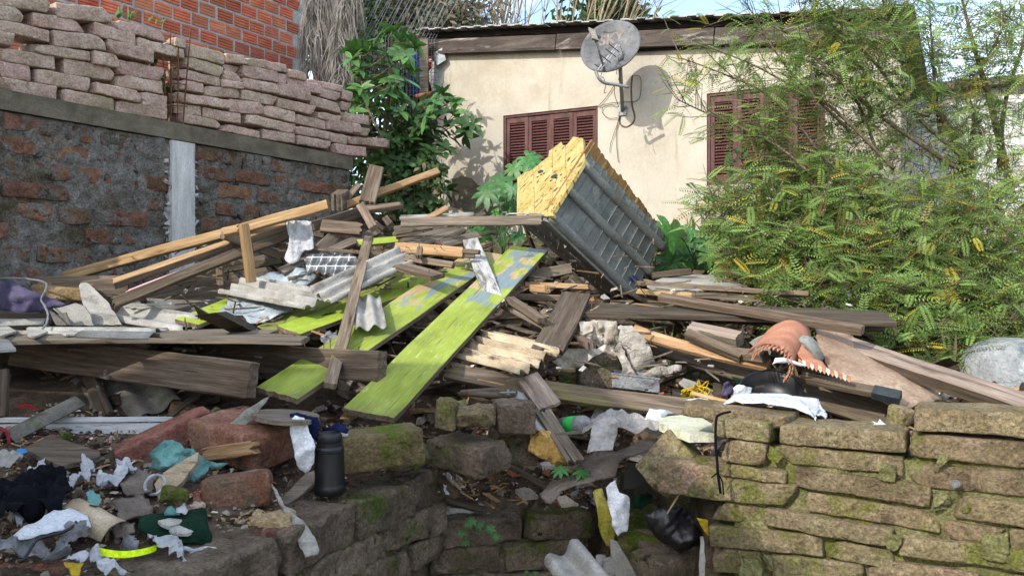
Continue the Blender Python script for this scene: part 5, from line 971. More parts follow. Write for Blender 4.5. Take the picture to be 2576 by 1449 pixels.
sheet('teal_rag', 'dark teal rag in the gap below the square block', 'cloth', pl('I', [(1280, 800), (1360, 730), (1490, 760), (1480, 830), (1380, 860), (1290, 850)], 3.75), 'cloth_green', .03, 8, .003, .02)
sheet('yellow_scrap', 'small yellow plastic scrap beside the mossy wall foot', 'plastic', pl('I', [(1868, 945), (1950, 960), (1962, 1080), (2005, 1135), (1930, 1075), (1890, 1010)], 3.3), 'plastic_yellow', .01, 8, .002, .02)
corr('tile_piece', 'corrugated tile fragment at the bottom of the gap', 'tile', PD('I', 700, 1240, 3.35), PD('I', 960, 1560, 3.15), .17, 1.5, 'fibro', (-.2, -.7, .7), amp=.025)
slab('slate_shard', 'mossy grey stone shard standing in the gap', 'shard', pl('I', [(1120, 1150), (1185, 1180), (1260, 1280), (1350, 1460), (1360, 1560), (1060, 1560), (1060, 1320), (1130, 1290)], 3.35), .03, 'fibro_dark')
mb = MB(); mb.tube([PD('I', 1042, 1275, 3.45), PD('I', 1030, 1600, 3.45)], .022, 12); tag(mb.build('pipe_stub', 'fibro', smooth=True), 'grey pipe stub left of the mossy stone shard', 'pipe')
slab('pale_strip', 'narrow pale strip standing against the mossy wall foot', 'strip', pl('I', [(1895, 1115), (1918, 1108), (1930, 1300), (1925, 1560), (1878, 1560), (1888, 1300)], 3.15), .008, 'fibro')
for k, (x, y, d, dm, ro) in enumerate(((1370, 1050, 3.9, (.2, .15, .2), (20, 10, 5)), (1400, 1230, 3.75, (.24, .18, .18), (-15, 0, 8)), (1560, 1300, 3.7, (.22, .2, .2), (12, 15, 0)), (1640, 1420, 3.55, (.3, .2, .2), (40, 0, 0)), (1780, 1300, 3.6, (.18, .2, .24), (10, -12, 0)), (1250, 1180, 4.0, (.2, .2, .3), (0, 0, 10)), (1480, 760, 4.2, (.3, .2, .2), (0, 0, 5)), (1900, 760, 3.8, (.3, .3, .3), (0, 0, 5)))):
    block(['tall mossy stone at the back of the gap', 'mossy stone in the gap left of the black bag', 'dark stone below the black bag', 'lowest dark stone in the gap', 'dark stone between black bag and mossy wall', 'dark stone behind the yellow-green rag', 'shadowed stone behind the square block', 'shadowed stone under the lichen slab'][k], PD('I', x, y, d), dm, ro, 'stone_dark' if k != 1 else 'stone_moss_side')
mb = MB(); mb.tube(smoothpath([PD('I', 2150, 42, 3.2), PD('I', 2060, 65, 3.18), PD('I', 2028, 110, 3.16), PD('I', 2022, 300, 3.13), PD('I', 2035, 450, 3.12), PD('I', 2042, 570, 3.12), PD('I', 2065, 740, 3.12)], 6), .0052, 6); mb.tube(smoothpath([PD('I', 2040, 560, 3.12), PD('I', 2000, 595, 3.12), PD('I', 1985, 605, 3.12)], 4), .003, 5); mb.tube(smoothpath([PD('I', 2048, 580, 3.12), PD('I', 2080, 640, 3.12), PD('I', 2090, 750, 3.12)], 4), .003, 5)
tag(mb.build('black_root', 'cloth_black', smooth=True), 'thin black cable dangling over the mossy wall end', 'cable')
mb = MB(); mb.tube([PD('I', 1735, 695, 3.38), PD('I', 1690, 780, 3.36), PD('I', 1608, 912, 3.32)], [.006, .005, .003], 6); tag(mb.build('twig', 'bark_pale', smooth=True), 'bare twig stuck in the gap above the black bag', 'twig')
# ---------------------------------------------------------------- centre: soil, tiles, blocks
rg = MB(); q = P('D', 2010, 948, .0); rg.tube([q + Vector((.125 * cos(a), .07 * sin(a), .004 * sin(2 * a))) for a in [2 * pi * i / 30 for i in range(31)]], .016, 8, cap=False); tag(rg.build('wooden_ring', 'wood_dark', smooth=True), 'brown oval ring lying under the dirty corrugated sheet', 'ring')
rg = MB(); rg.tube([P('D', 2110, 945, -.1), P('D', 2240, 942, -.12)], .004, 6); rg.box(P('D', 2178, 940, -.11), Vector((.006, 0, 0)), Vector((0, .004, 0)), Vector((0, 0, .012))); tag(rg.build('metal_clip', 'steel_dull'), 'small metal rod with clip on the oval ring', 'clip')
corr('tile_piece', 'long curved grey tile fragment left of the moulded board', 'tile', PD('F', 300, 1070, 4.1), PD('F', 545, 1430, 3.85), .10, .75, 'fibro', (-.1, -.6, .8), amp=.028, jag=(.02, .04))
plank(PD('F', 415, 930, 4.22), PD('F', 610, 1195, 3.98), .115, .018, 'wood_pink', 'grooved pinkish moulded board below the dirty corrugated sheet', 'plank', 'plank', (-.1, -.55, .8), torn=(0, .012))
plank(PD('F', 560, 1225, 3.98), PD('I', 865, 475, 3.72), .05, .018, 'wood_grey', 'grey lath leading down to the palmate seedling', 'lath', 'lath', (-.1, -.55, .8))
plank(PD('F', 480, 1205, 3.97), PD('I', 770, 480, 3.72), .02, .02, 'wood_grey', 'narrow grey lath beside the yellow foam', 'lath', 'lath', (-.1, -.55, .8))
link_ = link('foam_chunk', block_mesh(.19, .12, .11, r=.05, amp=.022, step=.02, seed=nseed(), chips=5, fr=22), 'foam', None, m4(PD('I', 615, 350, 3.86), Matrix.Rotation(R(25), 3, 'Y'))); tag(link_, 'lump of yellow foam beside the grey laths', 'foam')
block('rough mossy rubble lump right of the longest lime plank foot', P('D', 1720, 1100, .05), (.15, .11, .09), (20, 10, 15), 'stone_mossy', 'rubble_lump', amp=.028, r=.03, step=.02)
block('second rough mossy lump, under the oval ring', P('D', 1900, 1150, .0), (.17, .12, .08), (-10, 5, -5), 'stone_mossy', 'rubble_lump', amp=.03, r=.03, step=.02)
block('small rounded mossy lump between two rough ones', P('D', 1640, 1130, -.05), (.09, .09, .14), (0, 0, 10), 'stone_mossy', 'rubble_lump', amp=.015, r=.04, step=.018)
block('dark angular stone right of the mossy lumps', P('D', 2230, 1150, .1), (.18, .16, .14), (10, 0, 0), 'stone_dark', amp=.012, step=.025)
block('large flat-topped dark block in the centre foreground', PD('J', 1960, 400, 3.80), (.33, .21, .13), (-38, 3, 2), 'stone_dark', amp=.007, step=.025, r=.012)
block('moss-sided block under the longest lime plank foot', PD('J', 1190, 350, 3.52), (.36, .17, .15), (25, 2, -2), 'stone_moss_side', amp=.008, step=.022, r=.018)
block('small worn block between the two larger foreground blocks', PD('J', 1430, 420, 3.68), (.2, .16, .08), (20, 4, 0), 'stone_dark', amp=.008, step=.025)
block('dark block at the right behind the flat-topped one', PD('J', 2330, 250, 4.05), (.22, .2, .24), (5, 0, 0), 'stone_dark', amp=.012, step=.03)
tb = empty('toothbrush', G('J', 1830, 640, .02), 'grey toothbrush lying on the soil beside the front wall', 'toothbrush'); a_, b_ = G('J', 1770, 580, .02), G('J', 1900, 710, .015)
plank(a_, b_, .012, .006, 'tarp_grey', name='handle', parent=tb)
for k in range(6): mb = MB(); q = a_.lerp(b_, .08 + .045 * k) + UP * .009; mb.box(q, Vector((.0035, 0, 0)), Vector((0, .004, 0)), UP * .007); mb.build('bristles', 'paper_white', tb)
sheet('paper_scrap', 'tiny white torn paper below the toothbrush', 'paper', gl('J', [(1750, 660), (1780, 670), (1770, 700), (1795, 750), (1760, 755)], .03), 'paper_white', .005, 20, .002, .015)
plank(G('J', 1755, 790, .025), G('J', 2105, 880, .025), .035, .018, 'wood_dark', 'dark stick on the soil at the ledge', 'stick', 'stick')
slab('cement_shard', 'pale shard on the ledge under the dark stick', 'shard', gl('J', [(1710, 860), (1900, 865), (2010, 900), (1870, 945), (1725, 925)], .022), .01, 'fibro')
slab('cement_shard', 'thin pale shard above the ledge weeds', 'shard', gl('J', [(1795, 985), (1880, 912), (2155, 908), (1960, 965)], .03), .01, 'fibro')
plank(G('I', 175, 455, .03), G('I', 565, 685, .025), .03, .02, 'wood_dark', 'brown stick lying on the soil left of the seedling', 'stick', 'stick', torn=(.01, .02))
plank(G('I', 0, 600, .02), G('I', 95, 560, .02), .035, .02, 'wood_brown', 'short brown stick right of the flat-topped dark block', 'stick', 'stick')
plank(G('I', 325, 380, .02), G('I', 455, 325, .03), .05, .025, 'wood_brown', 'reddish wood chunk behind the brown stick', 'offcut', 'offcut')
for k, (pts, mt, th, lbl) in enumerate((([(560, 750), (590, 745), (690, 830), (670, 842), (600, 815)], 'chip_tile', .012, 'curved orange tile shard right of the ledge'), ([(525, 520), (560, 505), (605, 520), (600, 572), (540, 550)], 'chip_tile', .015, 'orange tile shard behind the seedling'), ([(240, 530), (300, 560), (330, 580), (280, 585)], 'chip_tile', .01, 'orange tile sliver beside the brown stick'),
        ([(660, 770), (740, 755), (845, 830), (800, 852), (700, 842)], 'chip_pale', .01, 'pale shard near the ledge edge'), ([(775, 745), (830, 710), (960, 708), (962, 780), (800, 782)], 'fibro', .012, 'flat pale shard below the curled brown sheet'), ([(300, 705), (380, 690), (440, 700), (495, 755), (380, 770)], 'chip_stone', .02, 'grey flat stone on the soil'), ([(520, 480), (560, 468), (640, 470), (650, 500), (540, 510)], 'chip_pale', .02, 'white rubble piece behind the seedling'), ([(30, 730), (80, 740), (180, 800), (150, 805)], 'chip_wood', .008, 'pale wood splinter on the soil'))):
    slab('shard', lbl, 'shard', gl('I', pts, .02 + .004 * k), th, mt, n=UP)
sheet('lilac_scrap', 'lilac plastic scrap at the ledge edge', 'plastic', gl('I', [(935, 790), (980, 780), (1005, 820), (990, 850), (950, 820)], .03), 'plastic_pink', .008, 20, .002, .015)
# ---------------------------------------------------------------- the level floor panel on the left, what lies on it and under it
fpn = empty('floor_panel', PD('O', 350, 900, 4.3), 'nailed floor of grey boards on two thick joists, left', 'floor panel')
z0_ = PD('O', 768, 853, 4.2); d0_ = z0_.y
for k, xe in enumerate((768, 735, 690, 610, 470, 400)):
    d = d0_ + .185 * k; zc = z0_.z - .004 * (k % 2); a_ = Vector(((-160 - CX) / F * d, d - .02, zc - .012)); b_ = Vector(((xe - CX) / F * d, d - .005 + .02, zc)); plank(a_, b_, .178, .026, 'wood_grey', name='board', parent=fpn, face=(0, -.05, 1), torn=(0, .006))
plank(PD('O', 40, 880, 4.62), PD('O', 640, 958, 3.96), .175, .065, 'wood_beam', name='joist', face=(.1, -1, .1), parent=fpn)
plank(PD('O', 470, 893, 4.85), PD('O', 962, 922, 4.06), .152, .07, 'wood_beam', name='joist', face=(.1, -1, .1), parent=fpn)
for x, y, h_ in ((435, 520, 40), (600, 545, 45), (655, 550, 45), (900, 590, 35)):
    mb = MB(); q = PD('D', x, y, 4.25 if x > 500 else 4.4); mb.tube([q - UP * .02, q + UP * h_ * .0006], .0025, 5); mb.tube([q + UP * h_ * .0006, q + UP * (h_ * .0006 + .003)], .006, 6); mb.build('nail', 'rust', fpn)
PZ = z0_.z + .016
def onp(zone, x, y, up=.0):
    a, b = pix(zone, x, y); d = F * (EYE - PZ - up) / max(b - HY, 40); return at(a, b, min(d, 5.35))
corr('tile_piece', 'flat corrugated piece on the floor panel, nearest the joists', 'tile', onp('B', 230, 655), onp('B', 1335, 665), .2, 2, 'fibro', 'u', amp=.012, jag=(.05, .05))
corr('tile_piece', 'curled tile piece at the front of the floor panel', 'tile', onp('B', 740, 690, .02), onp('B', 1340, 705, .02), .13, .75, 'fibro', 'u', amp=.022, jag=(.04, .05))
corr('tile_piece', 'half-round tile piece at far left of the floor panel', 'tile', onp('B', -60, 605, .02), onp('B', 395, 598, .02), .09, .5, 'fibro', 'u', amp=.03)
for k, (pts, lbl) in enumerate((([(0, 620), (60, 612), (138, 660), (0, 702)], 'pale shard at the left edge of the floor panel'), ([(0, 735), (70, 732), (136, 815), (0, 825)], 'pale shard hanging over the front of the floor panel'), ([(230, 645), (330, 645), (412, 662), (290, 712), (240, 690)], 'small tan shard on the floor panel'), ([(525, 670), (600, 650), (690, 660), (640, 685), (560, 688)], 'small white shard on the floor panel'), ([(850, 590), (900, 585), (990, 610), (900, 615)], 'thin tan shard before the upright grey shards'))):
    slab('shard', lbl, 'shard', [onp('B', x, y, .012) for x, y in pts], .01, 'fibro', n=UP)
slab('tile_piece', 'large upright grey tile shard with pointed top', 'tile', [PD('B', x, y, 4.9 + (600 - y) * .0004) for x, y in ((675, 275), (690, 252), (735, 243), (800, 290), (870, 360), (930, 420), (960, 475), (1005, 540), (1040, 605), (800, 612), (760, 520), (705, 430))], .014, 'fibro')
slab('tile_piece', 'lower grey tile shard leaning on the pointed one', 'tile', [PD('B', x, y, 4.85) for x, y in ((452, 470), (560, 450), (640, 420), (720, 450), (770, 520), (800, 612), (600, 612), (575, 540), (500, 510))], .014, 'fibro')
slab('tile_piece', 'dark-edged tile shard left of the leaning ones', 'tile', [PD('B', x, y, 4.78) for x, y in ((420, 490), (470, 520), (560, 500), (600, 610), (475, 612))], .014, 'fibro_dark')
corr('cement_sheet', 'broken grey sheet heap left of the lime plank', 'sheet', P('B', 990, 490, .15), P('B', 1640, 600, .05), .2, 1.5, 'fibro', (0, -.5, .85), jag=(.06, .06))
sheet('cement_flake', 'pale curled flake on the broken grey sheet heap', 'flake', sp('B', [(1040, 445), (1180, 400), (1230, 450), (1380, 475), (1300, 500), (1120, 470)], .1), 'fibro', .02, 6, .006, .03)
plank(P('B', 1050, 455, .02), P('B', 1470, 424, .0), .014, .008, 'fibro', 'thin white splinter on the broken grey sheet heap', 'splinter', 'splinter', 'c')
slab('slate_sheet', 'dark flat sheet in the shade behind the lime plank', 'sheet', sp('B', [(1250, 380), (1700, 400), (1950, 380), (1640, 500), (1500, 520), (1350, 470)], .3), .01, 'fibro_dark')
plank(PD('B', -100, 548, 5.15), PD('B', 425, 540, 5.15), .05, .03, 'wood_grey', 'grey board behind the purple cloth at far left', 'plank', 'plank', 'c')
sheet('purple_cloth', 'dark purple cloth heaped at the far left', 'cloth', [PD('B', x, y, 5.0) for x, y in ((-200, 260), (0, 238), (200, 250), (360, 330), (450, 392), (610, 432), (400, 505), (300, 505), (0, 475), (-200, 500))], 'cloth_purple', .05, 5, .004, .03, bulge=.06)
tag(link('fleece_roll', block_mesh(.38, .12, .085, r=.05, amp=.006, step=.03, seed=nseed(), chips=0), 'cloth_fleece', None, m4(PD('B', 560, 340, 5.12), Matrix.Rotation(R(4), 3, 'Y'))), 'brown fleece roll behind the purple cloth', 'fleece')
mb = MB(); mb.tube(smoothpath([PD('B', x, y, d) for x, y, d in ((-100, 215, 5.0), (100, 208, 5.0), (290, 222, 4.95), (395, 255, 4.9), (385, 320, 4.85), (352, 390, 4.8), (385, 450, 4.75), (410, 520, 4.7), (400, 590, 4.65), (365, 640, 4.6))], 5), .006, 7); tag(mb.build('clear_hose', 'plastic_clear', smooth=True), 'thin clear hose looping over the purple cloth', 'hose')
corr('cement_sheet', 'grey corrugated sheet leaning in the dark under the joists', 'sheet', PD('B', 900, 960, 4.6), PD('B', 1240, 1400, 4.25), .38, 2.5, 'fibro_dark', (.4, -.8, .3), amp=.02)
plank(PD('B', 735, 985, 4.5), PD('B', 925, 1400, 4.2), .075, .03, 'wood_dark', 'dark diagonal board under the joists', 'plank', 'plank', (-.2, -.9, .2))
plank(PD('B', 1440, 1395, 4.1), PD('B', 1700, 1205, 4.4), .03, .02, 'wood_brown', 'thin brown batten under the joist end', 'batten', 'batten', 'c')
plank(PD('B', 5, 990, 3.95), PD('B', -5, 1400, 3.9), .075, .03, 'wood_dark', 'dark upright board at the left edge under the floor panel', 'plank', 'plank', 'c')
sheet('red_plastic', 'crumpled red plastic in the dark at far left', 'plastic', pl('B', [(150, 1375), (162, 1285), (260, 1290), (345, 1340), (335, 1375)], 4.2), 'plastic_red', .02, 9, .003, .02)
wp = empty('grooved_boards', PD('K', 600, 330, 3.88), 'dirty white grooved board panel behind the red blocks', 'panel')
for k, (ya, yb, hh_) in enumerate(((112, 110, .024), (192, 186, .052), (262, 252, .022), (315, 300, .03))): plank(PD('K', -180, ya, 3.9), PD('K', 1480 - 60 * k, yb, 3.9), hh_, .02 - .004 * (k % 2), 'board_white', name='board', face='c', parent=wp)
corr('gutter_piece', 'grey half-round gutter piece lying over the white panel', 'gutter', PD('K', 60, 295, 3.62), PD('K', 660, -10, 3.95), .10, .5, 'fibro_dark', (-.3, -.6, .7), amp=.045)
slab('dark_board', 'dark square board lying flat at left', 'board', gl('K', [(200, 362), (420, 240), (860, 385), (860, 425), (520, 505)], .06), .02, 'wood_dark', n=UP)
block('tilted reddish block behind the teal bag', PD('K', 1420, 300, 3.68), (.42, .17, .14), (32, 0, -22), 'stone_red', step=.026)
block('big reddish block under the sandal sole', PD('K', 2120, 260, 3.52), (.38, .30, .15), (-28, 6, 8), 'stone_red', step=.026, r=.02)
block('reddish block in front of the others with a shard on top', PD('K', 2040, 720, 3.16), (.245, .20, .13), (14, -8, -5), 'stone_red', step=.022, r=.02)
block('dark foundation stone at the bottom edge', PD('K', 1880, 1310, 2.80), (.26, .2, .14), (8, 0, 4), 'stone_dark', amp=.012, step=.025)
block('brown stone under the white plastic strands, bottom edge', PD('K', 1150, 1400, 2.72), (.30, .2, .12), (-5, 0, 3), 'stone_red', amp=.012, step=.025)
block('stone at the bottom left corner', PD('K', 200, 1420, 2.58), (.3, .22, .12), (10, 0, 5), 'stone_red', amp=.012, step=.025)
block('reddish stone right of the straw heap', PD('K', 2330, 1110, 2.98), (.16, .2, .10), (15, 0, 0), 'stone_red', amp=.012, step=.025)
slab('sandal_sole', 'worn oval sandal sole lying on the big reddish block', 'sole', [PD('J', 390 + 292 * cos(a) * (1 - .12 * sin(a)), 72 + 52 * sin(a) + 30 * cos(a) * .4, 3.42 + .16 * -sin(a)) for a in [2 * pi * i / 26 for i in range(26)]], .018, 'wood_grey', n=UP, edge=.001)
slab('slate_shard', 'long light grey slate shard beside the sandal sole', 'shard', [PD('K', x, y, 3.45) for x, y in ((1922, 195), (2100, 25), (2240, -60), (2300, -80), (2235, 10), (2170, 100), (2050, 195), (1945, 212))], .014, 'fibro')
sheet('teal_bag', 'crumpled teal plastic bag between the red blocks', 'bag', pl('K', [(1325, 375), (1430, 252), (1500, 255), (1600, 330), (1700, 350), (1782, 460), (1800, 520), (1720, 640), (1640, 600), (1560, 500), (1450, 565), (1285, 540), (1340, 440)], 3.32), 'plastic_teal', .05, 6, .002, .02, bulge=.06)
sheet('teal_bag', 'loose flap of teal plastic at the splintered stick', 'plastic', pl('K', [(1790, 455), (1955, 482), (1880, 520), (1780, 530)], 3.33), 'plastic_teal', .02, 10, .002, .02)
slab('tile_piece', 'pointed grey half tile in front of the teal bag', 'tile', [PD('K', x, y, 3.08 + (800 - y) * .0004) for x, y in ((1318, 665), (1400, 560), (1560, 460), (1695, 388), (1685, 470), (1560, 640), (1450, 740), (1365, 795), (1340, 745))], .02, 'fibro_dirty')
mb = MB(); q = PD('K', 1325, 665, 3.09); fr_ = frame(Vector((1, 0, 0)), Vector((-.3, -.8, .4))); mb.tube([q + fr_ @ Vector((.036 * cos(a), .036 * sin(a), 0)) for a in [2 * pi * i / 24 for i in range(25)]], .006, 8, cap=False); tag(mb.build('pipe_ring', 'plastic_white', smooth=True), 'grey pipe ring behind the pointed half tile', 'ring')
plank(PD('K', 1740, 420, 3.42), PD('K', 2200, 345, 3.28), .055, .04, 'wood_fresh', 'splintered fresh stick between the red blocks', 'stick', 'stick', 'c', torn=(.03, .02))
slab('slate_shard', 'thin dark sliver lying on the front reddish block', 'shard', [PD('K', x, y, 3.06 + (645 - y) * .0012) for x, y in ((1885, 640), (1990, 600), (2130, 545), (2220, 528), (2140, 575), (2000, 640), (1890, 655))], .008, 'fibro_dark', n=UP)
jk = empty('jacket', PD('J', 600, 500, 3.45), 'white and navy jacket slumped behind the black flask', 'jacket')
for nm, pts, d, mt, cr in (('white_sleeve', [(440, 130), (480, 78), (560, 100), (600, 200), (645, 290), (670, 340), (645, 480), (600, 562), (520, 520), (490, 380), (440, 230)], 3.34, 'cloth_white', .03), ('navy_back', [(420, 62), (500, 42), (690, 90), (700, 200), (660, 300), (605, 210), (540, 112), (440, 105)], 3.37, 'cloth_navy', .03), ('navy_hood', [(690, 165), (780, 172), (870, 108), (965, 170), (945, 215), (880, 195), (835, 240), (690, 250)], 3.44, 'cloth_navy', .035), ('white_trim', [(825, 215), (900, 180), (935, 235), (920, 305), (870, 300)], 3.45, 'cloth_white', .015), ('navy_hem', [(880, 305), (945, 298), (945, 395), (890, 400)], 3.45, 'cloth_navy', .012)):
    sheet(nm, None, None, pl('J', pts, d), mt, cr, 6, .004, .02, bulge=.03, parent=jk)
th = empty('flask', PD('J', 768, 742, 3.36), 'black insulated flask standing on the ruined wall', 'flask'); tb_ = th.location.copy(); k = .00047
for nm, pr in (('body', [(0, .0), (.058, .001), (.0625, .008), (.064, .022), (.0635, .034), (.0615, .038), (.0615, .042), (.0612, .045), (.0565, .165), (.0565, .170)]), ('collar', [(.0562, .168), (.0578, .170), (.0578, .175), (.0555, .177), (.0572, .179), (.0572, .184), (.0535, .190), (.0510, .192)]), ('cap_ring', [(.0500, .190), (.0512, .191), (.0512, .206), (.0495, .207)]), ('cap', [(.0490, .206), (.0508, .209), (.0500, .232), (.0480, .240), (.0440, .2445), (.0430, .2425), (.0, .2425)])):
    mb = MB(); mb.lathe(pr, tb_, 40); o = mb.build(nm, 'black_plastic', th, True)
    try: o.data.polygons.foreach_set('use_smooth', [True] * len(o.data.polygons)); o.data.set_sharp_from_angle(angle=R(40))
    except Exception: pass
sheet('cement_strip', 'long grey folded strip hanging over the front wall', 'strip', [PD('J', x, y, 3.2 - .15 * min(1, (y - 560) / 275) - .12 * max(0, min(1, (y - 835) / 165)) - .07 * max(0, (y - 1000) / 260)) for x, y in ((212, 560), (250, 600), (385, 835), (565, 1000), (650, 1120), (682, 1222), (665, 1265), (568, 1288), (520, 1200), (478, 1100), (380, 870), (270, 690))], 'fibro', .006, 4, .010, .03)
slab('wood_slat', 'short grey slat leaning on the front wall left of the flask', 'slat', [PD('J', x, y, 3.22 + (800 - y) * .0003) for x, y in ((350, 792), (440, 700), (520, 610), (636, 538), (640, 650), (520, 755), (430, 822), (385, 838))], .016, 'wood_grey')
# litter on the near left
sheet('black_cloth', 'heap of black cloth at lower left', 'cloth', gl('K', [(-60, 860), (140, 800), (330, 690), (480, 700), (595, 740), (602, 900), (540, 965), (300, 1005), (190, 1045), (-60, 1140)], .05), 'cloth_black', .06, 9, .003, .014, bulge=.05)
sheet('white_paper', 'white paper sheet over the black cloth', 'paper', gl('K', [(110, 1112), (200, 1060), (440, 950), (700, 908), (752, 950), (762, 1042), (600, 1102), (400, 1152), (150, 1158)], .075), 'paper_white', .014, 7, .002, .025, bulge=.02)
for k, (pts, mt, lbl, cr) in enumerate((([(310, 530), (330, 488), (372, 490), (380, 570), (480, 650), (560, 690), (690, 600), (715, 450), (800, 490), (812, 530), (770, 610), (600, 705), (540, 712), (420, 680), (330, 592)], 'plastic_white', 'white plastic strip draped above the black cloth', .02),
      ([(160, 700), (220, 590), (310, 558), (342, 640), (280, 760), (200, 850), (192, 1000), (130, 1092), (128, 900), (170, 830)], 'plastic_white', 'white plastic strip hanging left over the black cloth', .02), ([(848, 590), (990, 580), (1000, 530), (1120, 500), (1192, 540), (1090, 622), (940, 682), (848, 692)], 'plastic_white', 'puffed white plastic bag end left of the half tile', .025),
      ([(-40, 1130), (200, 1150), (400, 1180), (432, 1230), (350, 1292), (150, 1312), (-40, 1302)], 'plastic_clear', 'wrinkled clear plastic bag at the left edge', .025), ([(350, 1290), (560, 1100), (740, 1080), (772, 1150), (600, 1212), (580, 1312), (450, 1332)], 'plastic_clear', 'wrinkled clear plastic bag under the white paper', .03),
      ([(1240, 1112), (1340, 1102), (1440, 1190), (1540, 1260), (1645, 1290), (1632, 1460), (1500, 1460), (1490, 1350), (1400, 1290), (1330, 1200)], 'plastic_white', 'twisted white plastic bag hanging at the bottom edge', .03), ([(740, 1292), (830, 1262), (900, 1360), (1000, 1388), (1120, 1420), (1050, 1452), (900, 1440), (810, 1370)], 'plastic_white', 'white plastic strand near the bottom left', .02),
      ([(528, 1352), (640, 1308), (745, 1288), (752, 1312), (600, 1365)], 'plastic_white', 'short white plastic strand left of the yellow scrap', .012), ([(1000, 1190), (1060, 1110), (1150, 1080), (1210, 1150), (1200, 1210), (1040, 1230)], 'plastic_clear', 'small crumpled clear bag above the neon strip', .025),
      ([(530, 1382), (580, 1370), (712, 1370), (690, 1452), (620, 1452)], 'plastic_yellow', 'yellow plastic scrap at the bottom left', .01), ([(738, 745), (790, 735), (842, 762), (842, 850), (775, 852)], 'plastic_teal', 'small teal scrap beside the black cloth', .012), ([(1418, 880), (1460, 858), (1545, 932), (1420, 935)], 'plastic_teal', 'bright teal scrap above the green cloth', .008),
      ([(80, 402), (190, 360), (242, 392), (200, 422), (110, 415)], 'plastic_blue', 'small blue plastic scrap at the left edge', .008), ([(1500, 880), (1570, 850), (1600, 900), (1590, 940), (1520, 930)], 'plastic_white', 'small white scrap beside the pink lump', .012), ([(-40, 440), (160, 400), (230, 440), (180, 480), (-40, 490)], 'tarp_grey', 'grey film under the blue scrap', .02))):
    sheet('plastic_scrap', lbl, 'plastic', gl('K', pts, .045 + .003 * k), mt, cr * 1.7, 9, .0015, .011, edge=.008)
sheet('green_cloth', 'dark green felt cloth with shards on it', 'cloth', gl('K', [(1190, 985), (1290, 920), (1450, 942), (1760, 890), (1802, 1050), (1812, 1192), (1680, 1202), (1400, 1152), (1290, 1112), (1180, 1082)], .05), 'cloth_green', .014, 5, .005, .025, bulge=.015)
slab('shard', 'upper grey shard on the green cloth', 'shard', gl('K', [(1345, 975), (1450, 952), (1560, 965), (1570, 990), (1430, 1025)], .075), .01, 'fibro', n=UP)
slab('shard', 'lower grey shard on the green cloth', 'shard', gl('K', [(1445, 1040), (1540, 1015), (1660, 1062), (1600, 1082), (1480, 1078)], .075), .01, 'fibro', n=UP)
mb = MB(); pts = smoothpath(gl('K', [(832, 1240), (930, 1262), (1060, 1272), (1180, 1258), (1280, 1235), (1340, 1212)], .06), 5)
mb.add([p + o_ for p in pts for o_ in (Vector((0, .004, .012)), Vector((0, -.004, -.006)))], [(2 * i, 2 * i + 1, 2 * i + 3, 2 * i + 2) for i in range(len(pts) - 1)]); mb.add([p + o_ for p in pts for o_ in (Vector((0, .006, .012)), Vector((0, -.002, -.006)))], [(2 * i + 2, 2 * i + 3, 2 * i + 1, 2 * i) for i in range(len(pts) - 1)]); tag(mb.build('neon_strip', 'neon', smooth=True), 'neon yellow strip lying at lower left', 'strip')
mb = MB(); mb.tube(smoothpath(gl('K', [(1490, 1205), (1600, 1215), (1660, 1235), (1760, 1212), (1850, 1225), (1845, 1270), (1740, 1295), (1650, 1262), (1620, 1250)], .05), 5), .008, 7); tag(mb.build('bag_handle', 'plastic_white', smooth=True), 'knotted white bag handle right of the neon strip', 'handle')
mb = MB(); mb.tube(smoothpath(gl('K', [(650, 985), (600, 1040), (480, 1090), (330, 1130), (270, 1200), (210, 1300), (160, 1320)], .1), 5), .005, 6); tag(mb.build('loose_wire', 'black_plastic', smooth=True), 'black cord lying across the white paper', 'cord')
mb = MB(); q = PD('K', -20, 300, 3.6); mb.tube([q + Vector((.05 * cos(a), 0, .06 * sin(a))) for a in [pi * (-.5 + i / 10) for i in range(11)]], .008, 7); tag(mb.build('red_hoop', 'plastic_red', smooth=True), 'red plastic hoop at the left edge', 'hoop')
corr('bark_curl', 'curved tan tile piece right of the white paper', 'tile', G('K', 590, 880, .05), G('K', 970, 1060, .05), .10, .5, 'fibro_dirty', (-.2, -.4, .9), amp=.025)
for k, (pts, lbl) in enumerate((([(960, 800), (1230, 755), (1330, 900), (1200, 985), (1000, 992)], 'crumpled brown mat in the middle of the near litter'), ([(960, 1000), (1080, 985), (1165, 1010), (1150, 1100), (1010, 1135), (965, 1080)], 'tan mat scrap left of the green cloth'), ([(1000, 650), (1220, 570), (1350, 600), (1300, 740), (1080, 760)], 'grey-brown mat behind the pipe ring'))):
    sheet('mat_scrap', lbl, 'mat', gl('K', pts, .035), 'tarp_brown', .02, 7, .006, .025, edge=.012)
for k, (x, y, s_, mt, lbl) in enumerate(((1680, 865, .05, 'stone_pink', 'small pink stone lump above the green cloth'), (1725, 790, .04, 'stone_red', 'small red stone lump behind the pink one'), (1500, 770, .07, 'stone_moss_side', 'small mossy stone behind the pipe ring'), (540, 260, .05, 'stone_dark', 'small dark stone before the white panel'), (1820, 45, .06, 'stone_mossy', 'small mossy stone behind the big reddish block'))):
    block(lbl, G('K', x, y, .02) if k != 4 else PD('K', x, y, 3.8), (s_ * 1.3, s_, s_), (20 * k, 10, 15), mt, 'stone_lump', r=s_ * .4, amp=s_ * .15, step=s_ * .22)
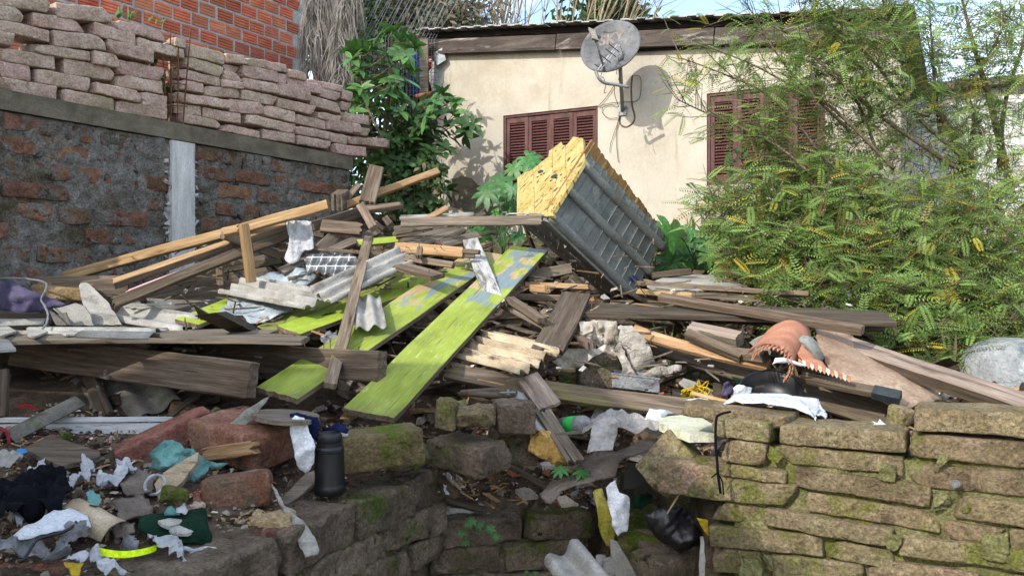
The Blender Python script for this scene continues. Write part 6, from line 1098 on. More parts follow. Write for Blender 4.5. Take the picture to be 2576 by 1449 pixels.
for x, y, s_, lbl in ((1985, 1010, .10, 'pale straw heap left of the mossy sliver'), (2320, 1000, .12, 'pale straw heap right of the mossy sliver')):
    link_ = link('straw_heap', block_mesh(s_ * 1.3, s_ * 1.2, s_ * .55, r=s_ * .25, amp=.012, step=.014, seed=nseed(), chips=3, fr=30), 'sawdust', None, Matrix.Translation(PD('K', x, y, 2.98))); tag(link_, lbl, 'straw')
slab('stone_sliver', 'mossy sliver between the two straw heaps', 'shard', [PD('K', x, y, 2.9) for x, y in ((2095, 1040), (2145, 1035), (2245, 1210), (2212, 1252), (2110, 1112))], .012, 'fibro_dark')
# ---------------------------------------------------------------- uncountable fragments
def litter(name, label, cat, n, region, kinds, seed, size=(.012, .04), accept=None, off=0.0):
    rn = random.Random(seed); mb = MB(); tries = 0
    while len(mb.f) < n * 6 and tries < n * 6:
        tries += 1; x, y = rn.uniform(*region[0]), rn.uniform(*region[1]); b = behind_front(x, y)
        if b < .02 or (accept and not accept(x, y)): continue
        z = ground_z(x, y)
        if z < .3: continue
        s_ = rn.uniform(*size) * rn.choice((1, 1, .6, 1.5)); kd = rn.choice(kinds); mi, asp, th_ = kd
        ex = Vector((rn.uniform(-1, 1), rn.uniform(-1, 1), rn.uniform(-.35, .35))).normalized(); rot = frame(ex, Vector((rn.gauss(0, .35), rn.gauss(0, .35), 1)))
        l_ = s_ * rn.uniform(.8, asp); w_ = s_ * rn.uniform(.35, .6); h_ = s_ * th_; q = Vector((x, y, z + off + h_ * .4 + rn.uniform(0, .012)))
        vs = [q + rot @ Vector((i * l_ * rn.uniform(.55, 1.1) * (rn.uniform(.3, .95) if k_ > 0 else 1), j * w_ * rn.uniform(.4, 1.2) * (rn.uniform(.3, .95) if k_ > 0 else 1), k_ * h_ * rn.uniform(.5, 1.2))) for i in (-1, 1) for j in (-1, 1) for k_ in (-1, 1)]
        mb.add(vs, [(0, 1, 3, 2), (4, 6, 7, 5), (0, 4, 5, 1), (2, 3, 7, 6), (0, 2, 6, 4), (1, 5, 7, 3)], mi)
    return tag(mb.build(name, ['chip_dark', 'chip_stone', 'chip_wood', 'chip_pale', 'chip_tile', 'fibro', 'wood_dark', 'wood_brown', 'wood_grey']), label, cat, kind='stuff')
CH = [(0, 1.5, .5), (0, 1.3, .6), (1, 1.4, .5), (1, 1.2, .6), (2, 3, .25), (2, 4, .2), (3, 1.6, .25), (4, 1.5, .3), (0, 2, .4), (1, 1.5, .4), (2, 2, .3), (0, 1.4, .5), (1, 1.3, .5), (0, 1.6, .5)]
litter('small_rubble', 'crumbs of stone, tile and wood on the near ledge', 'rubble', 5200, ((-2.4, .5), (2.3, 4.3)), CH, 1, (.003, .014))
litter('small_rubble', 'crumbs of stone, tile and wood in the middle of the heap', 'rubble', 4000, ((-.6, 2.6), (3.7, 5.6)), CH, 2, (.004, .024))
litter('small_rubble', 'broken scraps under the planks', 'rubble', 1800, ((-3.0, 3.2), (4.3, 8.2)), CH + [(5, 1.6, .12)], 3, (.015, .06))
litter('broken_timber', 'splintered boards buried in the heap', 'timber', 330, ((-2.2, 2.4), (4.7, 8.0)), [(6, 6, .12), (7, 7, .15), (8, 6, .12), (7, 5, .3), (6, 8, .2)], 4, (.05, .10), off=.05)
litter('broken_timber', 'splintered sticks in the middle of the rubble', 'timber', 160, ((-.4, 2.3), (3.8, 5.2)), [(7, 7, .2), (8, 7, .2), (2, 8, .2)], 5, (.012, .03), off=.01)

rn = random.Random(31); mb = MB()
for _ in range(520):
    x, y = rn.uniform(430, 2150), rn.gauss(760, 95)
    if y < 585 or y > 985 or (x > 1650 and y < 700): continue
    p = at(x, y, dh(y) + rn.uniform(-.04, .12)); k_ = rn.random(); L = rn.uniform(.03, .22) if k_ < .7 else rn.uniform(.02, .06); W_ = rn.uniform(.004, .016) if k_ < .7 else L * rn.uniform(.4, .9); ex = Vector((rn.gauss(0, 1), rn.gauss(0, .7), rn.gauss(0, .25))).normalized(); rot = frame(ex, Vector((rn.gauss(0, .4), -.4 + rn.gauss(0, .3), 1))); mi = rn.choice((6, 7, 8, 8, 2, 7)) if k_ < .7 else rn.choice((5, 5, 0, 1, 3))
    vs = [p + rot @ Vector((i * L / 2 * rn.uniform(.6, 1.1), j * W_ / 2 * rn.uniform(.3, 1.2), q_ * rn.uniform(.002, .006))) for i in (-1, 1) for j in (-1, 1) for q_ in (-1, 1)]
    mb.add(vs, [(0, 1, 3, 2), (4, 6, 7, 5), (0, 4, 5, 1), (2, 3, 7, 6), (0, 2, 6, 4), (1, 5, 7, 3)], mi)
tag(mb.build('loose_splinters', ['chip_dark', 'chip_stone', 'chip_wood', 'chip_pale', 'chip_tile', 'fibro', 'wood_dark', 'wood_brown', 'wood_grey']), 'splinters and flakes strewn over the heap', 'splinters', kind='stuff')
# ---------------------------------------------------------------- plants
class LB:
    """collects leaves with a tint per leaf"""
    def __init__(s): s.v = []; s.f = []; s.c = []
    def leaf(s, p, d, n, L, W, tint, fold=.25, droop=.2, segs=3):
        d = d.normalized(); n = (n - d * n.dot(d)); n = n.normalized() if n.length > 1e-4 else d.orthogonal().normalized(); q = d.cross(n); o = len(s.v)
        for i in range(segs + 1):
            t = i / segs; w_ = W * (sin(pi * min(1, t * .92 + .06)) ** .8) * .5; c = p + d * L * t - n * droop * L * t * t
            s.v += [c + q * w_ + n * fold * w_, c, c - q * w_ + n * fold * w_]
        for i in range(segs):
            a = o + i * 3; s.f += [(a, a + 1, a + 4, a + 3), (a + 1, a + 2, a + 5, a + 4)]
        s.c += [tint] * ((segs + 1) * 3)
    def quad(s, p, d, n, L, W, tint):
        q = d.cross(n).normalized() * W * .5; o = len(s.v); s.v += [p, p + d * L * .45 + q, p + d * L, p + d * L * .45 - q]; s.f.append((o, o + 1, o + 2, o + 3)); s.c += [tint] * 4
    def build(s, name, mat, parent, kind=None):
        c, vv = centred(s.v); me = mesh(name, vv, s.f); a = me.color_attributes.new('tint', 'FLOAT_COLOR', 'POINT'); a.data.foreach_set('color', [x for t_ in s.c for x in (*t_, 1.0)])
        o = link(name, me, mat, parent, Matrix.Translation(c))
        if kind: o['kind'] = kind
        return o
def rv(rn): return Vector((rn.gauss(0, 1), rn.gauss(0, 1), rn.gauss(0, 1))).normalized()
# broad-leaved shrub in the corner
def leaf_mesh(seed, L=1.0, W=.36, droop=.22):
    lb = LB(); lb.leaf(Vector((0, 0, 0)), Vector((1, 0, 0)), Vector((0, 0, 1)), L, W, (1, 1, 1), .3, droop, 5)
    for v in lb.v: v.z += .03 * sin(v.x * 9 + seed) * (abs(v.y) / W)
    me = mesh('leaf', lb.v, lb.f); me.materials.append(M['leaf_green']); me.polygons.foreach_set('use_smooth', [True] * len(me.polygons)); return me
LMS = [leaf_mesh(k, 1, .34 + .03 * k, .12 + .09 * k) for k in range(5)]
rn = random.Random(12)
shr = empty('broadleaf_shrub', at(1010, 560, 9.1), 'glossy broad-leaved shrub in the corner between wall and house', 'shrub')
RS = [(1430,260),(1290,330),(1500,330),(1620,380),(1090,420),(1160,440),(1240,420),(1400,450),(1540,450),(1080,500),(1150,560),(1300,520),(1430,560),(1560,560),(1180,640),(1280,680),(1430,680),(1540,680),(1100,780),(1160,750),(1250,800),(1380,790),(1480,820),(1110,870),(1200,880),(1300,900),(1080,960),(1150,1000),(1270,960),(1390,950),(1500,950),(1600,860),(1680,880),(1760,860),(1850,780),(1900,860),(1960,850),(1940,950),(1830,930),(1720,980),(1620,1000),(1560,1060),(1700,1080),(1800,1080),(1900,1060),(1990,1010),(2070,1080),(2120,1060),(2040,1150),(1950,1150),(1860,1200),(1900,1270),(1780,1210),(1680,1180),(1560,1180),(1450,1120),(1380,1180),(1120,1170),(1350,1350),(1440,1400),(1560,1330),(1640,1400),(1750,1330),(1280,1380),(1140,1400)]
RS = [('V', x, y) for x, y in RS] + [('C', x, y) for x, y in ((900,80),(1000,140),(1080,60),(1250,110),(1300,180),(1400,130),(1430,240),(1480,300),(850,250),(900,330),(1000,270),(1180,330),(1280,330),(1400,330),(1500,400),(1640,300),(1350,430),(1600,150),(1150,430),(1250,450),(1450,460),(1560,480))]
RS += [('V', x, y) for x, y in [(rn.uniform(1400, 1800), rn.uniform(1000, 1450)) for _ in range(26)]]
main = [[PD('C', 1450, 500, 9.1), PD('V', 1560, 1300, 9.1), PD('V', 1420, 1050, 9.1), PD('V', 1405, 700, 9.05), PD('V', 1420, 320, 9.0)], [PD('C', 1500, 500, 9.1), PD('V', 1700, 1280, 9.15), PD('V', 1780, 1050, 9.2), PD('V', 1900, 960, 9.1), PD('V', 2080, 1080, 9.0)], [PD('C', 1400, 500, 9.0), PD('V', 1400, 1300, 8.8), PD('V', 1250, 1000, 8.8), PD('V', 1180, 800, 8.8), PD('V', 1150, 480, 8.9)]]
sm = MB(); nodes = []
for pth in main: sp_ = smoothpath(pth, 6); nodes += sp_; sm.tube(sp_, [.022 - .016 * i / len(sp_) for i in range(len(sp_))], 7)
cnt = 0; rest = LB()
for zone, x, y in RS:
    p = PD(zone, x, y, 9.0 + rn.uniform(-.45, .35)); q = min(nodes, key=lambda n_: (n_ - p).length + max(0, n_.z - p.z) * 2); ax_ = (p - q); ax_ = ax_.normalized() if ax_.length > .02 else UP
    sm.tube(smoothpath([q, q.lerp(p, .5) - UP * .02 + rv(rn) * .02, p], 3), [.007, .006, .005, .005, .004, .004, .004], 5)
    nl = rn.randint(6, 9)
    for k in range(nl):
        a = 2 * pi * k / nl + rn.uniform(-.3, .3); fr_ = frame((ax_ + UP * .8).normalized(), Vector((0, -1, .1))); d = fr_ @ Vector((rn.uniform(-.1, .75), cos(a), sin(a))); L = rn.uniform(.12, .20); pos = p - fr_ @ Vector((rn.uniform(0, .06), 0, 0)); nn = (fr_ @ Vector((1, 0, 0)) + rv(rn) * .3)
        if cnt < 300 and y < 1300 or cnt < 260:
            cnt += 1; rot = frame(d, nn); link('leaf', LMS[rn.randrange(5)], None, shr, m4(pos, rot) @ Matrix.Diagonal((L, L, L, 1)), False)
        else:
            g = rn.uniform(.7, 1.25); rest.leaf(pos, d, nn, L, L * .38, (.045 * g, .105 * g, .03 * g), .3, .25, 4)
sm.build('stem', 'bark', shr, True); rest.build('foliage', 'leaf_tint', shr, 'stuff')
# hanging creeper below it
hc = empty('creeper', at(1050, 540, 8.7), 'small-leaved creeper hanging under the broad-leaved shrub', 'creeper'); lb = LB()
for _ in range(520):
    x, y = rn.uniform(1150, 1640), rn.uniform(60, 510); p = PD('C', x, y, rn.uniform(8.5, 8.9)); g = rn.uniform(.5, 1.3); tn = (.05 * g, .11 * g, .03 * g) if rn.random() < .8 else (.22, .17, .10); lb.leaf(p, rv(rn) - UP * .8, Vector((rn.gauss(0, .5), -1, .4)), rn.uniform(.05, .09), .045, tn, .2, .2, 3)
lb.build('foliage', 'leaf_tint', hc, 'stuff'); mb = MB()
for k in range(6): x = 1180 + 85 * k; mb.tube(smoothpath([PD('C', x, 40, 8.7), PD('C', x + 20, 250, 8.65), PD('C', x + rn.uniform(-40, 40), 500, 8.7)], 4), .004, 5)
mb.build('stem', 'bark', hc)
# castor plants: palmate leaves, each a part
def castor_mesh(seed, lobes=8):
    r_ = random.Random(seed); vs = [Vector((0, 0, 0))]; fs = []; n = lobes; a0 = -2.55; step = 5.1 / (n - 1)
    for i in range(n):
        a = a0 + step * i; L = (1.0 - .32 * abs(i - (n - 1) / 2) / ((n - 1) / 2)) * r_.uniform(.9, 1.08); b = len(vs); w_ = step * .50
        for t, ww in ((.35, 1.0), (.55, .80), (.75, .52)): 
            for s_ in (-1, 0, 1): aa = a + s_ * w_ * ww; rr = L * t * (1 + (.03 if s_ else 0)); vs.append(Vector((rr * cos(aa), rr * sin(aa), (.05 if s_ else 0.0) * t - .22 * t * t)))
        vs.append(Vector((L * cos(a), L * sin(a), -.24)))
        fs += [(0, b, b + 1), (0, b + 1, b + 2)]
        for q in range(2): k = b + 3 * q; fs += [(k, k + 3, k + 4, k + 1), (k + 1, k + 4, k + 5, k + 2)]
        fs += [(b + 6, b + 9, b + 7), (b + 7, b + 9, b + 8)]
    me = mesh('leaf', vs, fs); me.materials.append(M['leaf_castor']); me.polygons.foreach_set('use_smooth', [True] * len(me.polygons)); return me
CM = [castor_mesh(k, 7 + k % 2) for k in range(4)]
def castor(name, label, zone, leaves, d, base, cat='plant', spread=.25, up=.35):
    o = empty(name, base, label, cat); mb = MB(); top = base + UP * .05
    for x, y, r_ in leaves:
        p = PD(zone, x, y, d + rn.uniform(-spread, spread)); R_ = r_ * .2938 / F * d * (1.4 if r_ > 85 and d > 6 else 1); nn = Vector((rn.gauss(0, .35), -.75 + rn.gauss(0, .2), up + rn.uniform(0, .5))); dd_ = Vector((rn.gauss(0, .8), -.3, -.7 + rn.gauss(0, .3)))
        link('leaf', CM[rn.randrange(4)], None, o, m4(p, frame(dd_, nn)) @ Matrix.Diagonal((R_, R_, R_, 1)), False)
        mb.tube(smoothpath([base, base.lerp(p, .5) + UP * .04 * R_ / .1, p - nn.normalized() * .004], 4), max(.0018, R_ * .022), 5)
    mb.build('stem', 'leaf_castor', o, True); return o
castor('castor_plant', 'castor plant with big palmate leaves left of the yellow chunk', 'E', [(140, 470, 150), (70, 560, 130), (215, 590, 120), (420, 270, 130), (300, 350, 120), (280, 520, 100), (240, 700, 140), (180, 730, 110), (20, 900, 120), (330, 930, 90), (470, 330, 90)], 7.9, at(1265, 640, 7.9))
castor('castor_plant', 'castor plant with broad light leaves right of the yellow chunk', 'E', [(1640, 900, 190), (1750, 1000, 190), (1560, 850, 120), (1850, 1010, 150), (1700, 1130, 160), (1900, 1150, 150), (2050, 1180, 170), (1640, 1160, 130), (2330, 1340, 130), (2100, 1330, 130), (1800, 880, 120), (1950, 1080, 120)], 6.7, at(1760, 700, 6.7))
castor('castor_seedling', 'palmate castor seedling growing from the rubble centre', 'I', [(700, 535, 115), (870, 560, 115)], 3.72, PD('I', 790, 640, 3.72), spread=.02, up=.9)
castor('ledge_weed', 'small lobed weed on the dark ledge', 'J', [(1990, 975, 70), (2060, 1000, 60), (2150, 1040, 65), (2200, 1110, 55), (1900, 1070, 55), (1935, 1150, 60), (1960, 1000, 50)], 3.78, PD('J', 2010, 1060, 3.8), spread=.03, up=.7)
castor('ledge_sprout', 'tiny green sprout at the foot of the dark ledge', 'I', [(400, 1410, 32), (420, 1440, 30), (480, 1420, 34), (470, 1445, 30)], 3.7, PD('I', 440, 1470, 3.7), spread=.02, up=.8)
bl = empty('banana_plant', at(1890, 720, 6.6), 'long-leaved plant beside the feathery tree', 'plant')
for (x0, y0), (x1, y1), w_ in (((2080, 1170), (2420, 960), .13), ((2090, 1150), (2400, 1230), .12), ((2060, 1190), (2290, 1330), .11), ((2040, 1170), (1900, 1100), .1), ((2100, 1180), (2500, 1080), .1), ((2050, 1200), (2450, 1360), .12)):
    lb = LB(); a_, b_ = PD('E', x0, y0, 6.6), PD('E', x1, y1, 6.4 + rn.uniform(-.2, .2)); lb.leaf(a_, b_ - a_, Vector((rn.gauss(0, .2), -.7, .8)), (b_ - a_).length * 1.05, w_, (.16, .30, .08), .3, .12, 8); lb.build('leaf', 'leaf_tint', bl)
# feathery tree on the right
def frond(lb, p, d, n, L, tint, pairs=10, lw=.0105, ll=.034):
    d = d.normalized(); n = n - d * n.dot(d); n = n.normalized() if n.length > 1e-4 else d.orthogonal().normalized(); q = d.cross(n)
    for i in range(pairs):
        t = (i + .8) / pairs; c = p + d * L * t - n * L * .25 * t * t; l_ = ll * (1 - .35 * abs(2 * t - 1) ** 2)
        for s_ in (-1, 1):
            e = (q * s_ * .92 + d * .45 - n * .18).normalized(); lb.quad(c, e, n, l_, lw, tint)
ft = empty('feathery_tree', at(2480, 860, 6.2), 'feathery-leaved tree with yellowing leaflets filling the right side', 'tree')
tb = MB(); rn = random.Random(77); tips = []
ST = [('X', [(1900, 1500, 6.4), (1850, 1250, 6.4), (1560, 750, 6.35), (1400, 450, 6.3), (1280, 200, 6.3), (1190, -40, 6.2)], .030), ('X', [(2300, 1600, 6.6), (2120, 850, 6.6), (2000, 450, 6.6), (1870, -60, 6.6)], .032), ('X', [(1850, 1450, 6.2), (1400, 1150, 6.1), (1100, 930, 6.05), (850, 700, 6.0), (520, 400, 6.0), (300, 220, 5.95)], .018),
      ('X', [(2000, 1449, 6.3), (1500, 1000, 6.3), (1100, 500, 6.2), (800, 250, 6.2), (600, 60, 6.1)], .016), ('X', [(1300, 1449, 6.0), (800, 950, 5.9), (450, 750, 5.9), (100, 560, 5.85), (-250, 420, 5.8)], .014), ('X', [(800, 1500, 5.9), (500, 1100, 5.8), (200, 800, 5.8), (-200, 620, 5.75), (-520, 500, 5.7)], .013), ('X', [(1200, 1449, 6.1), (1000, 900, 6.1), (700, 500, 6.1), (550, 250, 6.1), (480, 0, 6.1)], .013),
      ('X', [(600, 1500, 5.7), (300, 1250, 5.7), (0, 1100, 5.7), (-350, 950, 5.65), (-560, 850, 5.6)], .012), ('X', [(2200, 1500, 6.8), (2250, 900, 6.9), (2400, 400, 6.9), (2500, -50, 6.9)], .024), ('X', [(1700, 1200, 6.4), (1650, 700, 6.5), (1620, 300, 6.5), (1600, -50, 6.5)], .016), ('X', [(1900, 800, 6.5), (2100, 500, 6.4), (2300, 100, 6.3)], .014),
      ('X', [(900, 1100, 6.0), (400, 600, 6.0), (130, 180, 6.0), (30, 20, 6.0)], .011), ('X', [(1600, 1000, 6.1), (1200, 800, 6.0), (900, 380, 6.0), (850, 100, 6.0)], .012), ('Y', [(2250, 700, 6.0), (2180, 460, 6.0), (1950, 370, 6.0), (1440, 500, 5.9), (1050, 575, 5.8), (550, 640, 5.75), (70, 740, 5.7)], .024), ('Y', [(1050, 575, 5.8), (620, 160, 5.8), (430, 0, 5.8), (200, -250, 5.8)], .012), ('Y', [(1000, 560, 5.75), (480, 340, 5.7), (0, 300, 5.7), (-250, 330, 5.7)], .012),
      ('Y', [(1440, 500, 5.9), (1000, 230, 5.9), (800, 0, 5.9)], .012), ('Y', [(2300, 1500, 6.2), (2050, 900, 6.2), (1930, 370, 6.25), (1960, -100, 6.3), (1990, -500, 6.4)], .040), ('Y', [(1100, 640, 5.6), (800, 640, 5.6), (650, 480, 5.6), (520, 380, 5.6)], .010), ('Y', [(2000, 1200, 5.6), (1500, 1000, 5.4), (900, 950, 5.3), (400, 1000, 5.3)], .014), ('Y', [(2100, 1300, 5.6), (1700, 820, 5.5), (1200, 800, 5.4), (700, 870, 5.3)], .012)]
for zone, pts, r_ in ST:
    sp_ = smoothpath([PD(zone, *q) for q in pts], 6); n_ = len(sp_); tb.tube(sp_, [r_ * (1 - .78 * i / n_) for i in range(n_)], 7)
    for i in range(int(n_ * .25), n_, 1):
        for _ in range(3 if zone == 'Y' else 2 if sp_[i].x > 2.2 or i < n_ * .6 else 1):
            d = (rv(rn) + (sp_[min(i + 1, n_ - 1)] - sp_[i - 1]).normalized() * .9 + UP * .1); L = rn.uniform(.12, .42); a_ = sp_[i]; b_ = a_ + d.normalized() * L; tips.append((a_, b_))
            tb.tube([a_, a_.lerp(b_, .55) - UP * .01, b_], [.0035, .0028, .0015], 4, cap=False)
fol = LB()
def tint_f(y_):
    u_ = rn.random(); g = rn.uniform(.65, 1.3)
    if u_ < .03: return (.55 * g, .42 * g, .05)
    if u_ < .12: return (.38 * g, .36 * g, .07)
    if u_ < .16: return (.20, .12, .04)
    return (.215 * g, .33 * g, .085 * g)
for a_, b_ in tips:
    for k in range(rn.randint(3, 5)):
        p = a_.lerp(b_, rn.uniform(.25, 1)); d = Vector((rn.gauss(0, 1), rn.gauss(0, .8), rn.gauss(-.05, .35))); frond(fol, p, d, Vector((rn.gauss(0, .3), -.35 + rn.gauss(0, .3), 1)), rn.uniform(.10, .19), tint_f(0), 10)
low = [((1790, 440), (2600, 560), 420, (5.5, 6.6)), ((1830, 560), (2600, 700), 760, (5.3, 6.4)), ((1930, 690), (2600, 800), 820, (5.1, 6.2)), ((2120, 790), (2600, 900), 560, (4.95, 5.9)), ((2230, 880), (2480, 960), 160, (4.9, 5.4)), ((2050, 0), (2600, 440), 560, (5.9, 7.0)), ((1850, 60), (2150, 440), 70, (5.8, 6.6))]
for (x0, y0), (x1, y1), n_, (d0, d1) in low:
    for _ in range(int(n_ * (1.1 if y0 > 430 else 1.25))):
        p = at(rn.uniform(x0, x1), rn.uniform(y0, y1), rn.uniform(d0, d1)); 
        if p.z < ground_z(p.x, p.y) + .05: continue
        m_ = rn.randint(2, 4); tw = rv(rn) * .12; tb.tube([p - tw, p + tw], [.003, .0015], 3, cap=False)
        for k in range(m_): d = Vector((rn.gauss(0, 1), rn.gauss(0, .8), rn.gauss(.1, .45))); frond(fol, p + tw * rn.uniform(-1, 1), d, Vector((rn.gauss(0, .3), -.45 + rn.gauss(0, .3), 1)), rn.uniform(.10, .24), tint_f(0), rn.randint(8, 12), rn.uniform(.008, .0125), rn.uniform(.026, .042))
tb.build('trunk', 'bark', ft, True); fol.build('crown', 'leaf_tint', ft, 'stuff')
# dark bush against the house and undergrowth
ds = empty('dark_bush', at(1960, 640, 7.5), 'dark broad-leaved bush under the right window', 'bush'); lb = LB(); mb = MB(); bs = at(1990, 660, 7.4)
for _ in range(75):
    p = at(rn.uniform(1830, 2200), rn.uniform(400, 640), rn.uniform(7.0, 7.5)); mb.tube(smoothpath([bs, bs.lerp(p, .6) + UP * .05, p], 3), .004, 4)
    for k in range(12): g = rn.uniform(.5, 1.3); lb.leaf(p + rv(rn) * .12, rv(rn) - UP * .5, Vector((rn.gauss(0, .5), -1, .5)), rn.uniform(.06, .11), .045, (.05 * g, .10 * g, .03 * g), .25, .2, 3)
lb.build('foliage', 'leaf_tint', ds, 'stuff'); mb.build('stem', 'bark', ds)
ug = empty('undergrowth', at(2300, 880, 5.6), 'low weeds and dead stalks under the feathery tree', 'undergrowth', kind='stuff'); lb = LB()
for _ in range(2600):
    x, y = rn.uniform(1.0, 5.5), rn.uniform(4.9, 8.2)
    if x < .9 + (y - 4.9) * .1: continue
    p = Vector((x, y, ground_z(x, y))); g = rn.uniform(.5, 1.3); lb.leaf(p, Vector((rn.gauss(0, .5), rn.gauss(0, .5), 1)), Vector((rn.gauss(0, .4), -1, .2)), rn.uniform(.08, .3), .02, (.07 * g, .12 * g, .03 * g) if rn.random() < .75 else (.2 * g, .15 * g, .08 * g), .2, .35, 3)
for _ in range(420):
    x, y = rn.uniform(-1.9, 2.0), rn.uniform(7.6, 9.4); p = Vector((x, y, ground_z(x, y))); g = rn.uniform(.5, 1.3); lb.leaf(p, Vector((rn.gauss(0, .5), rn.gauss(0, .5), 1)), Vector((rn.gauss(0, .4), -1, .2)), rn.uniform(.06, .16), .03, (.07 * g, .13 * g, .035 * g), .2, .35, 3)
lb.build('foliage', 'leaf_tint', ug)
# ivy in the gap of the dry wall, weeds on its top
iv_ = empty('wall_ivy', lwp(lw('T', 1450, 900)[0], 2.8, -.1), 'green ivy growing in the gap of the dry stacked wall', 'ivy'); lb = LB()
for _ in range(150):
    u, z = lw('T', rn.uniform(1320, 1500), rn.uniform(500, 1030)); g = rn.uniform(.6, 1.3); lb.leaf(lwp(u, z, rn.uniform(-.22, -.06)), rv(rn), Vector((.8, -.5, .3)), .05, .04, (.05 * g, .11 * g, .03 * g), .2, .2, 3)
lb.build('foliage', 'leaf_tint', iv_)
wg = empty('wall_grass', lwp(lw('T', 1100, 170)[0], lw('T', 1100, 170)[1]), 'thin grass stalks on top of the dry stacked wall', 'grass', kind='stuff'); lb = LB()
for x, y, h_ in ((1000, 170, 150), (1020, 160, 90), (1095, 190, 130), (1120, 180, 100), (1270, 190, 60), (1340, 210, 50), (980, 150, 60), (1380, 220, 70)):
    for k in range(3): u, z = lw('T', x + rn.uniform(-15, 15), y); L = h_ * .2938 / F * 6.4 * rn.uniform(.7, 1.1); lb.leaf(lwp(u, z, 0), Vector((rn.gauss(.2, .3), rn.gauss(0, .2), 1)), Vector((0, -1, .2)), L, .012, (.12, .2, .05), .1, .4, 5)
lb.build('foliage', 'leaf_tint', wg)
# ---------------------------------------------------------------- behind: trees, dry palm, fence, bare shrubs
def bigtree(name, label, x0, x1, y0, y1, d0, d1, n, tints, size, base, seed, cat='tree', lobes=9):
    rn_ = random.Random(seed); o = empty(name, base, label, cat); lb = LB(); mb = MB(); cs = [(at(rn_.uniform(x0, x1), rn_.uniform(y0, y1), rn_.uniform(d0, d1)), rn_.uniform(.3, .75)) for _ in range(lobes)]
    for c, r_ in cs: mb.tube(smoothpath([base, base.lerp(c, .55) + rv(rn_) * .15, c], 4), [.06, .055, .05, .045, .04, .03, .025, .02, .015], 6)
    for _ in range(n):
        c, r_ = cs[rn_.randrange(len(cs))]; v = rv(rn_); p = c + v * r_ * rn_.uniform(.35, 1.05); t_ = rn_.choice(tints); g = rn_.uniform(.6, 1.35); lb.leaf(p, rv(rn_) - UP * .4, v + rv(rn_) * .5 + UP * .3, rn_.uniform(*size), size[1] * .4, tuple(q * g for q in t_), .25, .2, 2)
    mb.build('trunk', 'bark', o, True); lb.build('crown', 'leaf_tint', o, 'stuff')
GRN = [(.04, .085, .03), (.05, .10, .035), (.035, .07, .03)]; DRY_ = [(.20, .17, .13), (.26, .20, .15), (.16, .14, .11), (.07, .10, .05)]
bigtree('evergreen_tree', 'dark evergreen tree behind the wire fence', 930, 1130, -60, 130, 12.2, 13.6, 5200, GRN, (.09, .15), Vector((-1.4, 13.2, 2.4)), 1, lobes=14)
bigtree('dry_vine_tree', 'tree overgrown with dry brownish vine, left of the bare shrubs', 1010, 1190, -20, 130, 11.4, 12.2, 4200, DRY_, (.06, .11), Vector((-.9, 11.9, 2.4)), 2, lobes=16)
bigtree('hillside_bush', 'shadowy bush in the gap between wall and house', 820, 1090, 140, 520, 11.0, 12.0, 5200, GRN + DRY_[:1], (.07, .13), Vector((-1.7, 11.6, 2.4)), 3, 'bush', 18)
bigtree('evergreen_tree', 'dark leafy tree behind the palm fronds', 740, 930, -80, 160, 12.0, 13.0, 3800, GRN, (.09, .15), Vector((-2.8, 12.8, 2.4)), 4, lobes=12)
bigtree('roof_tree', 'dark leaved treetop just above the roof behind the dish', 1480, 1580, 20, 62, 13.0, 13.6, 1300, GRN, (.12, .2), Vector((1.6, 13.4, 2.3)), 5, lobes=6)
pt = empty('dry_palm', at(850, 250, 9.6), 'palm with dry grey fronds hanging beside the brick house', 'palm'); mb = MB(); mb.tube([at(835, 330, 9.7), at(838, 60, 9.7), at(845, -260, 9.7)], [.13, .12, .11], 10); mb.build('trunk', 'palm_dry', pt, True)
for pts in ([(800, -200), (770, -60), (735, 150), (725, 330), (735, 560)], [(1060, -200), (1045, -60), (1000, 200), (975, 450), (1000, 640)]):
    mb = MB(); rc = smoothpath([PD('V', x, y, 9.3) for x, y in pts], 10); mb.tube(rc, [.016 - .012 * i / len(rc) for i in range(len(rc))], 5)
    for i, p in enumerate(rc):
        for _ in range(10):
            s_ = rn.choice((-1, 1)); q = p + Vector((rn.gauss(0, .02), rn.gauss(0, .03), rn.uniform(-.05, .05))); L = rn.uniform(.3, .6); e = q + Vector((s_ * rn.uniform(.02, .19), rn.gauss(0, .1), -L)); m_ = q.lerp(e, .4) + Vector((s_ * .04, 0, .03)); w_ = Vector((.005, 0, 0))
            mb.add([q - w_, q + w_, m_ + w_, e, m_ - w_], [(0, 1, 2, 4), (4, 2, 3)])
    mb.build('frond', 'palm_dry', pt)
wf = empty('wire_fence', at(1070, 240, 10.0), 'wire mesh fence with post between the palm and the cream house', 'fence'); mb = MB()
def wfp(x, z): return Vector((x, 10.0 + .15 * (x + 1.5), z))
for k in range(30): x = -2.15 + .042 * k; mb.tube([wfp(x, 3.6), wfp(x + .01 * sin(k), 4.5), wfp(x + .25 + .03 * sin(k * 2), 5.0)], .003, 3, cap=False)
for k in range(30): z = 3.6 + .046 * k; mb.tube([wfp(-2.2 + max(0, z - 4.5) * .5, z), wfp(-1.5, z + .012 * sin(k)), wfp(-.9, z)], .003, 3, cap=False)
mb.build('wire_mesh', 'steel_dull', wf)
mb = MB(); mb.box(PD('V', 1700, 640, 10.05), Vector((.05, 0, 0)), Vector((0, .05, 0)), UP * .42); mb.build('post', 'wood_grey', wf)
sheet('blue_tarp', 'blue tarpaulin hung behind the fence post', 'tarpaulin', pl('V', [(1555, 470), (1690, 452), (1697, 805), (1640, 830), (1575, 790)], 10.25), 'tarp_blue', .03, 4, .004, .08)
fg = empty('red_flag', PD('V', 1760, 540, 10.35), 'red cloth with white stripe at the house corner', 'cloth')
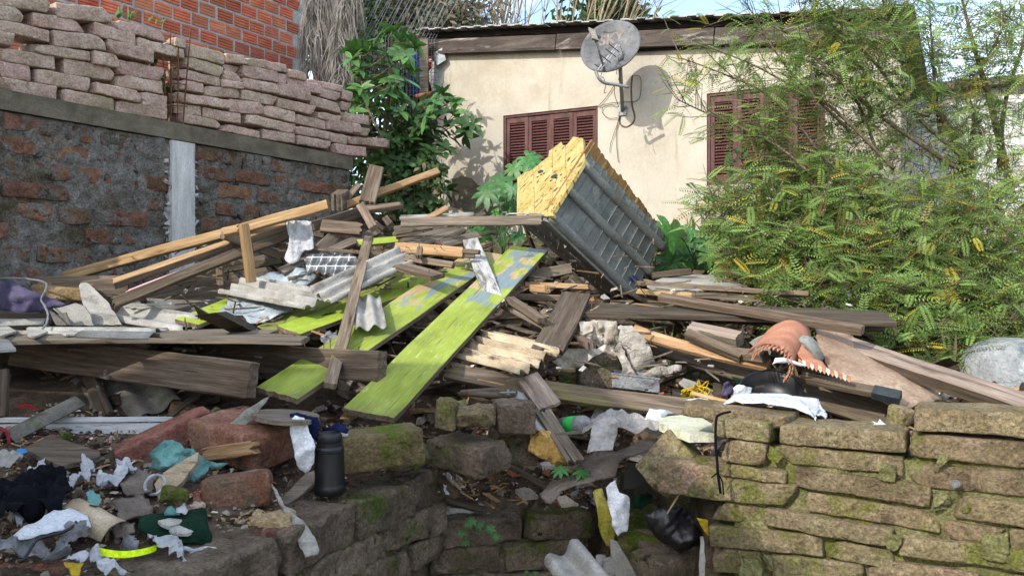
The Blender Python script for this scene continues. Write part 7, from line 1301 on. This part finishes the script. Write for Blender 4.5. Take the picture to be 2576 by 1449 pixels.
for pts, mt in (([(1722, 482), (1790, 490), (1792, 512), (1724, 508)], 'cloth_red'), ([(1724, 508), (1792, 512), (1796, 545), (1728, 528)], 'cloth_white'), ([(1728, 528), (1796, 545), (1790, 585), (1735, 590)], 'cloth_red')): sheet('stripe', None, None, pl('V', pts, 10.35), mt, .01, 6, .003, .06, parent=fg)
mb = MB(); mb.tube([PD('V', 1628, 828, 9.9), PD('V', 1772, 800, 10.0)], .025, 8); tag(mb.build('red_pipe', 'chip_tile', smooth=True), 'short red pipe below the blue tarpaulin', 'pipe')
dwl = empty('distant_wall', PD('V', 840, 700, 10.6), 'sunlit orange hollow-brick fragment seen past the palm fronds', 'wall')
for i in range(3):
    for j in range(2): mb = MB(); mb.box(PD('V', 790 + 55 * i, 640 + 50 * j, 10.6), Vector((.037, .012, 0)), Vector((0, .1, 0)), UP * .031); mb.build('brick', 'clay_orange', dwl)
plank(PD('V', 1050, 640, 10.3), PD('V', 1290, 720, 10.3), .12, .04, 'wood_grey', 'grey board roof edge behind the shrub', 'plank', 'plank', 'c')
plank(PD('V', 755, 570, 10.2), PD('V', 905, 556, 10.2), .05, .03, 'fibro', 'pale sheet edge behind the palm fronds', 'plank', 'plank', 'c')
for k, (x0, lbl) in enumerate(((1150, 'leftmost bare shrub above the roof'), (1215, 'second bare shrub above the roof from the left'), (1290, 'bare shrub with thick stems in the middle above the roof'), (1370, 'bare shrub left of the satellite dish'), (1440, 'bare shrub with stems leaning right behind the dish'))):
    o = empty('bare_shrub', at(x0, 560, 12.6), lbl, 'shrub', 'bare shrubs behind the roof'); mb = MB(); base = Vector(((x0 - CX) / F * 12.6, 12.6, 2.3))
    for s_ in range(17):
        lean = rn.gauss(.0 if k < 3 else .16, .13); top = base + Vector((lean * 4.2, rn.gauss(0, .4), rn.uniform(3.4, 4.6))); mid = base.lerp(top, .5) + Vector((-lean * .5 + rn.gauss(0, .06), 0, 0)); sp_ = smoothpath([base + Vector((rn.gauss(0, .08), rn.gauss(0, .08), 0)), mid, top], 6); r_ = rn.choice((.012, .016, .022, .035)); mb.tube(sp_, [r_ * (1 - .75 * i / len(sp_)) for i in range(len(sp_))], 5)
        for _ in range(5): i = rn.randrange(5, len(sp_)); a_ = sp_[i]; b_ = a_ + Vector((rn.gauss(lean, .25), rn.gauss(0, .2), rn.uniform(.3, .9))); mb.tube([a_, a_.lerp(b_, .5) + rv(rn) * .04, b_], [.008, .006, .003], 4, cap=False)
    mb.build('branches', 'bark_pale', o, True)
